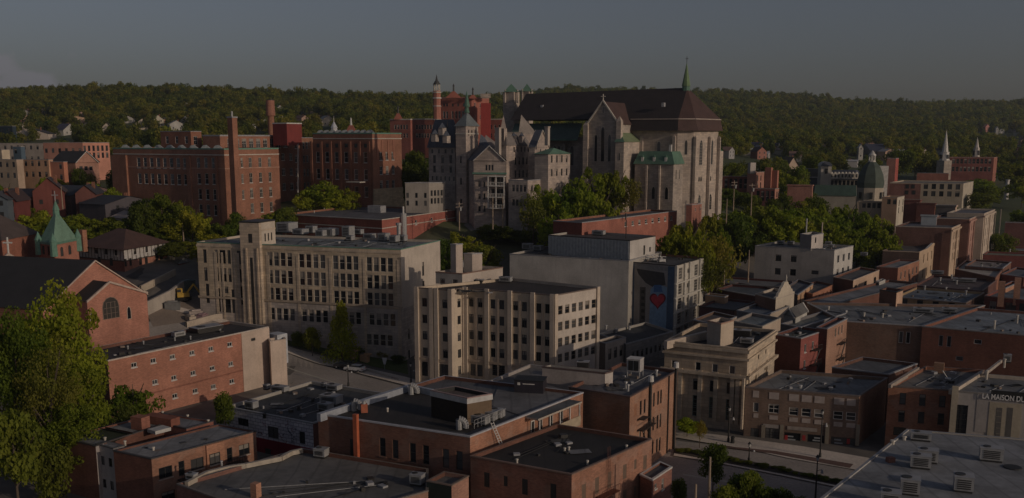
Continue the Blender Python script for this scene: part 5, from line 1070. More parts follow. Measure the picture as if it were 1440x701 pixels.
m=MB(); s,z=SZ(bank,1,1071,532); a,b,L,d=edgegeo(bank,1); n=(d[1],-d[0]); m.tube((a[0]+d[0]*s+n[0]*1,a[1]+d[1]*s+n[1]*1,z),(a[0]+d[0]*(s+3)+n[0]*1,a[1]+d[1]*(s+3)+n[1]*1,z-2.8),.15,IRON); m.tube((a[0]+d[0]*(s-2)+n[0]*1,a[1]+d[1]*(s-2)+n[1]*1,z),(a[0]+d[0]*s+n[0]*1,a[1]+d[1]*s+n[1]*1,z),.15,IRON); m.build('fire_escape',bank.root)
# ================================================================ brown two storey shops
PNL=plain((.40,.34,.31)); BR=brick(.2,.13,.095)
sh=bl('brown_shop_row','brown brick shop row with pale window panels and dark red shopfronts','shops',[(1048.5,545),(1208.5,557.5),(1248,532)],y=158,ref=1,zb=0,walls=[BR,brick(.33,.16,.09),BR,BR],rm=roofm(.15,.16,.17),cop=plain((.16,.13,.12)),cv=.12,wins=
 [grid(0,(1063,573),(1063,573),(1063,573),1,1,.9,1.6,WHITE,'plain'),grid(0,(1088,575),(1088,575),(1088,575),1,1,1.7,1.6,WHITE,'cross')]+
 [grid(0,(u,v),(u,v),(u,v),1,1,1.5,1.4,WHITE,'sash') for u,v in((1116,579),(1133.5,580.5),(1151.5,582),(1178.5,584.5),(1196.5,586))]+
 [grid(0,(1061,612),(1061,612),(1061,612),1,1,1.4,2.4,BLACK,'plain',name='door'),grid(0,(1086,612),(1086,612),(1086,612),1,1,2.4,2.6,DARKF,'grid',name='shop_window'),
  grid(0,(1114,616.5),(1114,616.5),(1114,616.5),1,1,2.7,1.9,DARKF,'plain',name='shop_window'),grid(0,(1147,619.5),(1147,619.5),(1147,619.5),1,1,2.7,1.9,DARKF,'plain',name='shop_window'),grid(0,(1186,623.5),(1186,623.5),(1186,623.5),1,1,3.9,1.9,DARKF,'plain',name='shop_window')])
a,b,L,d=edgegeo(sh,0); n=(d[1],-d[0]); q=lambda s,o:(a[0]+d[0]*s+n[0]*o,a[1]+d[1]*s+n[1]*o)
def slab(B,e,u,v,w,h,o,mat,name):      # flat panel centred on (u,v)
    a,b,L,d=edgegeo(B,e); n=(d[1],-d[0]); s,z=SZ(B,e,u,v); m=MB()
    m.prism([(a[0]+d[0]*x+n[0]*k,a[1]+d[1]*x+n[1]*k) for x,k in((s-w/2,o),(s+w/2,o),(s+w/2,-.02),(s-w/2,-.02))],z-h/2,z+h/2,mat,None,True); return m.build(name,B.root)
for u,v,w in((1063,554.5,1.0),(1088.5,557,1.6),(1116.5,559.5,1.6),(1134.5,561,1.6),(1152.5,562.5,1.6),(1180,564.5,1.6),(1197,566,1.4)): slab(sh,0,u,v,w,1.15,.07,PNL,'panel')
for u,v in((1116,590.5),(1133.5,592),(1151.5,594),(1178.5,597),(1196.5,598.5),(1088,587.5),(1063,584.5)): slab(sh,0,u,v,1.4 if u!=1063 else .8,.75,.06,PNL,'panel')
slab(sh,0,1084,599.5,2.6,.6,.12,plain((.3,.27,.25)),'sign'); slab(sh,0,1128,603.5,4.8,.6,.12,plain((.30,.26,.23)),'sign')
for u in(1073,1099,1206,1163): slab(sh,0,u,612,.6,3.6,.2,stucco(.2,.175,.14),'pilaster')
for u,v,w in((1110,614,1.3),(1112,618.5,1.5),(1150,616.5,1.2),(1148,620,1.2),(1178,619,1.1),(1179,623.5,1.3)): slab(sh,0,u,v,w,.22,-.09,plain((.3,.32,.34)),'window_lettering')
for u,v in((1130.5,616),(1105.5,616),(1193,621)): slab(sh,0,u,v,.5,.9,.03,plain((.35,.03,.03)),'red_poster')
slab(sh,0,1146,630,10,.7,.06,plain((.16,.05,.03)),'red_plinth')
vents(sh,[(1168,549),(1196,536),(1125,546)],GALV,.4,.3)
# ================================================================ orange brick building and cinema house at the right
ob_=bl('orange_brick_house','orange brick three storey house with dark sash windows beside the cream shop','building',[(1249.5,543.5),(1338,549.5),(1384,521)],y=153,ref=1,zb=0,walls=[brickp(.33,.13,.065),brick(*RB),brick(*RB),brick(*RB)],rm=roofm(.15,.14,.13),cop=plain((.16,.12,.10)),cv=.12,wins=[
 grid(0,(1269.5,561),(1325,566),(1268,585.5),3,2,.95,1.9,DARKF,'sash',plain((.25,.12,.08))),grid(0,(1265,607),(1265,607),(1265,607),1,1,1.9,1.4,DARKF,'grid')],over=.1)
m=MB(); A=Q(1251,541,ob_.z+.5);Bv=Q(1291,516.5,ob_.z+.5); m.beam(A,Bv,.5,.6,plain((.36,.3,.25))); A=Q(1337,548,ob_.z+.7);Bv=Q(1381,522.5,ob_.z+.7); m.beam(A,Bv,.6,.8,plain((.40,.34,.28))); m.build('parapet',ob_.root)
m=MB(); c=Q(1320,524,ob_.z-.4); m.box(c,1.6,1.1,c.z,c.z+1.7,brick(.38,.2,.11),rad(-27)); m.build('chimney',ob_.root)
m=MB(); c=Q(1333,533,ob_.z-.4); m.cyl(c,.5,.5,c.z,c.z+.15,WHITE,10); m.tube(c,(c[0]-1,c[1],c[2]+1.4),.08,WHITE); m.build('satellite_dish',ob_.root)
ci=bl('cream_shop','cream fronted shop with a black name board and tall window bays','shop',[(1338.5,550),(1470,561.5),(1500,536)],y=149,ref=0,zb=0,walls=[stucco(.33,.30,.275),stucco(*BEI),stucco(*BEI),stucco(*BEI)],rm=roofm(.14,.14,.14),cop=plain((.24,.22,.2)),cv=.12,wins=[
 grid(0,(1350,590),(1350,590),(1350,590),1,1,2.0,4.6,DARKF,'grid')])
slab(ci,0,1340.5,585,.9,9.5,.15,stucco(.42,.36,.27),'pilaster'); slab(ci,0,1400,582,5.4,6.2,.05,stucco(.37,.335,.31),'panel')
slab(ci,0,1412,595,4.4,6.2,.10,stucco(.42,.36,.27),'window_bay')
for u in(1404,1419): slab(ci,0,u,594,.75,4.6,.13,plain((.12,.11,.1)),'window')
for k in range(5): slab(ci,0,1404,578+k*8,.75,.06,.16,plain((.3,.26,.2)),'glazing_bar')
slab(ci,0,1448,558.8,10.5,1.25,.2,BLACK,'sign')
cu=bpy.data.curves.new('lettering','FONT'); cu.body='LA MAISON DU CINÉMA'; cu.size=1.15; cu.extrude=.03; cu.offset=.015; cu.align_x='LEFT'; cu.align_y='CENTER'
to=bpy.data.objects.new('tmp_text',cu); COL.objects.link(to); dg=bpy.context.evaluated_depsgraph_get(); me=bpy.data.meshes.new_from_object(to.evaluated_get(dg)); bpy.data.objects.remove(to)
me.materials.clear(); me.materials.append(plain((.78,.76,.73))); lo_=bpy.data.objects.new('lettering',me); COL.objects.link(lo_); lo_.parent=ci.root
a,b,L,d=edgegeo(ci,0); n=(d[1],-d[0]); s,z=SZ(ci,0,1381,556.8); lo_.location=(a[0]+d[0]*s+n[0]*.26-ci.root.location[0],a[1]+d[1]*s+n[1]*.26-ci.root.location[1],z-ci.root.location[2]); lo_.rotation_euler=(rad(90),0,math.atan2(d[1],d[0])); lo_.scale=(.74,1,1)
vents(ci,[(1387,534),(1412,517)],WHITE,1.4,.2); 
m=MB(); A=Q(1385,524,ci.z+.5);Bv=Q(1408,506,ci.z+.5); m.beam(A,Bv,.4,.5,plain((.35,.3,.26))); m.build('parapet',ci.root)
boxunit(1416,510,ci.z-.4,1.2,1,1.4,-20,'small pale box at the back of the cream shop roof')
# big light roof, bottom right
big=bl('big_grey_roof_hall','broad low hall with a huge pale grey flat roof at the bottom right','hall',[(1130,720),(1340,860),(1700,780)],zr=11.2,zb=-1,walls=[stucco(.3,.29,.28),stucco(.3,.29,.28),stucco(*GRY),stucco(*GRY)],back=[(1520,624),(1275.5,604)],rm=roofm(.20,.205,.215),cop=plain((.28,.28,.29)),cv=.04,par=.14)
for k,(u,v,w,dd,h,lab) in enumerate([(1294.5,619.5,2.5,1.3,1.1,'pale rooftop box farthest back beside the white stub pipe on the big hall'),(1304,650,2.3,1.5,1.6,'pale rooftop box hidden behind its twin in the left pair on the big hall'),(1294,658,2.3,1.5,1.6,'pale rooftop box at the front of the left pair on the big hall'),(1393,648,2.6,1.5,1.7,'lone pale rooftop box at the right of the big hall'),(1279,694,2.0,1.9,1.8,'dark fronted cube nearest the bottom edge on the left of the big hall'),(1354,690,2.0,1.9,1.8,'dark fronted cube in the bottom middle of the big hall roof'),(1252,710,2.0,1.6,1.5,'pale box cut by the bottom edge of the picture on the big hall')]):
    boxunit(u,v,11.06,w,dd,h,-20,lab)
m=MB(); c=Q(1252,650,11.06); m.box(c,.9,.7,c.z,c.z+.6,brick(.3,.12,.08),.3); m.build('chimney',big.root)
vents(big,[(1271,622),(1255,628)],WHITE,.7,.25); 
m=MB(); c=Q(1424,658,11.06); m.cyl(c,1.1,1.0,c.z,c.z+.12,BLACK,14); m.build('roof_drain',big.root)

def clutter(B,n,seed,pts=None,z=None):
    r=random.Random(seed); z=B.z-.45 if z is None else z; P4=[Vector(p) for p in (pts or inset(B.pts,1.2))][:4]
    if len(P4)<4: return
    def at(s,t): return P4[0].lerp(P4[1],s).lerp(P4[3].lerp(P4[2],s),t)
    for k in range(n):
        c=at(r.uniform(.05,.95),r.uniform(.08,.92)); w=r.choice((.3,.5,.8)); m=MB(); m.box(c,w,w*r.uniform(.7,1.4),z,z+r.uniform(.15,.5),r.choice((GREYM,DARKF,DARKF,plain((.2,.15,.12)))),r.uniform(0,1)); m.build('roof_curb',B.root)
    for k in range(max(1,n//3)):
        s=r.uniform(.1,.9); m=MB(); a_=at(s,r.uniform(.05,.3)); b_=at(s+r.uniform(-.08,.08),r.uniform(.6,.95)); m.tube((*a_,z+.12),(*b_,z+.12),.05,r.choice((GALV,DARKF)),5); e_=at(min(.98,s+.2),r.uniform(.3,.6)); m.tube((*b_,z+.12),(*e_,z+.12),.04,BLACK,5); m.build('roof_conduit',B.root)
    for k in range(max(1,n//3)):
        c=at(r.uniform(.15,.85),r.uniform(.15,.85)); w=r.uniform(1.2,3.0); m=MB(); a0=r.uniform(0,.3); ca,sa=math.cos(a0),math.sin(a0); m.face([(c[0]+x*ca-y*sa,c[1]+x*sa+y*ca,z+.115) for x,y in((-w/2,-w*.3),(w/2,-w*.3),(w/2,w*.3),(-w/2,w*.3))],r.choice((roofm(.05,.05,.055),roofm(.16,.16,.165),roofm(.09,.085,.08)))); m.build('roof_patch',B.root)
for k_,(B,n) in enumerate([(bt,12),(fbk,6),(sal,12),(gr,14),(ap_,8),(sh,10),(ob_,8),(ci,8),(off,12),(sch,18),(tb_,8),(bank,10),(th,10),(mu,5)]): clutter(B,n,40+k_)
# ================================================================ right hand middle: shop row backs
def sb(name,label,ch,y,zb,wall,wallr=None,roofc=(.09,.09,.095),cop=GREYM,wins=(),cat='building',**k):
    return bl(name,label,cat,ch,y=y,zb=zb,walls=[wall,wallr or wall,wall,wall],rm=roofm(*roofc),cop=cop,wins=wins,**k)
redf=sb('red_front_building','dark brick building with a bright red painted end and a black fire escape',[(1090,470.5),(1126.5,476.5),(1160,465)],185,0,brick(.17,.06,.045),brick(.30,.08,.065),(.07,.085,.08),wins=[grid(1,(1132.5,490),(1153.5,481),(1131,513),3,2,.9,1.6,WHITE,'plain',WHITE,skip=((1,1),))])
def fesc(B,e,u,v,w,dz):
    a,b,L,d=edgegeo(B,e); n=(d[1],-d[0]); q=lambda s,o:(a[0]+d[0]*s+n[0]*o,a[1]+d[1]*s+n[1]*o); m=MB(); s,z=SZ(B,e,u,v)
    for k in(0,1):
        zz=z-k*dz; m.prism([q(s-w/2,1.1),q(s+w/2,1.1),q(s+w/2,.03),q(s-w/2,.03)],zz,zz+.12,IRON,None,True)
        for i in range(6): m.tube((*q(s-w/2+i*w/5,1.05),zz),(*q(s-w/2+i*w/5,1.05),zz+1),.05,IRON,4)
        m.tube((*q(s-w/2,1.05),zz+1),(*q(s+w/2,1.05),zz+1),.06,IRON,4)
        m.tube((*q(s+w/2-.3,.8),zz),(*q(s-w/2+.3,.8),zz-dz),.12,IRON,4)
    m.build('fire_escape',B.root)
fesc(redf,1,1144,492,3.2,2.9)
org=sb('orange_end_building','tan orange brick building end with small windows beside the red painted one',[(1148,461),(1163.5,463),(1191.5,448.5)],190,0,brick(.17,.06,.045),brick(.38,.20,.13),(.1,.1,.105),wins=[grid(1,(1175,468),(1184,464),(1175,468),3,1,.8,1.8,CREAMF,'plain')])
fesc(org,1,1180,483,3.6,3.2)
lb=sb('long_dark_brick_row','long row with rough dark brick wall and wide grey roof facing the black fire escape',[(1186,452),(1297,459),(1385,430)],196,0,brickp(.18,.105,.075),brick(*DB),(.15,.155,.16),GREYM,[grid(0,(1267,474.5),(1277,475.5),(1267,474.5),2,1,.8,2.4,WHITE,'plain')],back=[(1135,426)])
lb2=sb('long_red_brick_row','long plain red brown brick wall with a blue grey roof and four little windows',[(1297,459.5),(1500,477),(1560,448)],195,0,brick(.23,.085,.052),brick(*DB),(.17,.19,.21),plain((.25,.24,.23)),[grid(0,(1323,479.5),(1334.5,480.5),(1323,479.5),2,1,.8,2.2,GREYM,'plain'),grid(0,(1375,481),(1375,481),(1375,481),1,1,1.4,.9,WHITE,'plain'),grid(0,(1349,504.5),(1349,504.5),(1349,504.5),1,1,1.3,.9,GREYM,'plain')],ref=0)
sb('low_back_shed','low dark roofed shed below the rough dark brick wall',[(1170,517),(1250,527),(1290,512)],172,0,brick(.15,.07,.05),None,(.11,.115,.125))
bl('','','',[(1237,409),(1262,412),(1270,408)],y=205,zb=lb.z-.5,rt=lb.root,pname='roof_hut',walls=[brick(.2,.09,.06),stucco(.4,.27,.2),brick(*DB),brick(*DB)],cop=DARKF,rm=roofm(.04,.045,.06)) if False else None
hut=sb('brick_roof_hut','small brick hut with a dark lid on the long grey roof',[(1237,408),(1261,411.5),(1270,408)],222,lb.z-.4,brick(.2,.09,.06),stucco(.42,.28,.2),(.04,.045,.06),DARKF,extend=.4,cat='roof hut')
vents(lb,[(1241,447),(1165,437),(1215,446)],WHITE,.8,.2); vents(lb2,[(1430,455),(1398,463)],WHITE,1.6,.2)
# cluster between bank and white block
gabl=bl('mission_gable_church','cream building with a stepped curved gable and a finial','church',[(1062,414),(1091,421.5),(1117,412.5)],y=222,ref=1,zb=0,walls=[brick(.2,.1,.07),stucco(.48,.42,.34),stucco(*BEI),stucco(*BEI)],rm=roofm(.06,.065,.075),cop=stucco(.4,.35,.3))
a,b,L,d=edgegeo(gabl,1); n=(d[1],-d[0]); zt=SZ(gabl,1,1104,396)[1]; hh=zt-gabl.z; m=MB()
prof=[(.0,0),(.0,.12),(.1,.16),(.13,.34),(.2,.4),(.26,.62),(.34,.72),(.4,.93),(.5,1),(.6,.93),(.66,.72),(.74,.62),(.8,.4),(.87,.34),(.9,.16),(1,.12),(1,0)]
fr_=[(a[0]+d[0]*L*s+n[0]*.05,a[1]+d[1]*L*s+n[1]*.05,gabl.z+z*hh) for s,z in prof]; bk2_=[(p[0]-n[0]*.6,p[1]-n[1]*.6,p[2]) for p in fr_]
m.face(fr_,stucco(.48,.42,.34)); m.face(bk2_[::-1],stucco(.48,.42,.34))
for p,q,p2,q2 in zip(fr_[:-1],fr_[1:],bk2_[:-1],bk2_[1:]): m.face([p,q,q2,p2],stucco(.5,.45,.38))
m.build('curved_gable',gabl.root)
m=MB(); c=(fr_[8][0],fr_[8][1]); m.cyl(c,.2,.16,zt-.3,zt+.7,CREAMF,8); m.cyl(c,.22,.02,zt+.7,zt+1.6,CREAMF,8); m.build('finial',gabl.root)
hs=bl('white_dormer_house','little white gabled house standing among the flat roofs','house',[(1103,442),(1119,446),(1135,438)],y=203,ref=1,zb=8,walls=[stucco(.24,.245,.24),stucco(.45,.43,.39),stucco(*GRY),stucco(*GRY)],roof='gable',h=1.6,ridge='r',rm=roofm(.12,.115,.11),cop=WHITE,wins=[grid(1,(1124,448),(1124,448),(1124,448),1,1,.7,2.0,DARKF,'plain')])
sb('dark_long_row','long dark brick row with a grey roof left of the cream gable',[(996,397),(1094,404),(1115,396)],262,0,brick(.14,.045,.04),None,(.14,.14,.145),plain((.2,.18,.17)))
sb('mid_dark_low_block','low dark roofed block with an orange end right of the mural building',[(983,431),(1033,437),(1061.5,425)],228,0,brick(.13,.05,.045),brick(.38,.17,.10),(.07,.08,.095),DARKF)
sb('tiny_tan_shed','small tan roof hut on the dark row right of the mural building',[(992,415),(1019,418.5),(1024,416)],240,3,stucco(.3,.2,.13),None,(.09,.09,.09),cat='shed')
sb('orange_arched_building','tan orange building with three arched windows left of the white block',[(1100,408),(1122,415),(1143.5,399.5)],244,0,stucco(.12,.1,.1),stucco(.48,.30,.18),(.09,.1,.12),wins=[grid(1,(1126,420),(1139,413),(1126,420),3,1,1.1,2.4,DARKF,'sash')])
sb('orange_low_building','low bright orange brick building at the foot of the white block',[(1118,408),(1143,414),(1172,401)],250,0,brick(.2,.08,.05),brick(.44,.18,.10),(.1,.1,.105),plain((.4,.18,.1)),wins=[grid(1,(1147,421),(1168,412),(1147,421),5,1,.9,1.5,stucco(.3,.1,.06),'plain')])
sb('grey_roof_range','grey roofed range directly behind the stone bank',[(1030,452),(1072,460),(1098,448)],186,0,stucco(.2,.17,.15),stucco(.36,.29,.23),(.13,.15,.16),plain((.4,.36,.3)))
sb('blue_roof_range','dark blue grey roofed range left of the white gabled house',[(1036,437),(1076,444),(1110,431)],214,0,stucco(.16,.15,.15),stucco(.36,.3,.24),(.10,.12,.15))
sb('grey_roof_infill','grey roofed building between the white gabled house and the red painted end',[(1098,456),(1126,461),(1190,441)],196,0,stucco(.16,.15,.15),None,(.12,.13,.13))
sb('strip_roof_building','building with a long grey band of roof under the white block',[(1128,424),(1172,429),(1290,398)],228,0,brick(*DB),None,(.17,.175,.185),plain((.1,.1,.1)))
sb('low_tan_range','low tan range between the mural building and the mid dark block',[(975,450),(1008,458),(1036,446)],200,0,brick(.17,.10,.07),stucco(.35,.27,.21),(.10,.09,.09))
sb('slate_back_range','dark range with a bluish roof behind the mid dark block',[(1008,407),(1066,417),(1095,407)],248,0,brick(.12,.045,.04),brick(.3,.12,.08),(.07,.085,.105))
# street to the right of the white block
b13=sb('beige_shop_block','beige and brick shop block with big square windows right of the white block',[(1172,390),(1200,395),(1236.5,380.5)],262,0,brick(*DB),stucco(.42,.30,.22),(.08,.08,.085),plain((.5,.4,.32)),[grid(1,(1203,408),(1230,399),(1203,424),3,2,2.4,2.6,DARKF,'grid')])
b13b=sb('portico_building','small grey building with a temple front of white columns',[(1232,396),(1236.5,397.5),(1245,394)],262,0,stucco(.3,.27,.24),stucco(.40,.38,.35),(.1,.1,.11),plain((.5,.47,.44)))
for u in(1237.5,1239.5,1241.5,1243.5): pier(b13b,1,u,.25,0,b13b.z-1,plain((.55,.52,.5)),.3,'column')
sb('brick_red_shop','dark brick shop with an orange upper front and light sash windows',[(1233,375.5),(1263,377),(1293,366.5)],288,0,brick(.16,.055,.04),brick(.36,.15,.085),(.2,.2,.205),plain((.25,.2,.18)),[grid(1,(1267,388),(1289,380),(1267,388),5,1,1.2,2.2,WHITE,'plain'),grid(1,(1267,402),(1289,394),(1267,402),5,1,1.2,2.2,WHITE,'plain')])
tp=sb('tan_pediment_building','tan building with a small pediment on its street front',[(1252,351.5),(1293,355),(1325.5,346)],312,1,brick(.13,.08,.065),stucco(.46,.34,.24),(.09,.08,.08),plain((.5,.38,.28)),[grid(1,(1299,364),(1320,358.5),(1298,385),5,2,1.2,2.8,stucco(.3,.2,.13),'sash')])
a,b,L,d=edgegeo(tp,1); n=(d[1],-d[0]); s,z=SZ(tp,1,1312,342); s0=SZ(tp,1,1303,350)[0]; s1=SZ(tp,1,1319,347)[0]; m=MB()
F_=lambda s,z,o=.15:(a[0]+d[0]*s+n[0]*o,a[1]+d[1]*s+n[1]*o,z)
m.face([F_(s0,tp.z),F_(s1,tp.z),F_(s,z)],stucco(.46,.34,.24)); m.face([F_(s0,tp.z,-.6),F_(s1,tp.z,-.6),F_(s,z,-.6)],stucco(.46,.34,.24)); m.face([F_(s0,tp.z),F_(s,z),F_(s,z,-.6),F_(s0,tp.z,-.6)],WHITE); m.face([F_(s,z),F_(s1,tp.z),F_(s1,tp.z,-.6),F_(s,z,-.6)],WHITE); m.build('pediment',tp.root)
tr=[((1268,318.5),(1338.5,321),(1363.5,307),330,'tan_street_block','tan and dark brick block, nearest of the three joined street fronts',brick(.16,.075,.06),stucco(.46,.35,.26),9),
    ((1320,307),(1363.5,308.5),(1384,300),343,'pink_street_block','pinkish middle block of the three joined street fronts',brick(.16,.075,.06),brick(.42,.22,.17),7),
    ((1340,293),(1384,301),(1407.8,296),353,'pale_street_block','tall pale block at the far end of the three joined street fronts',stucco(.3,.26,.22),stucco(.46,.38,.31),8)]
for L_,N_,R_,y,nm,lab,w,wr,nc in tr:
    B=sb(nm,lab,[L_,N_,R_],y,2,w,wr,(.10,.10,.115),plain((.45,.38,.32)),[grid(1,(N_[0]+3,N_[1]+11),(R_[0]-3,R_[1]+11),(N_[0]+3,N_[1]+39),nc,3,.9,2.6,DARKF,'sash')])
    for k in range(4): pier(B,1,N_[0]+1+(R_[0]-N_[0]-2)*k/3,.5,0,B.z-.8,wr,.3)
    band(B,1,B.z-1.2,.6,wr,.5,'cornice')
sb('blue_roof_hut','pale blue roof hut with one dark window on the tan street block',[(1304,301.5),(1318,303),(1326,300.5)],345,12,stucco(.32,.35,.38),stucco(.5,.4,.36),(.2,.2,.2),wins=[grid(0,(1311,306.5),(1311,306.5),(1311,306.5),1,1,1.0,1.2,DARKF,'plain')],cat='roof hut',extend=.5)
sb('green_roof_hut','dark flat roof hut with a tan end behind the blue roof hut',[(1326,288),(1346,289),(1351.5,288)],372,13,stucco(.11,.1,.1),stucco(.46,.34,.27),(.1,.11,.1),cat='roof hut',extend=.5)
# nearer right cluster of roofs
r1=sb('yellow_wall_row','row with a yellow brown wall of small openings and a wide slate blue roof',[(1257,418.5),(1358.5,427),(1384.5,412)],236,0,stucco(.27,.19,.11),brick(.12,.06,.045),(.12,.14,.165),plain((.2,.15,.12)),[grid(0,(1272,424),(1338,430),(1272,424),4,1,1.4,1.2,DARKF,'plain')])
r2=sb('brown_roof_row','row with a purple brown roof beside the street and two pale roof patches',[(1286,402),(1382,409.5),(1402,394)],258,0,brick(.14,.06,.05),None,(.085,.062,.062),plain((.16,.1,.09)))
r3=sb('cream_roof_pair','brick building with long cream coloured roof panels',[(1343,379),(1400,391),(1412,377)],276,0,brick(.2,.08,.05),brick(.3,.12,.07),(.34,.30,.26),plain((.2,.12,.1)))
r3b=sb('pale_roof_block','low block with a pale pinkish grey roof behind the cream roof panels',[(1357,374),(1410,378),(1422,369)],292,0,brick(.2,.09,.06),None,(.25,.21,.19))
r4=sb('dark_red_corner_house','dark red brick house with big windows cut by the right edge',[(1384.5,416.5),(1480,426),(1510,410)],232,0,brick(.20,.055,.045),None,(.11,.12,.135),plain((.28,.2,.17)),[grid(0,(1396,431),(1396,431),(1396,431),1,1,1.5,2.4,GREYM,'cross'),grid(0,(1421,433),(1421,433),(1421,433),1,1,2.4,2.4,DARKF,'grid'),grid(0,(1438,434),(1438,434),(1438,434),1,1,1.6,2.4,DARKF,'grid')])
m=MB()
for u,v0,v1 in((1408,396,414),(1430,391,412)): c=P(u,v1,238); m.box(c,1.4,1.4,c[2]-3,P(u,v0,238).z,brick(.42,.2,.12),rad(-25))
m.build('chimney',r4.root)
r4b=sb('orange_gable_end','bright orange brick end wall between two chimneys',[(1405,404),(1414,406),(1432,398)],250,0,brick(.3,.1,.06),brick(.48,.22,.12),(.12,.13,.15))
r5=sb('green_roof_red_block','red block with a grey green flat roof near the right edge',[(1396,358),(1460,361),(1480,350)],330,1,brick(.22,.06,.05),None,(.14,.155,.13),plain((.2,.18,.15)))
r6=sb('right_edge_tower_house','red brick house cut by the right edge with grey roof lights',[(1420,352),(1470,354),(1490,346)],365,2,brick(.2,.06,.05),None,(.14,.14,.14))
r7=sb('far_right_house','dim red house with a pale roof near the right edge',[(1424,312),(1450,314),(1462,309)],400,3,brick(.2,.08,.07),None,(.26,.24,.23))
r8=sb('slate_pocket_roof','block with a bluish roof tucked left of the red corner house',[(1408,386),(1440,390),(1460,380)],282,0,brick(.2,.07,.05),None,(.12,.13,.15))
for B,l in((r1,[(1330,410),(1300,408),(1358,415)]),(r2,[(1322,396),(1345,400),(1338,392)]),(r3,[(1380,378)]),(r5,[(1420,355)]),(r4,[(1432,416)])): vents(B,l,GALV,1.0,.25)
for k,(u,v,B,w,lab) in enumerate([(1318,386,r2,3.5,'pale box at the back corner of the purple brown roof'),(1356,397,r2,6,'long cream roof light on the purple brown roof'),(1298,440,lb,4,'pale box left of the skylight strip on the long grey roof'),(1335,440,lb,3,'slanted pale box near the yellow brown wall'),(1085,455,redf,1.6,'small box beside the chimneys behind the red painted end'),(1215,360,tp,2,'white box on the roof behind the tan pediment building')]):
    boxunit(u,v,B.z-.4,w,1.6,1.0,-25,lab)
# ================================================================ middle distance right: pavilion, town hall, churches
pav=sb('beige_hotel','long pale beige hotel block with two rows of small dark windows',[(1256,256.5),(1355,258.5),(1374,254.5)],495,12,stucco(.36,.30,.23),stucco(.42,.37,.30),(.16,.15,.14),plain((.4,.35,.3)),[grid(0,(1302,262.5),(1347,264),(1302,272.5),5,2,2.0,2.6,DARKF,'sash')],cat='hotel',extend=14)
slabm=brick(.24,.10,.08); a,b,L,d=edgegeo(pav,0); n=(d[1],-d[0]); s1,_=SZ(pav,0,1295,260); m=MB(); m.prism([(a[0]+d[0]*s+n[0]*o,a[1]+d[1]*s+n[1]*o) for s,o in((-.2,.3),(s1,.3),(s1,-.02),(-.2,-.02))],2,pav.z-.5,slabm); m.build('brick_wing',pav.root)
for k,(u,v) in enumerate([(1284,262.5),(1276,262.5),(1285,271),(1275,271)]):
    Bq=Bld(); Bq.pts=[(a[0]+n[0]*.4,a[1]+n[1]*.4),(b[0]+n[0]*.4,b[1]+n[1]*.4)]; s,z=SZ(Bq,0,u,v); mm=MB(); mm.prism([(Bq.pts[0][0]+d[0]*x+n[0]*o,Bq.pts[0][1]+d[1]*x+n[1]*o) for x,o in((s-.8,.02),(s+.8,.02),(s+.8,-.03),(s-.8,-.03))],z-1,z+1,BLACK); mm.build('window',pav.root)
g9=sb('dark_red_school','long dark red brick school block below the second steeple',[(1335,221),(1398,222),(1405,220)],660,14,brick(.20,.06,.05),brick(.34,.12,.08),(.12,.1,.1),plain((.3,.24,.2)),[grid(0,(1341,227),(1392,228),(1341,238),10,2,1.8,3.2,stucco(.32,.2,.17),'sash')],cat='school',depth=(168,60))
def steeple(u,vt,vb,vw,y,w,mat,label,stages=1):
    c=P(u,vb,y); t=root('church_steeple',c,label,'steeple'); zt=P(u,vt,y).z; zw=P(u,vw,y).z; m=MB(); m.box(c,w,w,c.z-12,c.z,stone(*STN),.4); m.build('tower',t)
    m=MB(); m.cyl(c,w*.5,w*.42,c.z,zw,mat,8); m.cyl(c,w*.34,0,zw,zt,mat,8); m.cyl(c,w*.55,w*.55,c.z,c.z+.5,mat,8); m.cyl(c,w*.47,w*.47,zw-.4,zw,mat,8); m.build('spire',t)
    for k in range(4):
        a=k*math.pi/2+.4; p=(c[0]+w*.47*math.cos(a),c[1]+w*.47*math.sin(a)); m=MB(); m.box(p,.5,w*.3,c.z+1.2,c.z+(zw-c.z)*.7,BLACK,a); m.build('louvre',t)
steeple(1328,182.5,226,214,640,6.2,plain((.6,.57,.53)),'tall slender white church steeple among the trees')
steeple(1372.5,193,221,208,690,4.6,plain((.52,.47,.42)),'shorter open topped pale steeple above the dark red school')
sb('red_row_houses','row of small red gabled brick houses behind the beige hotel',[(1293,243),(1334,244),(1338,242.5)],560,14,brick(.38,.14,.09),None,(.14,.1,.1),cat='house')
sb('red_tall_house','narrow bright red house behind the dome',[(1249,222.5),(1260,223),(1266,222)],560,14,brick(.36,.15,.11),brick(.42,.08,.06),(.2,.05,.04),cat='house')
# town hall with mansard roofs and dome
DS=shingle(.05,.06,.085); GS=shingle(.07,.12,.10)
th_=bl('town_hall','ornate town hall with slate mansard roofs, round dormers and an eight sided green dome','town hall',[(1166,252),(1207,253),(1216,250)],y=500,zb=12,walls=[stucco(.34,.30,.25)]*4,roof='mansard',h=4.6,over=.3,rm=DS,wins=[grid(0,(1170,257),(1204,258),(1170,257),7,1,1.5,2.4,DARKF,'sash')])
for k in range(8):
    c=P(1169+k*5,247.5,498); m=MB(); m.box(c,1.6,1.4,c[2]-1.4,c[2]+1.2,CREAMF,0); m.cyl((c[0],c[1]),.8,.5,c[2]+1.2,c[2]+1.9,CREAMF,8); m.box((c[0],c[1]-.75),.8,.1,c[2]-.8,c[2]+.8,BLACK); m.build('dormer',th_.root)
bl('','','',[(1137,250),(1150,250.5),(1153,250)],y=505,zb=12,rt=th_.root,pname='left_wing',walls=[DS]*4,roof='mansard',h=4.6,rm=DS)
m=MB(); c=P(1158.5,262,496); zt=P(1158,234,496).z; m.box(c,5.2,5,c[2]-8,zt,stucco(.36,.33,.29)); 
pts=[]; m.build('clock_pavilion',th_.root)
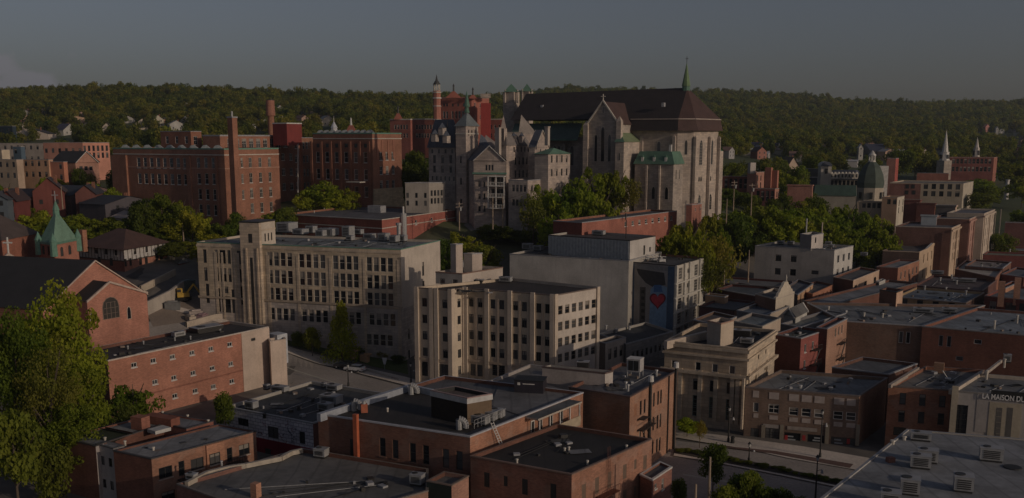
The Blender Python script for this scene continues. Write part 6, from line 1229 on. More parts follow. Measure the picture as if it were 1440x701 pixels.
m=MB()
for i in range(8):
    a0,a1=i/8*math.pi,(i+1)/8*math.pi
    m.face([(c[0]+2.8*math.cos(a0),c[1]-2.7,zt+2.3*math.sin(a0)),(c[0]+2.8*math.cos(a1),c[1]-2.7,zt+2.3*math.sin(a1)),(c[0]+2.8*math.cos(a1),c[1]+2.7,zt+2.3*math.sin(a1)),(c[0]+2.8*math.cos(a0),c[1]+2.7,zt+2.3*math.sin(a0))],plain((.4,.37,.33)))
    m.face([(c[0]+2.8*math.cos(a0),c[1]-2.7,zt+2.3*math.sin(a0)),(c[0]+2.8*math.cos(a1),c[1]-2.7,zt+2.3*math.sin(a1)),(c[0],c[1]-2.7,zt)],DS)
m.box((c[0],c[1]-2.6),1.3,.3,zt-3.6,zt-1,BLACK); m.cyl((c[0],c[1]-2.75),.7,.7,zt+.3,zt+.32,BLACK,8); m.build('arched_roof',th_.root)
grn=bl('','','',[(1150,274),(1203,276),(1208,272)],y=470,zb=10,rt=th_.root,pname='green_hip_wing',walls=[stucco(.33,.29,.24)]*4,roof='hip',h=5,rm=GS,over=.4)
m=MB(); c=P(1224,262,480); zz=lambda v:P(1224,v,480).z
m.cyl(c,6.4,6.4,zz(300),zz(264),stucco(.36,.31,.25),8)
for q0_,v0,q1_,v1 in((6.4,264,6.6,257),(6.6,257,5.9,246),(5.9,246,4.2,235),(4.2,235,1.9,228)): m.cyl(c,q0_,q1_,zz(v0),zz(v1),shingle(.062,.082,.066),8,False)
m.cyl(c,1.9,1.7,zz(228),zz(226),CREAMF,8)
for k in range(6): a=k*math.pi/3; m.tube((c[0]+1.4*math.cos(a),c[1]+1.4*math.sin(a),zz(226)),(c[0]+1.4*math.cos(a),c[1]+1.4*math.sin(a),zz(219)),.25,plain((.55,.53,.5)))
m.cyl(c,1.9,1.8,zz(219),zz(217.5),WHITE,8); m.cyl(c,1.6,.2,zz(217.5),zz(212),plain((.5,.48,.45)),8); m.build('dome',th_.root)
for k in range(5):
    a=-math.pi*.85+k*math.pi*.17*1.6; m=MB(); m.box((c[0]+6.3*math.cos(a),c[1]+6.3*math.sin(a)),.4,1.3,zz(279),zz(270),BLACK,a); m.build('window',th_.root)
m=MB(); cc=P(1238,240,486); m.box(cc,6,5,cc[2]-14,zz(234),plain((.45,.43,.41))); m.build('stone_gable',th_.root)
bk_=[ # u0,v0,u1,v1,u2,v2, y,zb, wall, wallr, roof, label
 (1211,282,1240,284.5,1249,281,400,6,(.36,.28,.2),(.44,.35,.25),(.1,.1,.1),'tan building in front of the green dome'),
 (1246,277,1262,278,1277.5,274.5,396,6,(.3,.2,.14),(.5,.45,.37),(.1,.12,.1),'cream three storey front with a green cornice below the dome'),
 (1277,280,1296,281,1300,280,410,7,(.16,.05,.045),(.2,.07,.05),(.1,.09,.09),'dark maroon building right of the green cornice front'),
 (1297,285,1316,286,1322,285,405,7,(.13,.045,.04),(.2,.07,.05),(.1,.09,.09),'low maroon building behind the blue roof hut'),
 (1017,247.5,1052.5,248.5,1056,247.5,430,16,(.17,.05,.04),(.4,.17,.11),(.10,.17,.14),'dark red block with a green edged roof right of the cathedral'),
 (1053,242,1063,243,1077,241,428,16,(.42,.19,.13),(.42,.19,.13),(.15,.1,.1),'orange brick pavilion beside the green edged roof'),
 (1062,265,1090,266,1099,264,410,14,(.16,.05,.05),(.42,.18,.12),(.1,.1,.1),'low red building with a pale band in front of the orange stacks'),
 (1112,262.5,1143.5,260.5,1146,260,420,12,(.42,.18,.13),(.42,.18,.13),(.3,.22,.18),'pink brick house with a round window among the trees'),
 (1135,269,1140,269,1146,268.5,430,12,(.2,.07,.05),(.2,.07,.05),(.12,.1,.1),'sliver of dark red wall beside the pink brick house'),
]
for k,(a0,b0,a1,b1,a2,b2,y,zb_,w,wr,rc,lab) in enumerate(bk_):
    wins=[grid(0,(a0+4,b0+7),(a1-4,b1+7),(a0+4,b0+14),max(2,int((a1-a0)/6)),2,1.3,2.0,DARKF,'sash')] if a1-a0>14 else []
    if a2-a1>8: wins.append(grid(1,(a1+2.5,b1+8),(a2-2.5,b2+8),(a1+2.5,b1+18),3,2,1.2,2.4,DARKF,'sash'))
    sb('town_house',lab,[(a0,b0),(a1,b1),(a2,b2)],y,zb_,brick(*w) if w[1]<.2 else stucco(*w),brick(*wr) if wr[1]<.2 else stucco(*wr),rc,plain((.3,.26,.22)),wins,cat='building')
for u,v0,lab,w in((1080,236,'left tall orange brick stack','2.6'),(1089.5,240,'right tall orange brick stack','2.2')):
    m=MB(); c=P(u,268,424); m.box(c,float(w),2.4,c[2]-6,P(u,v0,424).z,brick(.40,.14,.09),rad(-30)); single(m,'brick_stack',(c[0],c[1],c[2]-6),lab+' in the block right of the cathedral','chimney stack')
m=MB(); c=P(1057,241,429); m.box(c,2.6,2.2,c[2]-1,P(1057,229,429).z,plain((.4,.36,.33)),.3); single(m,'plain_stack',tuple(c),'pale square stack on the orange brick pavilion','chimney stack')
m=MB(); c=P(1415,278,552); m.cyl(c,1.1,.95,c[2]-1,P(1415,254,552).z,plain((.62,.58,.54)),10); m.cyl(c,1.2,1.2,P(1415,254,552).z,P(1415,253,552).z,WHITE,10); single(m,'white_column',tuple(c),'plain white column among the trees at the far right','column')
# ================================================================ left distance
for k,(ch,y,zb_,w,wr,rc,kw,lab) in enumerate([
 ([(-60,176),(17,177.5),(24,177)],600,36,(.03,.045,.06),(.03,.045,.06),(.05,.05,.06),{},'dark blue boxy building at the far left edge'),
 ([(-60,200.5),(122,202),(140,200)],500,32,(.33,.28,.24),(.4,.33,.28),(.3,.28,.26),{},'very long low grey beige building behind the salmon houses'),
 ([(60,205),(116,201),(153,200.5)],440,30,(.40,.20,.15),(.46,.22,.16),(.2,.18,.18),{},'salmon plastered block with small dark windows left of the mill'),
 ([(-40,224),(23,225),(30,223)],385,28,(.34,.26,.19),(.44,.33,.25),(.2,.2,.2),{},'tan flat roofed block at the left edge'),
 ([(22,223),(68,225),(72,224)],388,28,(.46,.28,.18),(.44,.26,.17),(.2,.19,.18),{},'pale orange block with a dark lower half at the left'),
 ([(66,227),(89,228),(92,227)],386,28,(.40,.17,.11),(.4,.17,.11),(.12,.1,.1),{},'salmon brick block with a dark fire stair'),
 ([(-30,212),(2,211),(12,209)],420,30,(.3,.25,.2),(.5,.42,.32),(.2,.2,.2),{},'cream gable topped corner at the left edge'),
 ([(17,206),(29,206.5),(34,206)],430,30,(.09,.13,.17),(.09,.13,.17),(.1,.1,.12),{},'small blue building at the left'),
]):
    wins=[grid(0,(ch[0][0]+5,ch[0][1]+7),(ch[1][0]-4,ch[1][1]+7),(ch[0][0]+5,ch[0][1]+22),max(2,int((ch[1][0]-ch[0][0])/9)),2,1.4,2.0,DARKF,'sash')]
    if ch[2][0]-ch[1][0]>20: wins.append(grid(1,(119,209),(150,207),(119,219),6,2,1.2,2.4,DARKF,'sash'))
    bl('town_block',lab,'building',ch,y=y,zb=zb_,depth=(165,60) if abs(zb_-50)<30 and abs(ch[1][1]-195)<12 else None,walls=[stucco(*w),stucco(*wr)]+[stucco(*w)]*2,rm=roofm(*rc),cop=plain((.3,.27,.25)),wins=wins)
def house(u,vb,w,d,h,rh,rot,wc,rc,label,name='gabled_house',y=None,wn=True):
    g=G(u,vb) if y is None else P(u,vb,y); z=g.z; t=root(name,g,label,'house'); r=rad(rot); ca,sa=math.cos(r),math.sin(r)
    q=lambda x,y_,z_:(g.x+x*ca-y_*sa,g.y+x*sa+y_*ca,z_)
    m=MB(); c=[q(-w/2,-d/2,0),q(w/2,-d/2,0),q(w/2,d/2,0),q(-w/2,d/2,0)]; m.prism(c,z-3,z+h,stucco(*wc)); m.face([q(-w/2,-d/2,z+h),q(w/2,-d/2,z+h),q(0,-d/2,z+h+rh)],stucco(*wc)); m.face([q(-w/2,d/2,z+h),q(w/2,d/2,z+h),q(0,d/2,z+h+rh)],stucco(*wc)); m.build('wall',t)
    m=MB(); o=.5
    for s in(-1,1): m.face([q(s*(w/2+o),-d/2-o,z+h-o*rh/(w/2)),q(0,-d/2-o,z+h+rh+.1),q(0,d/2+o,z+h+rh+.1),q(s*(w/2+o),d/2+o,z+h-o*rh/(w/2))],shingle(*rc))
    m.build('roof',t)
    if wn:
        for x in((-w*.25,w*.25) if w>4 else (0,)):
            for zz in((z+.9,z+h-1.9) if h>5 else (z+1,)):
                m=MB(); m.prism([q(x-.5,-d/2-.06,0)[:2],q(x+.5,-d/2-.06,0)[:2],q(x+.5,-d/2,0)[:2],q(x-.5,-d/2,0)[:2]],zz,zz+1.4,BLACK); m.build('window',t)
    m=MB(); m.box(q(w*.2,0,0)[:2],.8,.8,z+h,z+h+rh+.8,brick(*RB)); m.build('chimney',t)
    return t
W1=(.42,.40,.37);C1=(.5,.42,.34);T1=(.45,.3,.22);DRK=(.05,.045,.05);BRN=(.1,.06,.05)
place='left edge|above the blue boxy block|right of the pediment building|in the left hill woods|second from the left in the woods'.split('|')
H_=[(26,183,14,12,5,3,20,C1,BRN,'cream house with a brown roof above the blue boxy building'),
(48,196,30,14,4,4.5,0,(.5,.42,.36),DRK,'wide cream pediment fronted building behind the long grey beige roof'),
(103,176,30,10,6,2,60,(.46,.32,.22),(.3,.2,.15),'long tan building deep in the left woods'),
(74,190,14,10,4,3,70,W1,DRK,'white house with a dark blue roof left of the pair of white dormers'),
(93,190,16,10,4,5,70,W1,(.05,.05,.08),'white house with tall dark roof and two dormers in the left woods'),
(153,191,10,12,5,5,10,C1,BRN,'narrow steep cream gable in the middle of the left woods'),
(188,170,14,10,3,4,60,C1,DRK,'dark steep roof with a white tip in the left woods'),
(201,182,11,12,5,4,20,C1,(.2,.12,.1),'cream gable with a brown roof above the mill left corner'),
(222,180,10,12,6,4,25,(.5,.45,.36),(.25,.22,.2),'pale steep gable just left of the mill roof storey'),
(236,177,22,10,5,2,65,(.4,.22,.18),(.3,.25,.24),'low brown house between two pale gables above the mill'),
(247,183,12,12,5,3,30,W1,(.3,.3,.3),'small white house right above the mill roof storey'),
(262,178,9,9,5,4,15,W1,DRK,'white gable left of the square mill chimney'),
(263,155,9,9,4,4,15,W1,(.25,.22,.2),'tiny white gable high in the left woods'),
(292,182,9,9,5,3,20,C1,BRN,'cream house hidden behind the mill chimney foot'),
(348,186,12,10,6,3,30,W1,(.3,.28,.28),'white house right of the square mill chimney'),
(372,183,14,12,7,3,40,W1,DRK,'pale house with a tower behind the round stack'),
(392,165,12,12,8,4,30,W1,(.2,.2,.2),'tall white house touching the round smokestack'),
(425,160,12,9,4,4,10,W1,BRN,'white gable above the red penthouse'),
(433,160,7,7,6,3,10,W1,BRN,'narrow white house beside the gable above the red penthouse'),
(452,163,32,10,4,1.5,70,(.5,.35,.26),(.4,.28,.2),'long tan house right of the two white gables'),
(459,177,13,12,5,4,30,C1,(.3,.28,.26),'cream house left of the small white dome'),
(588,131,12,9,4,4,20,C1,BRN,'cream house standing on the ridge left of the seminary turret'),
(604,133,14,8,3,2,60,(.5,.4,.32),BRN,'low cream house on the ridge beside the seminary turret'),
(1020,214,16,10,5,3,60,W1,(.35,.33,.32),'white house right behind the cathedral apse'),
(1032,214,10,9,6,3,10,W1,(.2,.2,.2),'white gable second from the apse'),
(1040,217,14,10,5,2,60,(.42,.2,.16),(.3,.2,.18),'low brick house right of the white gables'),
(1046,214,7,7,6,3,10,(.5,.34,.28),(.2,.12,.1),'narrow pink gable behind the brick house'),
(1053,219,18,9,4,2,70,(.3,.28,.27),(.4,.4,.4),'long house with a pale roof, first in the line below the woods'),
(1063,216,14,10,6,3,60,(.2,.18,.2),(.05,.05,.08),'dark house with bright windows left of the centre woods'),
(1073,222,16,9,3,2,70,(.3,.28,.27),(.42,.42,.42),'pale slanting roof right of the dark house'),
(1088,213,10,9,5,2,60,W1,DRK,'white house left of the pale flat house in the centre woods'),
(1097,206,9,9,4,2,50,W1,(.35,.3,.3),'small pale house high in the centre woods'),
(1097,218,12,9,4,2,60,W1,DRK,'white house with a black roof in the centre woods'),
(1130,221,14,9,3,2.5,60,(.36,.35,.34),(.12,.12,.13),'grey house alone among trees left of the town hall'),
(1110,246,8,10,5,6,10,(.50,.38,.30),BRN,'little cream chapel gable left of the town hall'),
(1190,218,26,14,4,3,70,(.2,.16,.16),(.07,.07,.09),'dark roofed hall behind the town hall'),
(1195,234,26,12,4,1,70,(.48,.45,.43),(.45,.43,.42),'white flat house behind the long slate mansard'),
(1228,220,46,16,5,6,85,(.2,.18,.18),(.045,.05,.08),'big dark slate roofed church hall behind the dome'),
(1209,224,4,4,9,3,0,W1,W1,'small white belfry left of the dome lantern'),
(1424,186,9,9,7,3,30,W1,(.3,.3,.3),'white house nearest the right edge in the woods'),
(1432,193,14,12,7,3,60,W1,DRK,'white house with a dark roof in the right edge woods'),
(1401,190,4,4,9,3,0,W1,W1,'small white tower poking out of the right woods'),
(1383,186,14,12,8,4,40,(.36,.17,.15),(.3,.15,.13),'dull red house in the right woods above the second steeple'),
(1405,188,12,9,5,3,30,(.3,.3,.3),(.1,.12,.14),'grey house right of the dull red one in the right woods'),
]
for h_ in H_: house(*h_[:9],h_[9])
XH=[]
hr=random.Random(9)
for k in range(26):
    u=hr.uniform(1012,1330) if k<20 else hr.uniform(1380,1436); v=hr.uniform(203,228); XH.append((u,v)); g_=hr.choice((W1,C1,(.3,.14,.11),(.28,.27,.27),T1)); t_=house(u,v,hr.uniform(8,16),9,hr.uniform(3.5,6),hr.uniform(2,3.5),hr.uniform(0,80),g_,hr.choice((DRK,BRN,(.3,.29,.29),(.2,.12,.1))),'one of the tiny houses scattered through the woods right of the cathedral'); t_['group']='tiny houses in the right hand woods'
XL=[]
for k in range(12):
    u=hr.uniform(20,470); v=hr.uniform(160,188); XL.append((u,v)); t_=house(u,v,hr.uniform(8,14),9,hr.uniform(3.5,5),hr.uniform(2,3),hr.uniform(10,80),hr.choice((C1,(.3,.2,.16),(.34,.32,.3),T1)),hr.choice((DRK,BRN,(.25,.22,.2))),'one of the tiny houses half buried in the left hill woods'); t_['group']='tiny houses in the left hill woods' 
# nearer left houses
def gh(u,v,y,w,d,h,rh,rot,wc,rc,lab): return house(u,v,w,d,h,rh,rot,wc,rc,lab,y=y)
bl('gabled_house','salmon brick house with a long black roof and a white trimmed gable','house',[(70,226),(106,229),(136,228.5)],y=392,zb=26,walls=[brick(.4,.19,.12),brick(.46,.22,.15)],roof='gable',h=4.4,ridge='l',over=.4,depth=(160,40),rm=shingle(.03,.03,.034),cop=WHITE,wins=[grid(0,(78,236),(86,236),(78,236),2,1,1.6,1.6,WHITE,'sash'),grid(1,(114,237),(128,237),(114,237),3,1,1.2,1.6,DARKF,'sash')])
gh(23,309,292,4.6,10,6,2.5,5,(.16,.05,.045),(.05,.03,.03),'dark crimson narrow gable with white framed windows'); gh(5,308,288,7,10,6,2,5,(.1,.12,.14),(.06,.06,.07),'dark house with a big white arch at the left edge')
gh(72,290,318,9,12,5,4,20,(.17,.06,.05),(.07,.05,.05),'crimson gabled house with white barge boards beside a white pole'); gh(45,290,322,22,14,3,2.5,75,(.2,.09,.07),(.085,.06,.055),'low house with a wide brown roof left of the crimson gable')
gh(112,285,330,22,14,3,2.5,70,(.15,.1,.1),(.03,.033,.045),'dark blue roofed house left of the trees below the mill'); gh(128,293,318,6,12,5,2.5,10,(.16,.07,.06),(.04,.04,.05),'little red gable inside the dark blue roofs')
gh(165,298,312,18,12,3,2,60,(.1,.09,.1),(.028,.03,.04),'black roofed house at the foot of the mill left corner'); gh(186,314,300,9,8,2,1.5,50,(.4,.33,.29),(.38,.31,.27),'pale roofed low house between the steeple and the mill trees')
m=MB(); c=P(470,190,520); m.cyl(c,2.3,2.3,c[2]-10,c[2]-1,brick(*PINK),8); m.cyl(c,1.8,1.6,c[2]-1,c[2]+3.5,plain((.5,.5,.52)),8); m.cyl(c,1.9,.3,c[2]+3.5,c[2]+6.5,plain((.45,.47,.5)),8); m.cyl(c,.2,.05,c[2]+6.5,c[2]+9.5,WHITE,6); single(m,'small_cupola',tuple(c),'small white domed cupola above the brick block','cupola')
m=MB(); c=P(494,188,500); m.loft([(c[0]-4.5,c[1]-3),(c[0]+4.5,c[1]-3),(c[0]+4.5,c[1]+3),(c[0]-4.5,c[1]+3)],c[2]-3,[(c[0]-.8,c[1]-.8),(c[0]+.8,c[1]-.8),(c[0]+.8,c[1]+.8),(c[0]-.8,c[1]+.8)],c[2]+4,brick(.34,.1,.07)); m.cyl(c,.6,.3,c[2]+4,c[2]+7.5,WHITE,6); single(m,'red_gable_tower',tuple(c),'red steep gable with a pale pinnacle above the brick block','gable')

for k_,(B,n) in enumerate([(redf,5),(lb,14),(lb2,10),(r1,10),(r2,8),(r3b,5),(r4,6),(wb,8)]): clutter(B,n,80+k_)
# ================================================================ ground
def ground():
    ys=[-60,0,60,100,130]+list(np.arange(150,420,6))+list(np.arange(420,1000,16))+list(np.arange(1000,2500,36))+[2600,3000,3600,5000,9000,16000]
    ys=sorted(set([float(q) for q in ys]+[float(q[0]) for q in YT])); ts=np.array(sorted(list(np.linspace(-900,900,130))+[u-720. for u in UK])); v=[];f=[];tw=[]
    for y in ys:
        for t in ts:
            sc=max(y,260)/1400; x=t*1.15*sc
            z=gz(x,min(y,3600)) if y>=150 else 0.0
            v.append((x,y,z-.02 if y<9000 else 40)); u=720+1400*x/max(y,1)
            tw.append(1.0 if y<262 else max(0.0,1-(y-262)/60) if u<980 else max(0.0,1-(y-330)/80))
    n=len(ts)
    for i in range(len(ys)-1):
        for j in range(n-1): f.append((i*n+j,i*n+j+1,(i+1)*n+j+1,(i+1)*n+j))
    me=bpy.data.meshes.new('ground'); me.from_pydata(v,[],f); me.update()
    at=me.attributes.new('town','FLOAT','POINT'); at.data.foreach_set('value',tw)
    m,nt,b=newmat('ground'); ob=nt.nodes.new('ShaderNodeTexCoord').outputs['Object']; a=nt.nodes.new('ShaderNodeAttribute'); a.attribute_name='town'
    g=mixc(nt,ramp(nt,noise(nt,ob,.05,5),.35,.65),(.03,.045,.012),(.07,.085,.025)); t=mixc(nt,ramp(nt,noise(nt,ob,.25,5),.3,.7),(.10,.09,.08),(.17,.15,.13))
    nt.links.new(mixc(nt,a.outputs['Fac'],g,t),b.inputs['Base Color']); b.inputs['Roughness'].default_value=.95; me.materials.append(m)
    o=bpy.data.objects.new('ground',me); COL.objects.link(o); o['kind']='structure'
ground()
def sheet(name,px_,mat,dz=.03,kind='structure',y0=90,sub=10,**k):
    # strip: list of (left px, right px) pairs laid on the ground
    m=MB(); rows=[]
    for (a,b) in px_:
        A=G(*a,y0);B_=G(*b,y0); rows.append([A.lerp(B_,t) for t in np.linspace(0,1,5)])
    fine=[]
    for r0,r1 in zip(rows[:-1],rows[1:]):
        for t in np.linspace(0,1,sub,endpoint=False): fine.append([p.lerp(q,t) for p,q in zip(r0,r1)])
    fine.append(rows[-1])
    pt=lambda p:(p.x,p.y,gz(p.x,p.y)+dz)
    for r0,r1 in zip(fine[:-1],fine[1:]):
        for j in range(4): m.face([pt(r0[j]),pt(r0[j+1]),pt(r1[j+1]),pt(r1[j])],mat)
    o=m.build(name); 
    if kind: o['kind']=kind
    return o
def asphalt(*c):
    key=('asph',c)
    if key in MC: return MC[key]
    m,nt,b=newmat('asphalt'); ob=nt.nodes.new('ShaderNodeTexCoord').outputs['Object']
    n1=ramp(nt,noise(nt,ob,.12,4,(1,1,1)),.35,.65); n2=ramp(nt,noise(nt,ob,2.2,4),.3,.7)
    col=mixc(nt,n1,tuple(x*.8 for x in c),tuple(x*1.2 for x in c)); col=mixc(nt,.3,col,mixc(nt,n2,tuple(x*.6 for x in c),tuple(x*1.5 for x in c)))
    nt.links.new(col,b.inputs['Base Color']); b.inputs['Roughness'].default_value=.9; MC[key]=m; return m
AS=asphalt(.30,.265,.235); SWK=asphalt(.55,.48,.41); GRS=asphalt(.06,.085,.018); SOIL=asphalt(.05,.04,.03)
def gpoly(name,pts,mat,dz,kind='structure'):
    g=[G(*p) for p in pts]; m=MB(); m.face([(p.x,p.y,gz(p.x,p.y)+dz) for p in g],mat); o=m.build(name); o['kind']=kind; return o
# street past the school
sheet('road',[((196,462),(186,480)),((260,440),(250,500)),((330,462),(320,520)),((404,498),(392,540)),((480,521),(470,560)),((560,543),(550,590)),((640,566),(600,620))],AS,.03)
sheet('pavement',[((240,430),(248,439)),((320,452),(325,461)),((402,488),(404,497)),((480,509),(481,520)),((570,532),(572,544)),((640,551),(642,564))],SWK,.16)
sheet('lawn',[((398,459),(400,486)),((450,466),(452,499)),((500,476),(502,510)),((540,488),(542,520)),((572,498),(574,528))],GRS,.08,kind='stuff')
sheet('lane_marking',[((260,468),(260,469)),((400,516),(400,516.8)),((560,564),(560,565))],plain((.45,.42,.35)),.045)
# main street at the right
sheet('road',[((905,612),(880,760)),((960,622),(930,780)),((1050,632),(1000,800)),((1210,664),(1150,860)),((1400,715),(1300,980))],AS,.03)
sheet('pavement',[((930,610),(940,616)),((1000,613),(996,626)),((1060,621),(1050,634)),((1130,631),(1110,647)),((1215,645),(1200,663)),((1300,660),(1290,690))],SWK,.16)
sheet('brick_paving',[((1005,628),(1003,631)),((1090,636),(1085,641)),((1200,655),(1195,661))],asphalt(.13,.075,.06),.20)
sheet('median',[((948,632),(946,642)),((1010,641),(1005,652)),((1100,660),(1095,668)),((1195,681),(1190,690))],SOIL,.14)
sheet('kerb',[((948,641),(947,643)),((1010,652),(1009,654)),((1100,669),(1098,671)),((1195,690),(1193,692))],SWK,.2)
sheet('lane_marking',[((960,668),(960,669)),((1060,684),(1060,685)),((1160,708),(1160,709))],plain((.4,.38,.33)),.045)
# hill road by the palace
sheet('road',[((652,318),(662,326)),((690,309),(735,319)),((730,318),(770,322)),((762,322),(740,334)),((716,334),(700,341))],asphalt(.2,.185,.17),.1)
# construction ground by the retaining wall
sheet('dirt',[((205,440),(215,462)),((250,425),(262,455)),((290,415),(300,448)),((330,432),(340,455))],asphalt(.22,.175,.14),.06,kind='stuff')
# ================================================================ trees
def leafm(name,c0,c1):
    m,nt,b=newmat(name); a=nt.nodes.new('ShaderNodeAttribute'); a.attribute_name='tint'
    oi=nt.nodes.new('ShaderNodeObjectInfo').outputs['Random']
    col=mixc(nt,a.outputs['Fac'],c0,c1)
    geo=nt.nodes.new('ShaderNodeNewGeometry').outputs['Position']; big=ramp(nt,noise(nt,geo,.035,3),.38,.62)
    col=mixc(nt,mul(nt,big,.55),col,(c1[0]*1.05,c1[1]*.72,c1[2]*.9))
    rr2=nt.nodes.new('ShaderNodeValToRGB'); rr2.color_ramp.elements[0].color=(.5,.6,.58,1); rr2.color_ramp.elements[1].color=(1.45,1.3,1.0,1); nt.links.new(oi,rr2.inputs[0])
    col=mixc(nt,1,col,rr2.outputs[0],'MULTIPLY')
    nt.links.new(col,b.inputs['Base Color']); b.inputs['Roughness'].default_value=.75; b.inputs['Specular IOR Level'].default_value=.15
    tr=nt.nodes.new('ShaderNodeBsdfTranslucent'); nt.links.new(mixc(nt,1,col,(1.2,1.4,.5),'MULTIPLY'),tr.inputs[0]); mx=nt.nodes.new('ShaderNodeMixShader'); mx.inputs[0].default_value=.48
    nt.links.new(b.outputs[0],mx.inputs[1]); nt.links.new(tr.outputs[0],mx.inputs[2]); nt.links.new(mx.outputs[0],nt.nodes['Material Output'].inputs[0])
    return m
LG=leafm('spring_leaves',(.12,.17,.02),(.26,.32,.035)); LD=leafm('dark_leaves',(.065,.10,.018),(.16,.21,.034)); LB=leafm('budding_leaves',(.11,.125,.03),(.22,.225,.045)); LG_=0; LF=leafm('forest_leaves',(.09,.12,.026),(.20,.225,.045))
BARK=plain((.10,.075,.055),.9,name='bark')
def crownmesh(name,n,leaf,mat,seed,lobes=14,sx=.5,sy=.5,sz=.5,cone=False,loose=False):
    r=np.random.RandomState(seed); V=[];T=[]
    L=[]
    for i in range(lobes):
        if cone:
            z=r.uniform(.05,.95); rr_=(1-z)**.8*.42+.04; a=r.uniform(0,6.28); L.append((rr_*.75*math.cos(a),rr_*.75*math.sin(a),z,rr_*.6,.14))
        else:
            th=r.uniform(0,6.28); ph=math.acos(r.uniform(-.8,1)); k=r.uniform(.25,.88) if loose else r.uniform(.42,.72); q_=(r.uniform(.07,.17),r.uniform(.06,.13)) if loose else (r.uniform(.14,.24),r.uniform(.12,.2)); L.append((k*sx*math.sin(ph)*math.cos(th),k*sy*math.sin(ph)*math.sin(th),.5+k*sz*math.cos(ph),*q_))
    L=np.array(L); idx=r.randint(0,lobes,n); d=r.normal(size=(n,3)); d/=np.linalg.norm(d,axis=1)[:,None]; rad_=r.uniform(.55,1.05,n)
    C=L[idx,:3]+d*np.stack([L[idx,3],L[idx,3],L[idx,4]],1)*rad_[:,None]
    nrm=d+r.normal(size=(n,3))*.55; nrm/=np.linalg.norm(nrm,axis=1)[:,None]
    up=r.normal(size=(n,3)); a=np.cross(nrm,up); a/=np.linalg.norm(a,axis=1)[:,None]; b=np.cross(nrm,a); s=leaf*r.uniform(.6,1.4,n)[:,None]
    vv=np.stack([C-a*s,C-b*s*.8,C+a*s,C+b*s*.8],1).reshape(-1,3)
    lt=r.uniform(0,1,lobes); t=np.clip(lt[idx]*.6+r.uniform(0,.5,n),0,1); tt=np.repeat(t,4)
    me=bpy.data.meshes.new(name); me.vertices.add(4*n); me.vertices.foreach_set('co',vv.ravel()); me.loops.add(4*n); me.loops.foreach_set('vertex_index',np.arange(4*n)); me.polygons.add(n); me.polygons.foreach_set('loop_start',np.arange(0,4*n,4)); me.polygons.foreach_set('loop_total',np.full(n,4)); me.update()
    at=me.attributes.new('tint','FLOAT','POINT'); at.data.foreach_set('value',tt); me.materials.append(mat); return me
def trunkmesh(seed):
    r=random.Random(seed); m=MB(); m.cyl((0,0),.028,.018,-.12,.35,BARK,8,False); m.cyl((0,0),.018,.006,.35,.8,BARK,8,False)
    for k in range(9):
        a=r.uniform(0,6.28); z=r.uniform(.22,.55); l=r.uniform(.2,.38); m.tube((0,0,z),(l*math.cos(a),l*math.sin(a),z+l*r.uniform(.6,1.1)),.007,BARK,5)
    o=m.build('trunk'); me=o.data; bpy.data.objects.remove(o); return me
TRK=[trunkmesh(i) for i in range(3)]
CR={'g':[crownmesh('crown',3400,.025,LG,i,34,sz=.44,loose=True) for i in range(3)],'d':[crownmesh('crown',3600,.026,LD,10+i,18,sz=.44) for i in range(2)],'b':[crownmesh('crown',1700,.022,LB,20+i,18,sz=.44) for i in range(2)],
    'big':[crownmesh('crown',11000,.0145,LG,30+i,60,sz=.46,loose=True) for i in range(2)],'bigb':[crownmesh('crown',5500,.012,LB,35,60,sz=.46,loose=True)],'c':[crownmesh('crown',5000,.02,LG,40,40,cone=True)],'cd':[crownmesh('crown',5000,.02,LD,41,40,cone=True)]}
trr=random.Random(11)
def tree(u,vt,y,wpx,k,label,group=None,kind='tree',zb=None):
    c=P(u,vt,y); g=gz(c.x,c.y) if zb is None else zb; h=c.z-g; w=wpx*y/1400
    if h<2: h=2
    sparse=k
    t=root({'c':'conical_tree','cd':'conical_tree'}.get(k,'leafy_tree') if kind=='tree' else kind,(c.x,c.y,g),label,'tree' if kind=='tree' else 'shrub',group)
    me=trr.choice(CR[k]); o=bpy.data.objects.new('crown',me); COL.objects.link(o); o.parent=t
    ch=h*(1.0 if k in('c','cd') else .92) if kind=='tree' else h*1.1
    if k not in('c','cd') and h>w*1.7: ch=min(ch,max(w*1.7,h*.6))
    o.location=(0,0,h-ch); o.scale=(w*1.05,w*1.05,ch*1.02); o.rotation_euler=(0,0,trr.uniform(0,6.28))
    tk=bpy.data.objects.new('trunk',trr.choice(TRK)); COL.objects.link(tk); tk.parent=t; tk.scale=(min(h*.75,w*1.0),min(h*.75,w*1.0),h); return t
def many(lst,k,label,group):
    if 'cathedral' in (group or ''): lst=[(u,v,max(y,326) if u>1045 else y,w) for u,v,y,w in lst]
    for i,(u,vt,y,w) in enumerate(lst): tree(u,vt,y,w,k if isinstance(k,str) else k[i%len(k)],label,group)
tree(66,390,150,142,'big','tallest bright green tree in front of the salmon church'); tree(12,425,142,110,'big','broad green tree cut by the left edge')
tree(110,500,146,100,'big','round green tree below the salmon church touching the salmon block'); tree(28,450,152,110,'bigb','reddish thinly leaved tree at the left edge'); tree(62,470,138,100,'bigb','thin budding tree with a pale straight trunk')
tree(95,560,138,110,'big','low green tree above the brick apartment house light well'); tree(12,560,128,90,'d','wide dark tree lowest at the left edge'); tree(66,612,132,70,'d','dark rounded tree beside the dark lawn',zb=-2); tree(50,520,146,110,'d','dark green tree hidden in the middle of the left clump',zb=-2)
tree(185,527,158,76,'g','loose green tree in front of the small windows of the salmon block'); tree(172,560,150,50,'b','small budding tree at the foot of the salmon block'); tree(314,546,152,34,'d','small dark bushy tree at the left end of the graffiti wall')
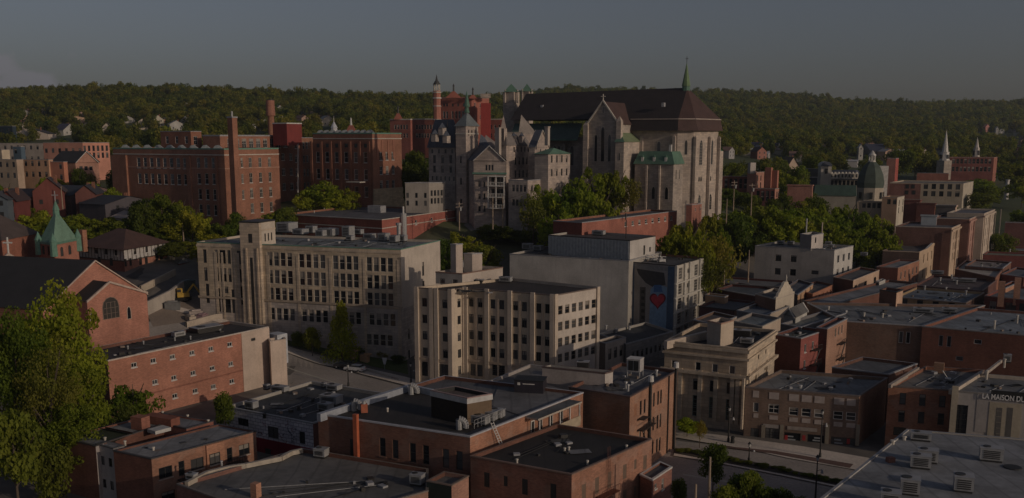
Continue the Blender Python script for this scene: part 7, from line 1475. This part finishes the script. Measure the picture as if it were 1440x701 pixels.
tree(479,430,217,52,'c','dense egg shaped green tree on the school lawn'); tree(438,455,219,30,'d','small dark tree left of the egg shaped one'); tree(418,464,222,22,'d','dark low shrub tree by the school corner')
many([(45,288,290,60),(100,292,290,55),(140,298,292,60),(178,302,294,50),(70,302,286,50),(120,312,284,50)],'g','one of the soft green trees massed behind the verdigris steeple','trees behind the steeple')
tree(152,254,325,38,'g','round topped tree in front of the mill left corner'); tree(108,264,325,26,'g','small green tree among the dark blue roofs'); tree(128,240,370,22,'b','brownish tree before the salmon gable')
many([(225,262,292,62),(198,278,286,40),(268,284,286,50),(252,300,290,60),(332,293,292,34),(246,322,290,50),(296,322,278,60),(215,312,290,50),(310,305,284,40),(345,322,262,40),(240,338,272,44),(262,334,276,50),(285,338,262,44),(165,306,286,46),(200,312,288,46),(222,318,288,40),(205,272,300,56),(250,275,300,50),(280,300,290,44)],['g','d','g'],'one of the trees climbing the slope below the long mill wall','trees below the mill')
many([(457,245,336,60),(432,262,334,44),(486,258,334,44),(470,268,333,56)],'g','one of the bright green trees at the foot of the brick factory block','trees by the factory block')
many([(585,203,372,62),(575,222,362,48),(598,232,364,40)],'d','one of the dark trees between the brick block and the palace','dark trees left of the palace')
many([(775,246,300,60),(830,222,312,76),(800,250,298,58),(862,228,314,56),(750,262,290,48),(786,280,282,70),(840,255,296,66),(815,240,300,60)],['g','g','g','g','b','g','g','g'],'one of the trees massed in front of the cathedral transept','trees in front of the cathedral')
tree(888,243,312,34,'b','sparse reddish tree in front of the tall stair block')
many([(650,316,278,50),(692,313,302,62),(738,322,304,50),(640,340,258,46),(684,338,272,50),(622,330,266,40),(668,350,262,44),(715,322,306,56)],['g','d','d'],'one of the trees between the school roof and the theatre','trees behind the theatre')
many([(962,296,268,76),(942,312,264,50),(985,330,258,60),(1035,300,300,60),(1092,282,325,60),(1132,282,340,60),(1160,290,326,66),(1202,284,336,72),(1238,310,318,60),(1216,328,306,60),(1062,308,300,60),(1112,318,296,64),(1180,318,306,64),(1148,302,318,54),(1075,330,288,60),(1135,335,290,60),(1255,330,310,40),(1040,292,322,50),(1012,298,316,40),(975,310,262,60),(1008,306,290,54),(1050,300,280,60),(1085,300,300,70),(1120,292,310,66),(1150,312,296,60),(1195,300,312,64),(1225,318,304,50),(1170,282,345,50),(1210,284,345,50),(1240,292,350,40),(1100,276,340,60),(1065,284,335,60),(1035,288,326,56),(1140,276,345,60),(1185,278,350,56),(1226,300,330,50),(1248,318,330,44),(1000,290,300,50)],['g','g','g','d','g','g','g'],'one of the bright green trees massed right of the cathedral','tree mass right of the cathedral')
many([(1012,322,270,72),(1000,350,256,50)],'b','one of the brownish half bare trees right of the cathedral','brownish trees')
many([(1380,248,590,56),(1432,226,600,60),(1392,258,520,50),(1436,288,430,40),(1412,325,370,40),(1378,268,500,46),(1345,285,440,50),(1320,285,430,40),(1300,290,430,30),(1440,250,520,50),(1290,200,680,50),(1265,205,660,50),(1228,232,520,14),(1305,215,680,40)],['g','d','d'],'one of the trees around the beige hotel and the dark red school','trees on the right')
many([(1080,226,480,30),(1100,232,470,36),(1125,228,480,40),(1135,262,440,30),(1105,262,430,26),(1022,262,420,40),(1040,268,410,36),(1120,240,460,36),(1030,225,470,40),(1145,215,560,30),(1010,276,380,40),(1060,272,400,30),(1105,270,395,34),(1128,272,395,40),(1150,270,395,40),(1090,276,385,30)],['d','g','d'],'one of the trees among the red houses right of the cathedral','trees among the red houses')
many([(5,252,330,50),(30,280,300,30),(60,245,370,20),(110,232,390,24),(135,250,350,30),(160,235,380,30),(380,290,300,40),(400,286,300,40),(645,350,240,30),(15,262,330,40),(38,262,332,36),(88,262,335,30),(60,286,300,40),(30,290,296,34),(98,276,325,34),(150,275,318,34),(120,276,322,30),(138,262,340,30),(82,245,380,24)],['g','d'],'one of the small trees dotted among the houses left of the mill','trees among the left houses')
# bottom right young conifers
tree(1005,617,133,44,'d','slim leafy dark tree beside the planted strip',kind='tree'); tree(957,668,118,30,'d','dark leafy tree at the corner of the brick lean to')
for i,(u,v,w) in enumerate([(1038,660,34),(1058,652,30),(1082,676,36),(1104,680,30),(1020,676,34),(1125,692,26)]): tree(u,v,113-i,w*1.5,'d','one of the short dark leafy trees at the bottom edge beside the road','leafy trees at the bottom edge')
# shrubs on the median
mp=bpy.data.objects
for i in range(22):
    t=i/21; u=958+t*225+trr.uniform(-2,2); v=637+t*44+trr.uniform(-1,1.5); g=G(u,v); 
    o=root('median_shrub',(g.x,g.y,.1),'one of the low dark shrubs planted along the road divider','shrub','shrubs on the road divider'); c=bpy.data.objects.new('crown',CR['d'][i%2]); COL.objects.link(c); c.parent=o; s=trr.uniform(.7,1.3); c.scale=(s*1.7,s*1.3,s*.7)
for i,(u,v,w,k) in enumerate([(416,476,26,'d'),(446,484,30,'g'),(470,492,22,'d'),(505,500,30,'d'),(540,506,26,'b'),(560,512,24,'d'),(455,470,20,'g')]):
    g=G(u,v); tree(u,v-9,g.y,w,k,'one of the low bushes on the slope in front of the school','bushes below the school',kind='bush')
# hill forest: instanced crowns on the far slopes
def forest():
    r=np.random.RandomState(5); pts=[];sc=[]
    y=560.0; g0=[]
    while y<2420:
        step=7.6+y*.0026; half=y*.56; x=-half
        while x<half:
            xx=x+r.uniform(-.45,.45)*step; yy=y+r.uniform(-.45,.45)*step; u=720+1400*xx/yy
            x+=step
            lim=690 if u<560 else (720 if u<1000 else 640)
            if u>1230: lim=735
            if yy<lim and (u>1230 or r.rand()>.35): continue
            if 900<yy<1250 and u<520 and False: continue
            z=gz(xx,yy)
            if yy>1500 and u<560: continue
            q=px((xx,yy,z+7))
            skip=False
            for (hu,hv,hw) in HC:
                if abs(q[0]-hu)<hw and -3<q[1]-hv<11: skip=True;break
            if skip: continue
            pts.append((xx,yy,z-.5)); s=(9.5+y*.002)*(r.uniform(.55,1.5) if r.rand()<.5 else r.uniform(.85,1.15)); sc.append((s,s,s*r.uniform(.85,1.3)))
        y+=step*.95
    print('forest',len(pts))
    protos=[]
    pc=bpy.data.collections.new('forest_crowns')
    for i in range(4):
        me=crownmesh('crown_%d'%i,800,.042,LF,60+i,13); o=bpy.data.objects.new('forest_crown',me); pc.objects.link(o); protos.append(o)
        # dense core so that no sky shows through
        n=len(me.vertices)
    me=bpy.data.meshes.new('woodland'); me.from_pydata(pts,[],[]); at=me.attributes.new('size','FLOAT_VECTOR','POINT'); at.data.foreach_set('vector',np.array(sc,dtype=np.float32).ravel())
    ob=bpy.data.objects.new('woodland',me); COL.objects.link(ob); ob['kind']='stuff'; ob['label']='dense mixed woodland covering the far hills'
    ng=bpy.data.node_groups.new('scatter','GeometryNodeTree'); ng.interface.new_socket('Geometry',in_out='INPUT',socket_type='NodeSocketGeometry'); ng.interface.new_socket('Geometry',in_out='OUTPUT',socket_type='NodeSocketGeometry')
    gi=ng.nodes.new('NodeGroupInput'); go=ng.nodes.new('NodeGroupOutput'); ip=ng.nodes.new('GeometryNodeInstanceOnPoints'); ci_=ng.nodes.new('GeometryNodeCollectionInfo'); ci_.inputs[0].default_value=pc; ci_.inputs['Separate Children'].default_value=True; ci_.inputs['Reset Children'].default_value=True
    na=ng.nodes.new('GeometryNodeInputNamedAttribute'); na.data_type='FLOAT_VECTOR'; na.inputs[0].default_value='size'; rv=ng.nodes.new('FunctionNodeRandomValue'); rv.data_type='FLOAT_VECTOR'; rv.inputs[0].default_value=(0,0,0); rv.inputs[1].default_value=(.1,.1,6.28)
    ng.links.new(gi.outputs[0],ip.inputs['Points']); ng.links.new(ci_.outputs[0],ip.inputs['Instance']); ip.inputs['Pick Instance'].default_value=True; ng.links.new(na.outputs[0],ip.inputs['Scale']); ng.links.new(rv.outputs[0],ip.inputs['Rotation']); ng.links.new(ip.outputs[0],go.inputs[0])
    md=ob.modifiers.new('scatter','NODES'); md.node_group=ng
HC=[(h_[0],h_[1]-3,h_[2]*.8+3) for h_ in H_]+[(u,v-3,9) for u,v in XH+XL]
forest()
# ================================================================ vehicles and street furniture
def car(u,v,heading,body,label,y0=90,L=4.6,W=1.8,Hh=1.5):
    g=G(u,v,y0); t=root('parked_car',(g.x,g.y,g.z+.04),label,'car'); a=rad(heading); ca,sa=math.cos(a),math.sin(a)
    T=lambda x,y,z:(g.x+x*ca-y*sa,g.y+x*sa+y*ca,g.z+.04+z)
    pm=plain(body,.3); prof=[(-.5,.28),(-.5,.55),(-.47,.72),(-.40,.78),(-.33,.98),(-.22,1.0),(.10,1.0),(.22,.76),(.42,.66),(.49,.55),(.5,.28)]
    m=MB(); P2=[(x*L,z*Hh) for x,z in prof]; w=W/2
    ins=lambda z:w-(.16 if z>Hh*.8 else 0)
    for i in range(len(P2)-1):
        (x0,z0),(x1,z1)=P2[i],P2[i+1]; gl=GLASS if i in(3,6) else pm
        m.face([T(x0,-ins(z0),z0),T(x0,ins(z0),z0),T(x1,ins(z1),z1),T(x1,-ins(z1),z1)],gl,False)
    for s in(-1,1):
        m.face([T(x,s*w,z) for x,z in P2 if z<Hh*.8],pm); m.face([T(P2[3][0],s*w,P2[3][1]),T(P2[7][0],s*w,P2[7][1]),T(P2[6][0],s*ins(9),P2[6][1]),T(P2[4][0],s*ins(9),P2[4][1])],GLASS)
    m.face([T(-L/2,-w,.28*Hh),T(L/2,-w,.28*Hh),T(L/2,w,.28*Hh),T(-L/2,w,.28*Hh)],BLACK); m.build('body',t)
    for x in(-.31,.31):
        for s in(-1,1):
            m=MB(); c=T(x*L,s*(w-.08),.33)
            m.tube(T(x*L,s*(w-.2),.33),T(x*L,s*(w+.02),.33),.33,BLACK,12); m.tube(T(x*L,s*(w+.02),.33),T(x*L,s*(w+.035),.33),.19,GALV,10); m.build('wheel',t)
    for s in(-1,1):
        m=MB(); m.box(T(L*.485,s*w*.7,0)[:2],.12,.35,g.z+.04+.5*Hh,g.z+.04+.6*Hh,WHITE,a); m.build('headlight',t)
        m=MB(); m.box(T(-L*.49,s*w*.75,0)[:2],.12,.3,g.z+.04+.5*Hh,g.z+.04+.62*Hh,plain((.4,.03,.03)),a); m.build('tail_light',t)
    return t
car(499,523,157,(.62,.62,.62),'white estate car parked at the kerb below the school lawn'); car(609,545,157,(.03,.028,.035),'dark car mostly hidden behind the black recessed roof, in front of the beige office')
car(668,541,157,(.25,.2,.16),'tan car parked by the stepped corner of the beige office'); car(677,539,157,(.03,.03,.035),'dark car just right of the tan one by the beige office')
car(723,314,175,(.6,.6,.6),'white car on the hill road below the palace'); car(484,519,157,(.05,.05,.055),'dark car nose showing behind the white estate car')
LIMEL=leafm('lime_leaves',(.32,.44,.03),(.5,.62,.05)); CR['lime']=[crownmesh('crown',5200,.03,LIMEL,77,16)]
tree(967,587,163,38,'lime','small brilliant lime green tree half hidden by the tall brown block')
# yellow excavator
g=G(258,424); t=root('excavator',g,'yellow excavator working beside the school entrance','excavator'); Y=plain((.42,.26,.03),.5); g=Vector(g)
m=MB(); m.box(g,2.8,2.4,g.z+1.0,g.z+2.0,Y,.4); m.build('engine_body',t); m=MB(); m.box((g.x-.6,g.y-.5),1.3,1.2,g.z+2.0,g.z+3.1,Y,.4); m.box((g.x-.6,g.y-1.0),.9,.4,g.z+2.2,g.z+2.9,BLACK,.4); m.build('cab',t)
for s in(-1,1): m=MB(); m.box((g.x,g.y+s*1.0),3.2,.6,g.z,g.z+.9,BLACK,.0); m.build('track',t)
m=MB(); m.tube((g.x+1,g.y-.5,g.z+1.8),(g.x+3,g.y-1,g.z+4.2),.25,Y); m.tube((g.x+3,g.y-1,g.z+4.2),(g.x+4.6,g.y-1.4,g.z+2),.2,Y); m.box((g.x+4.6,g.y-1.4),.9,.8,g.z+1.2,g.z+2,BLACK,0); m.build('arm',t)
# builders' boxes and heaps by the school
for i,(u,v,w,h,c,lab) in enumerate([(276,446,3,1.4,(.36,.3,.27),'pale crate of rubble near the excavator'),(285,452,2.4,1.2,(.3,.2,.22),'purplish crate beside the rubble crate'),(268,452,2.6,1.1,(.42,.35,.28),'sandy heap box nearest the retaining wall'),(243,436,3.4,1.6,(.16,.16,.16),'dark container behind the excavator'),(262,410,5,2.4,(.12,.15,.14),'dark green container left of the school wing')]):
    g=G(u,v); m=MB(); m.box(g,w,1.6,g.z-.2,g.z+h,plain(c),.3+i); m.box(g,w+.15,1.75,g.z+h,g.z+h+.1,plain(tuple(x*.8 for x in c)),.3+i); m.box(g,w*.7,1.1,g.z+h+.1,g.z+h+.35,plain(tuple(x*1.1 for x in c)),.5+i); single(m,'site_container',tuple(g),lab,'container')
# gate piers on the lawn edge
for i,(u,v,l) in enumerate([(494,504,'left'),(513,509,'right')]):
    g=G(u,v); m=MB(); m.box(g,2.0,1.0,g.z-.3,g.z+1.5,stucco(.48,.30,.18),-.5); m.box((g.x+.7,g.y),1.4,1.1,g.z+1.5,g.z+1.9,stucco(.48,.30,.18),-.5); single(m,'gate_pier',tuple(g),l+' orange tan gate pier at the lawn edge behind the white car','gate pier')
g=G(541,520); t=root('road_sign',g,'white pointed sign board on posts by the pavement','sign'); m=MB(); m.loft([(g.x-.2,g.y),(g.x+.2,g.y),(g.x+.2,g.y+.1),(g.x-.2,g.y+.1)],g.z+1.1,[(g.x-.55,g.y),(g.x+.55,g.y),(g.x+.55,g.y+.1),(g.x-.55,g.y+.1)],g.z+2.6,plain((.6,.6,.6))); m.face([(g.x-.55,g.y,g.z+2.6),(g.x+.55,g.y,g.z+2.6),(g.x+.55,g.y+.1,g.z+2.6),(g.x-.55,g.y+.1,g.z+2.6)],WHITE); m.build('board',t); m=MB(); m.tube(g,(g.x,g.y,g.z+1.2),.05,GALV); m.build('post',t)
def lamp(u,vb,h,label,y0=90,globe=1):
    g=G(u,vb,y0); t=root('street_lamp',g,label,'street lamp'); m=MB(); m.cyl(g,.16,.07,g.z-.2,g.z+h,BLACK,8,False); m.cyl(g,.25,.2,g.z-.2,g.z+.8,BLACK,8,False); m.build('pole',t)
    m=MB(); m.cyl(g,.12,.25,g.z+h,g.z+h+.5,plain((.5,.5,.48)),8); m.cyl(g,.3,.05,g.z+h+.5,g.z+h+.85,BLACK,8); m.build('lantern',t)
    m=MB(); m.tube((g.x,g.y,g.z+h*.78),(g.x+.7,g.y,g.z+h*.8),.04,BLACK,5); m.cyl((g.x+.7,g.y),.22,.1,g.z+h*.72,g.z+h*.8,plain((.4,.4,.4)),8); m.build('side_lantern',t)
lamp(1153,645,7.2,'black double lantern street lamp in front of the brown shops'); lamp(1146,712,6.5,'tall black lamp post standing in the road divider nearest the bottom edge'); lamp(578,540,3.6,'black lamp post at the pavement left of the beige office'); lamp(490,545,4.0,'dark lamp at the roof edge of the graffiti building'); lamp(1024,624,5.5,'slender lamp post in front of the stone bank'); lamp(1053,652,2.6,'short post on the planted road divider')
def pole(u,vt,vb,y,label,arms=1,zt=None):
    a_=P(u,vb,y); b_=P(u,vt,y); t=root('utility_pole',a_,label,'utility pole'); m=MB(); m.cyl(a_,.2,.12,a_.z-1,b_.z,plain((.33,.25,.18),.9),8); m.build('post',t)
    for k in range(arms): m=MB(); m.box((a_.x,a_.y-.15),2.2,.14,b_.z-.7-k*.9,b_.z-.55-k*.9,plain((.25,.2,.16)),.3); m.build('cross_arm',t)
    if arms: m=MB(); m.cyl((a_.x+.4,a_.y-.2),.28,.28,b_.z-2.6,b_.z-1.5,GALV,8); m.build('transformer',t)
pole(996,643,720,112,'bare wooden pole among the bottom trees',0); pole(977,681,730,108,'short wooden pole stump beside the leafy trees at the bottom',0)
pole(1031,254,300,330,'utility pole with transformer right of the cathedral',2); pole(1056,258,300,325,'plain utility pole second from the cathedral',1); pole(1021,280,320,300,'short utility pole below the one with the transformer',0)
pole(258,298,335,285,'pale pole standing in the trees below the mill',0); pole(646,284,320,290,'utility pole with crossed arms at the corner of the palace',2); pole(743,266,312,292,'tall pale pole beside the hill road',0); pole(693,278,318,292,'thin pale pole in front of the palace porches',0); pole(707,276,316,294,'thin pale pole right of the porches',0); pole(88,262,290,310,'white pole by the crimson gable',0); pole(1052,352,392,262,'grey pole in front of the brownish trees',0); pole(1018,378,396,262,'short pole on the dark brick row',0)
def wire(a,b,label,sag=1.2):
    m=MB(); pr=None
    for i in range(13):
        t=i/12; p=a.lerp(b,t); p=Vector((p.x,p.y,p.z-sag*4*t*(1-t)))
        if pr: m.tube(pr,p,.035,BLACK,4)
        pr=p
    single(m,'overhead_wire',tuple(a),label,'wire')
wire(P(743,268,292),P(868,263,300),'upper wire sagging across the trees before the cathedral'); wire(P(743,283,292),P(868,287,300),'lower wire sagging across the trees before the cathedral'); wire(P(646,287,290),P(743,270,292),'wire from the palace corner pole to the tall pale pole')
# trees by the bank doorway
tree(985,588,157,22,'b','thin street tree in front of the stone bank door')
g=G(1030,626); m=MB(); m.cyl(g,.35,.3,g.z,g.z+1.1,BLACK,10); m.cyl(g,.4,.2,g.z+1.1,g.z+1.3,BLACK,10); single(m,'litter_bin',tuple(g),'dark litter bin beside the slender lamp post','bin')
# ================================================================ camera, light, sky
cam=bpy.data.cameras.new('camera'); co=bpy.data.objects.new('camera',cam); COL.objects.link(co); SC.camera=co
co.location=(0,0,H); co.rotation_euler=(math.pi/2-PITCH,0,0); cam.sensor_width=36; cam.lens=36*F/1440; cam.shift_x=0; cam.shift_y=(CY-350.5)/1440; cam.clip_end=30000; cam.clip_start=1
SUNAZ=-35; SUNEL=15
sd=Vector((math.cos(rad(SUNAZ))*math.cos(rad(SUNEL)),math.sin(rad(SUNAZ))*math.cos(rad(SUNEL)),math.sin(rad(SUNEL))))
sl=bpy.data.lights.new('sun','SUN'); sl.energy=SUN_E; sl.angle=rad(.6); sl.color=(1,.81,.62); so=bpy.data.objects.new('sun',sl); COL.objects.link(so); so.rotation_euler=sd.to_track_quat('Z','Y').to_euler()
w=bpy.data.worlds.new('World'); SC.world=w; w.use_nodes=True; nt=w.node_tree; bg=nt.nodes['Background']
sk=nt.nodes.new('ShaderNodeTexSky'); sk.sky_type='NISHITA'; sk.sun_disc=False; sk.sun_elevation=rad(SUNEL); sk.sun_rotation=rad(90-SUNAZ); sk.altitude=200; sk.air_density=1.0; sk.dust_density=SKY_D; sk.ozone_density=1.0
tc=nt.nodes.new('ShaderNodeTexCoord').outputs['Generated']
# low cumulus bank towards the left horizon
sep=nt.nodes.new('ShaderNodeSeparateXYZ'); nt.links.new(tc,sep.inputs[0])
nz=noise(nt,tc,26,6,(1,1,1.7))
def mr(v,a,b,c=0,d=1):
    n=nt.nodes.new('ShaderNodeMapRange'); n.inputs[1].default_value=a;n.inputs[2].default_value=b;n.inputs[3].default_value=c;n.inputs[4].default_value=d; nt.links.new(v,n.inputs[0]); return n.outputs[0]
def mt(op,a,b):
    n=nt.nodes.new('ShaderNodeMath'); n.operation=op
    for i,x in enumerate((a,b)):
        if hasattr(x,'links'): nt.links.new(x,n.inputs[i])
        else: n.inputs[i].default_value=x
    return n.outputs[0]
xm=mr(sep.outputs[0],-.385,-.45); zm=mr(sep.outputs[2],.078,.045); den=mt('ADD',mt('MULTIPLY',xm,zm),mr(nz,.3,.7,-.35,.35)); cl=mt('MULTIPLY',mr(den,.30,.50),mt('MULTIPLY',mr(sep.outputs[0],-.36,-.40),mr(sep.outputs[2],.1,.07)))
col=mixc(nt,mt('MULTIPLY',cl,.75),sk.outputs[0],CLOUD)
hs_=nt.nodes.new('ShaderNodeHueSaturation'); hs_.inputs['Saturation'].default_value=SKY_SAT; nt.links.new(mixc(nt,1,col,(.96,.94,1.17),'MULTIPLY'),hs_.inputs['Color'])
nt.links.new(hs_.outputs[0],bg.inputs[0]); bg.inputs[1].default_value=SKY_S
SC.view_settings.view_transform='Standard'; SC.view_settings.look='None'; SC.view_settings.exposure=EXPO; SC.view_settings.gamma=1; SC.view_settings.use_curve_mapping=False
SC.cycles.max_bounces=6; SC.cycles.diffuse_bounces=3; SC.cycles.transparent_max_bounces=4
SC.render.film_transparent=False
# thin evening haze
if HAZE>0:
    m=bpy.data.materials.new('haze'); m.use_nodes=True; n=m.node_tree; n.nodes.clear(); o=n.nodes.new('ShaderNodeOutputMaterial'); pv_=n.nodes.new('ShaderNodeVolumePrincipled'); pv_.inputs['Density'].default_value=HAZE; pv_.inputs['Color'].default_value=(.75,.82,.9,1); pv_.inputs['Anisotropy'].default_value=.3; n.links.new(pv_.outputs[0],o.inputs['Volume'])
    mb=MB(); mb.box((0,1500),5200,3400,-12,215,m); ho=mb.build('haze'); ho.data.materials.clear(); ho.data.materials.append(m); ho['kind']='stuff'; ho['label']='thin evening haze over the town'

# roof furniture belongs to its roof
for r_ in [o for o in COL.objects if o.type=='EMPTY']:
    ch=list(r_.children); rf=[c for c in ch if c.name.split('.')[0]=='roof']
    if not rf: continue
    for c in ch:
        if c.name.split('.')[0] in('chimney','vent_pipe','skylight','roof_curb','roof_conduit','roof_patch','roof_hatch','dormer','roof_dormer','roof_cowl','satellite_dish','roof_drain','exhaust_stack'): c.parent=rf[0]
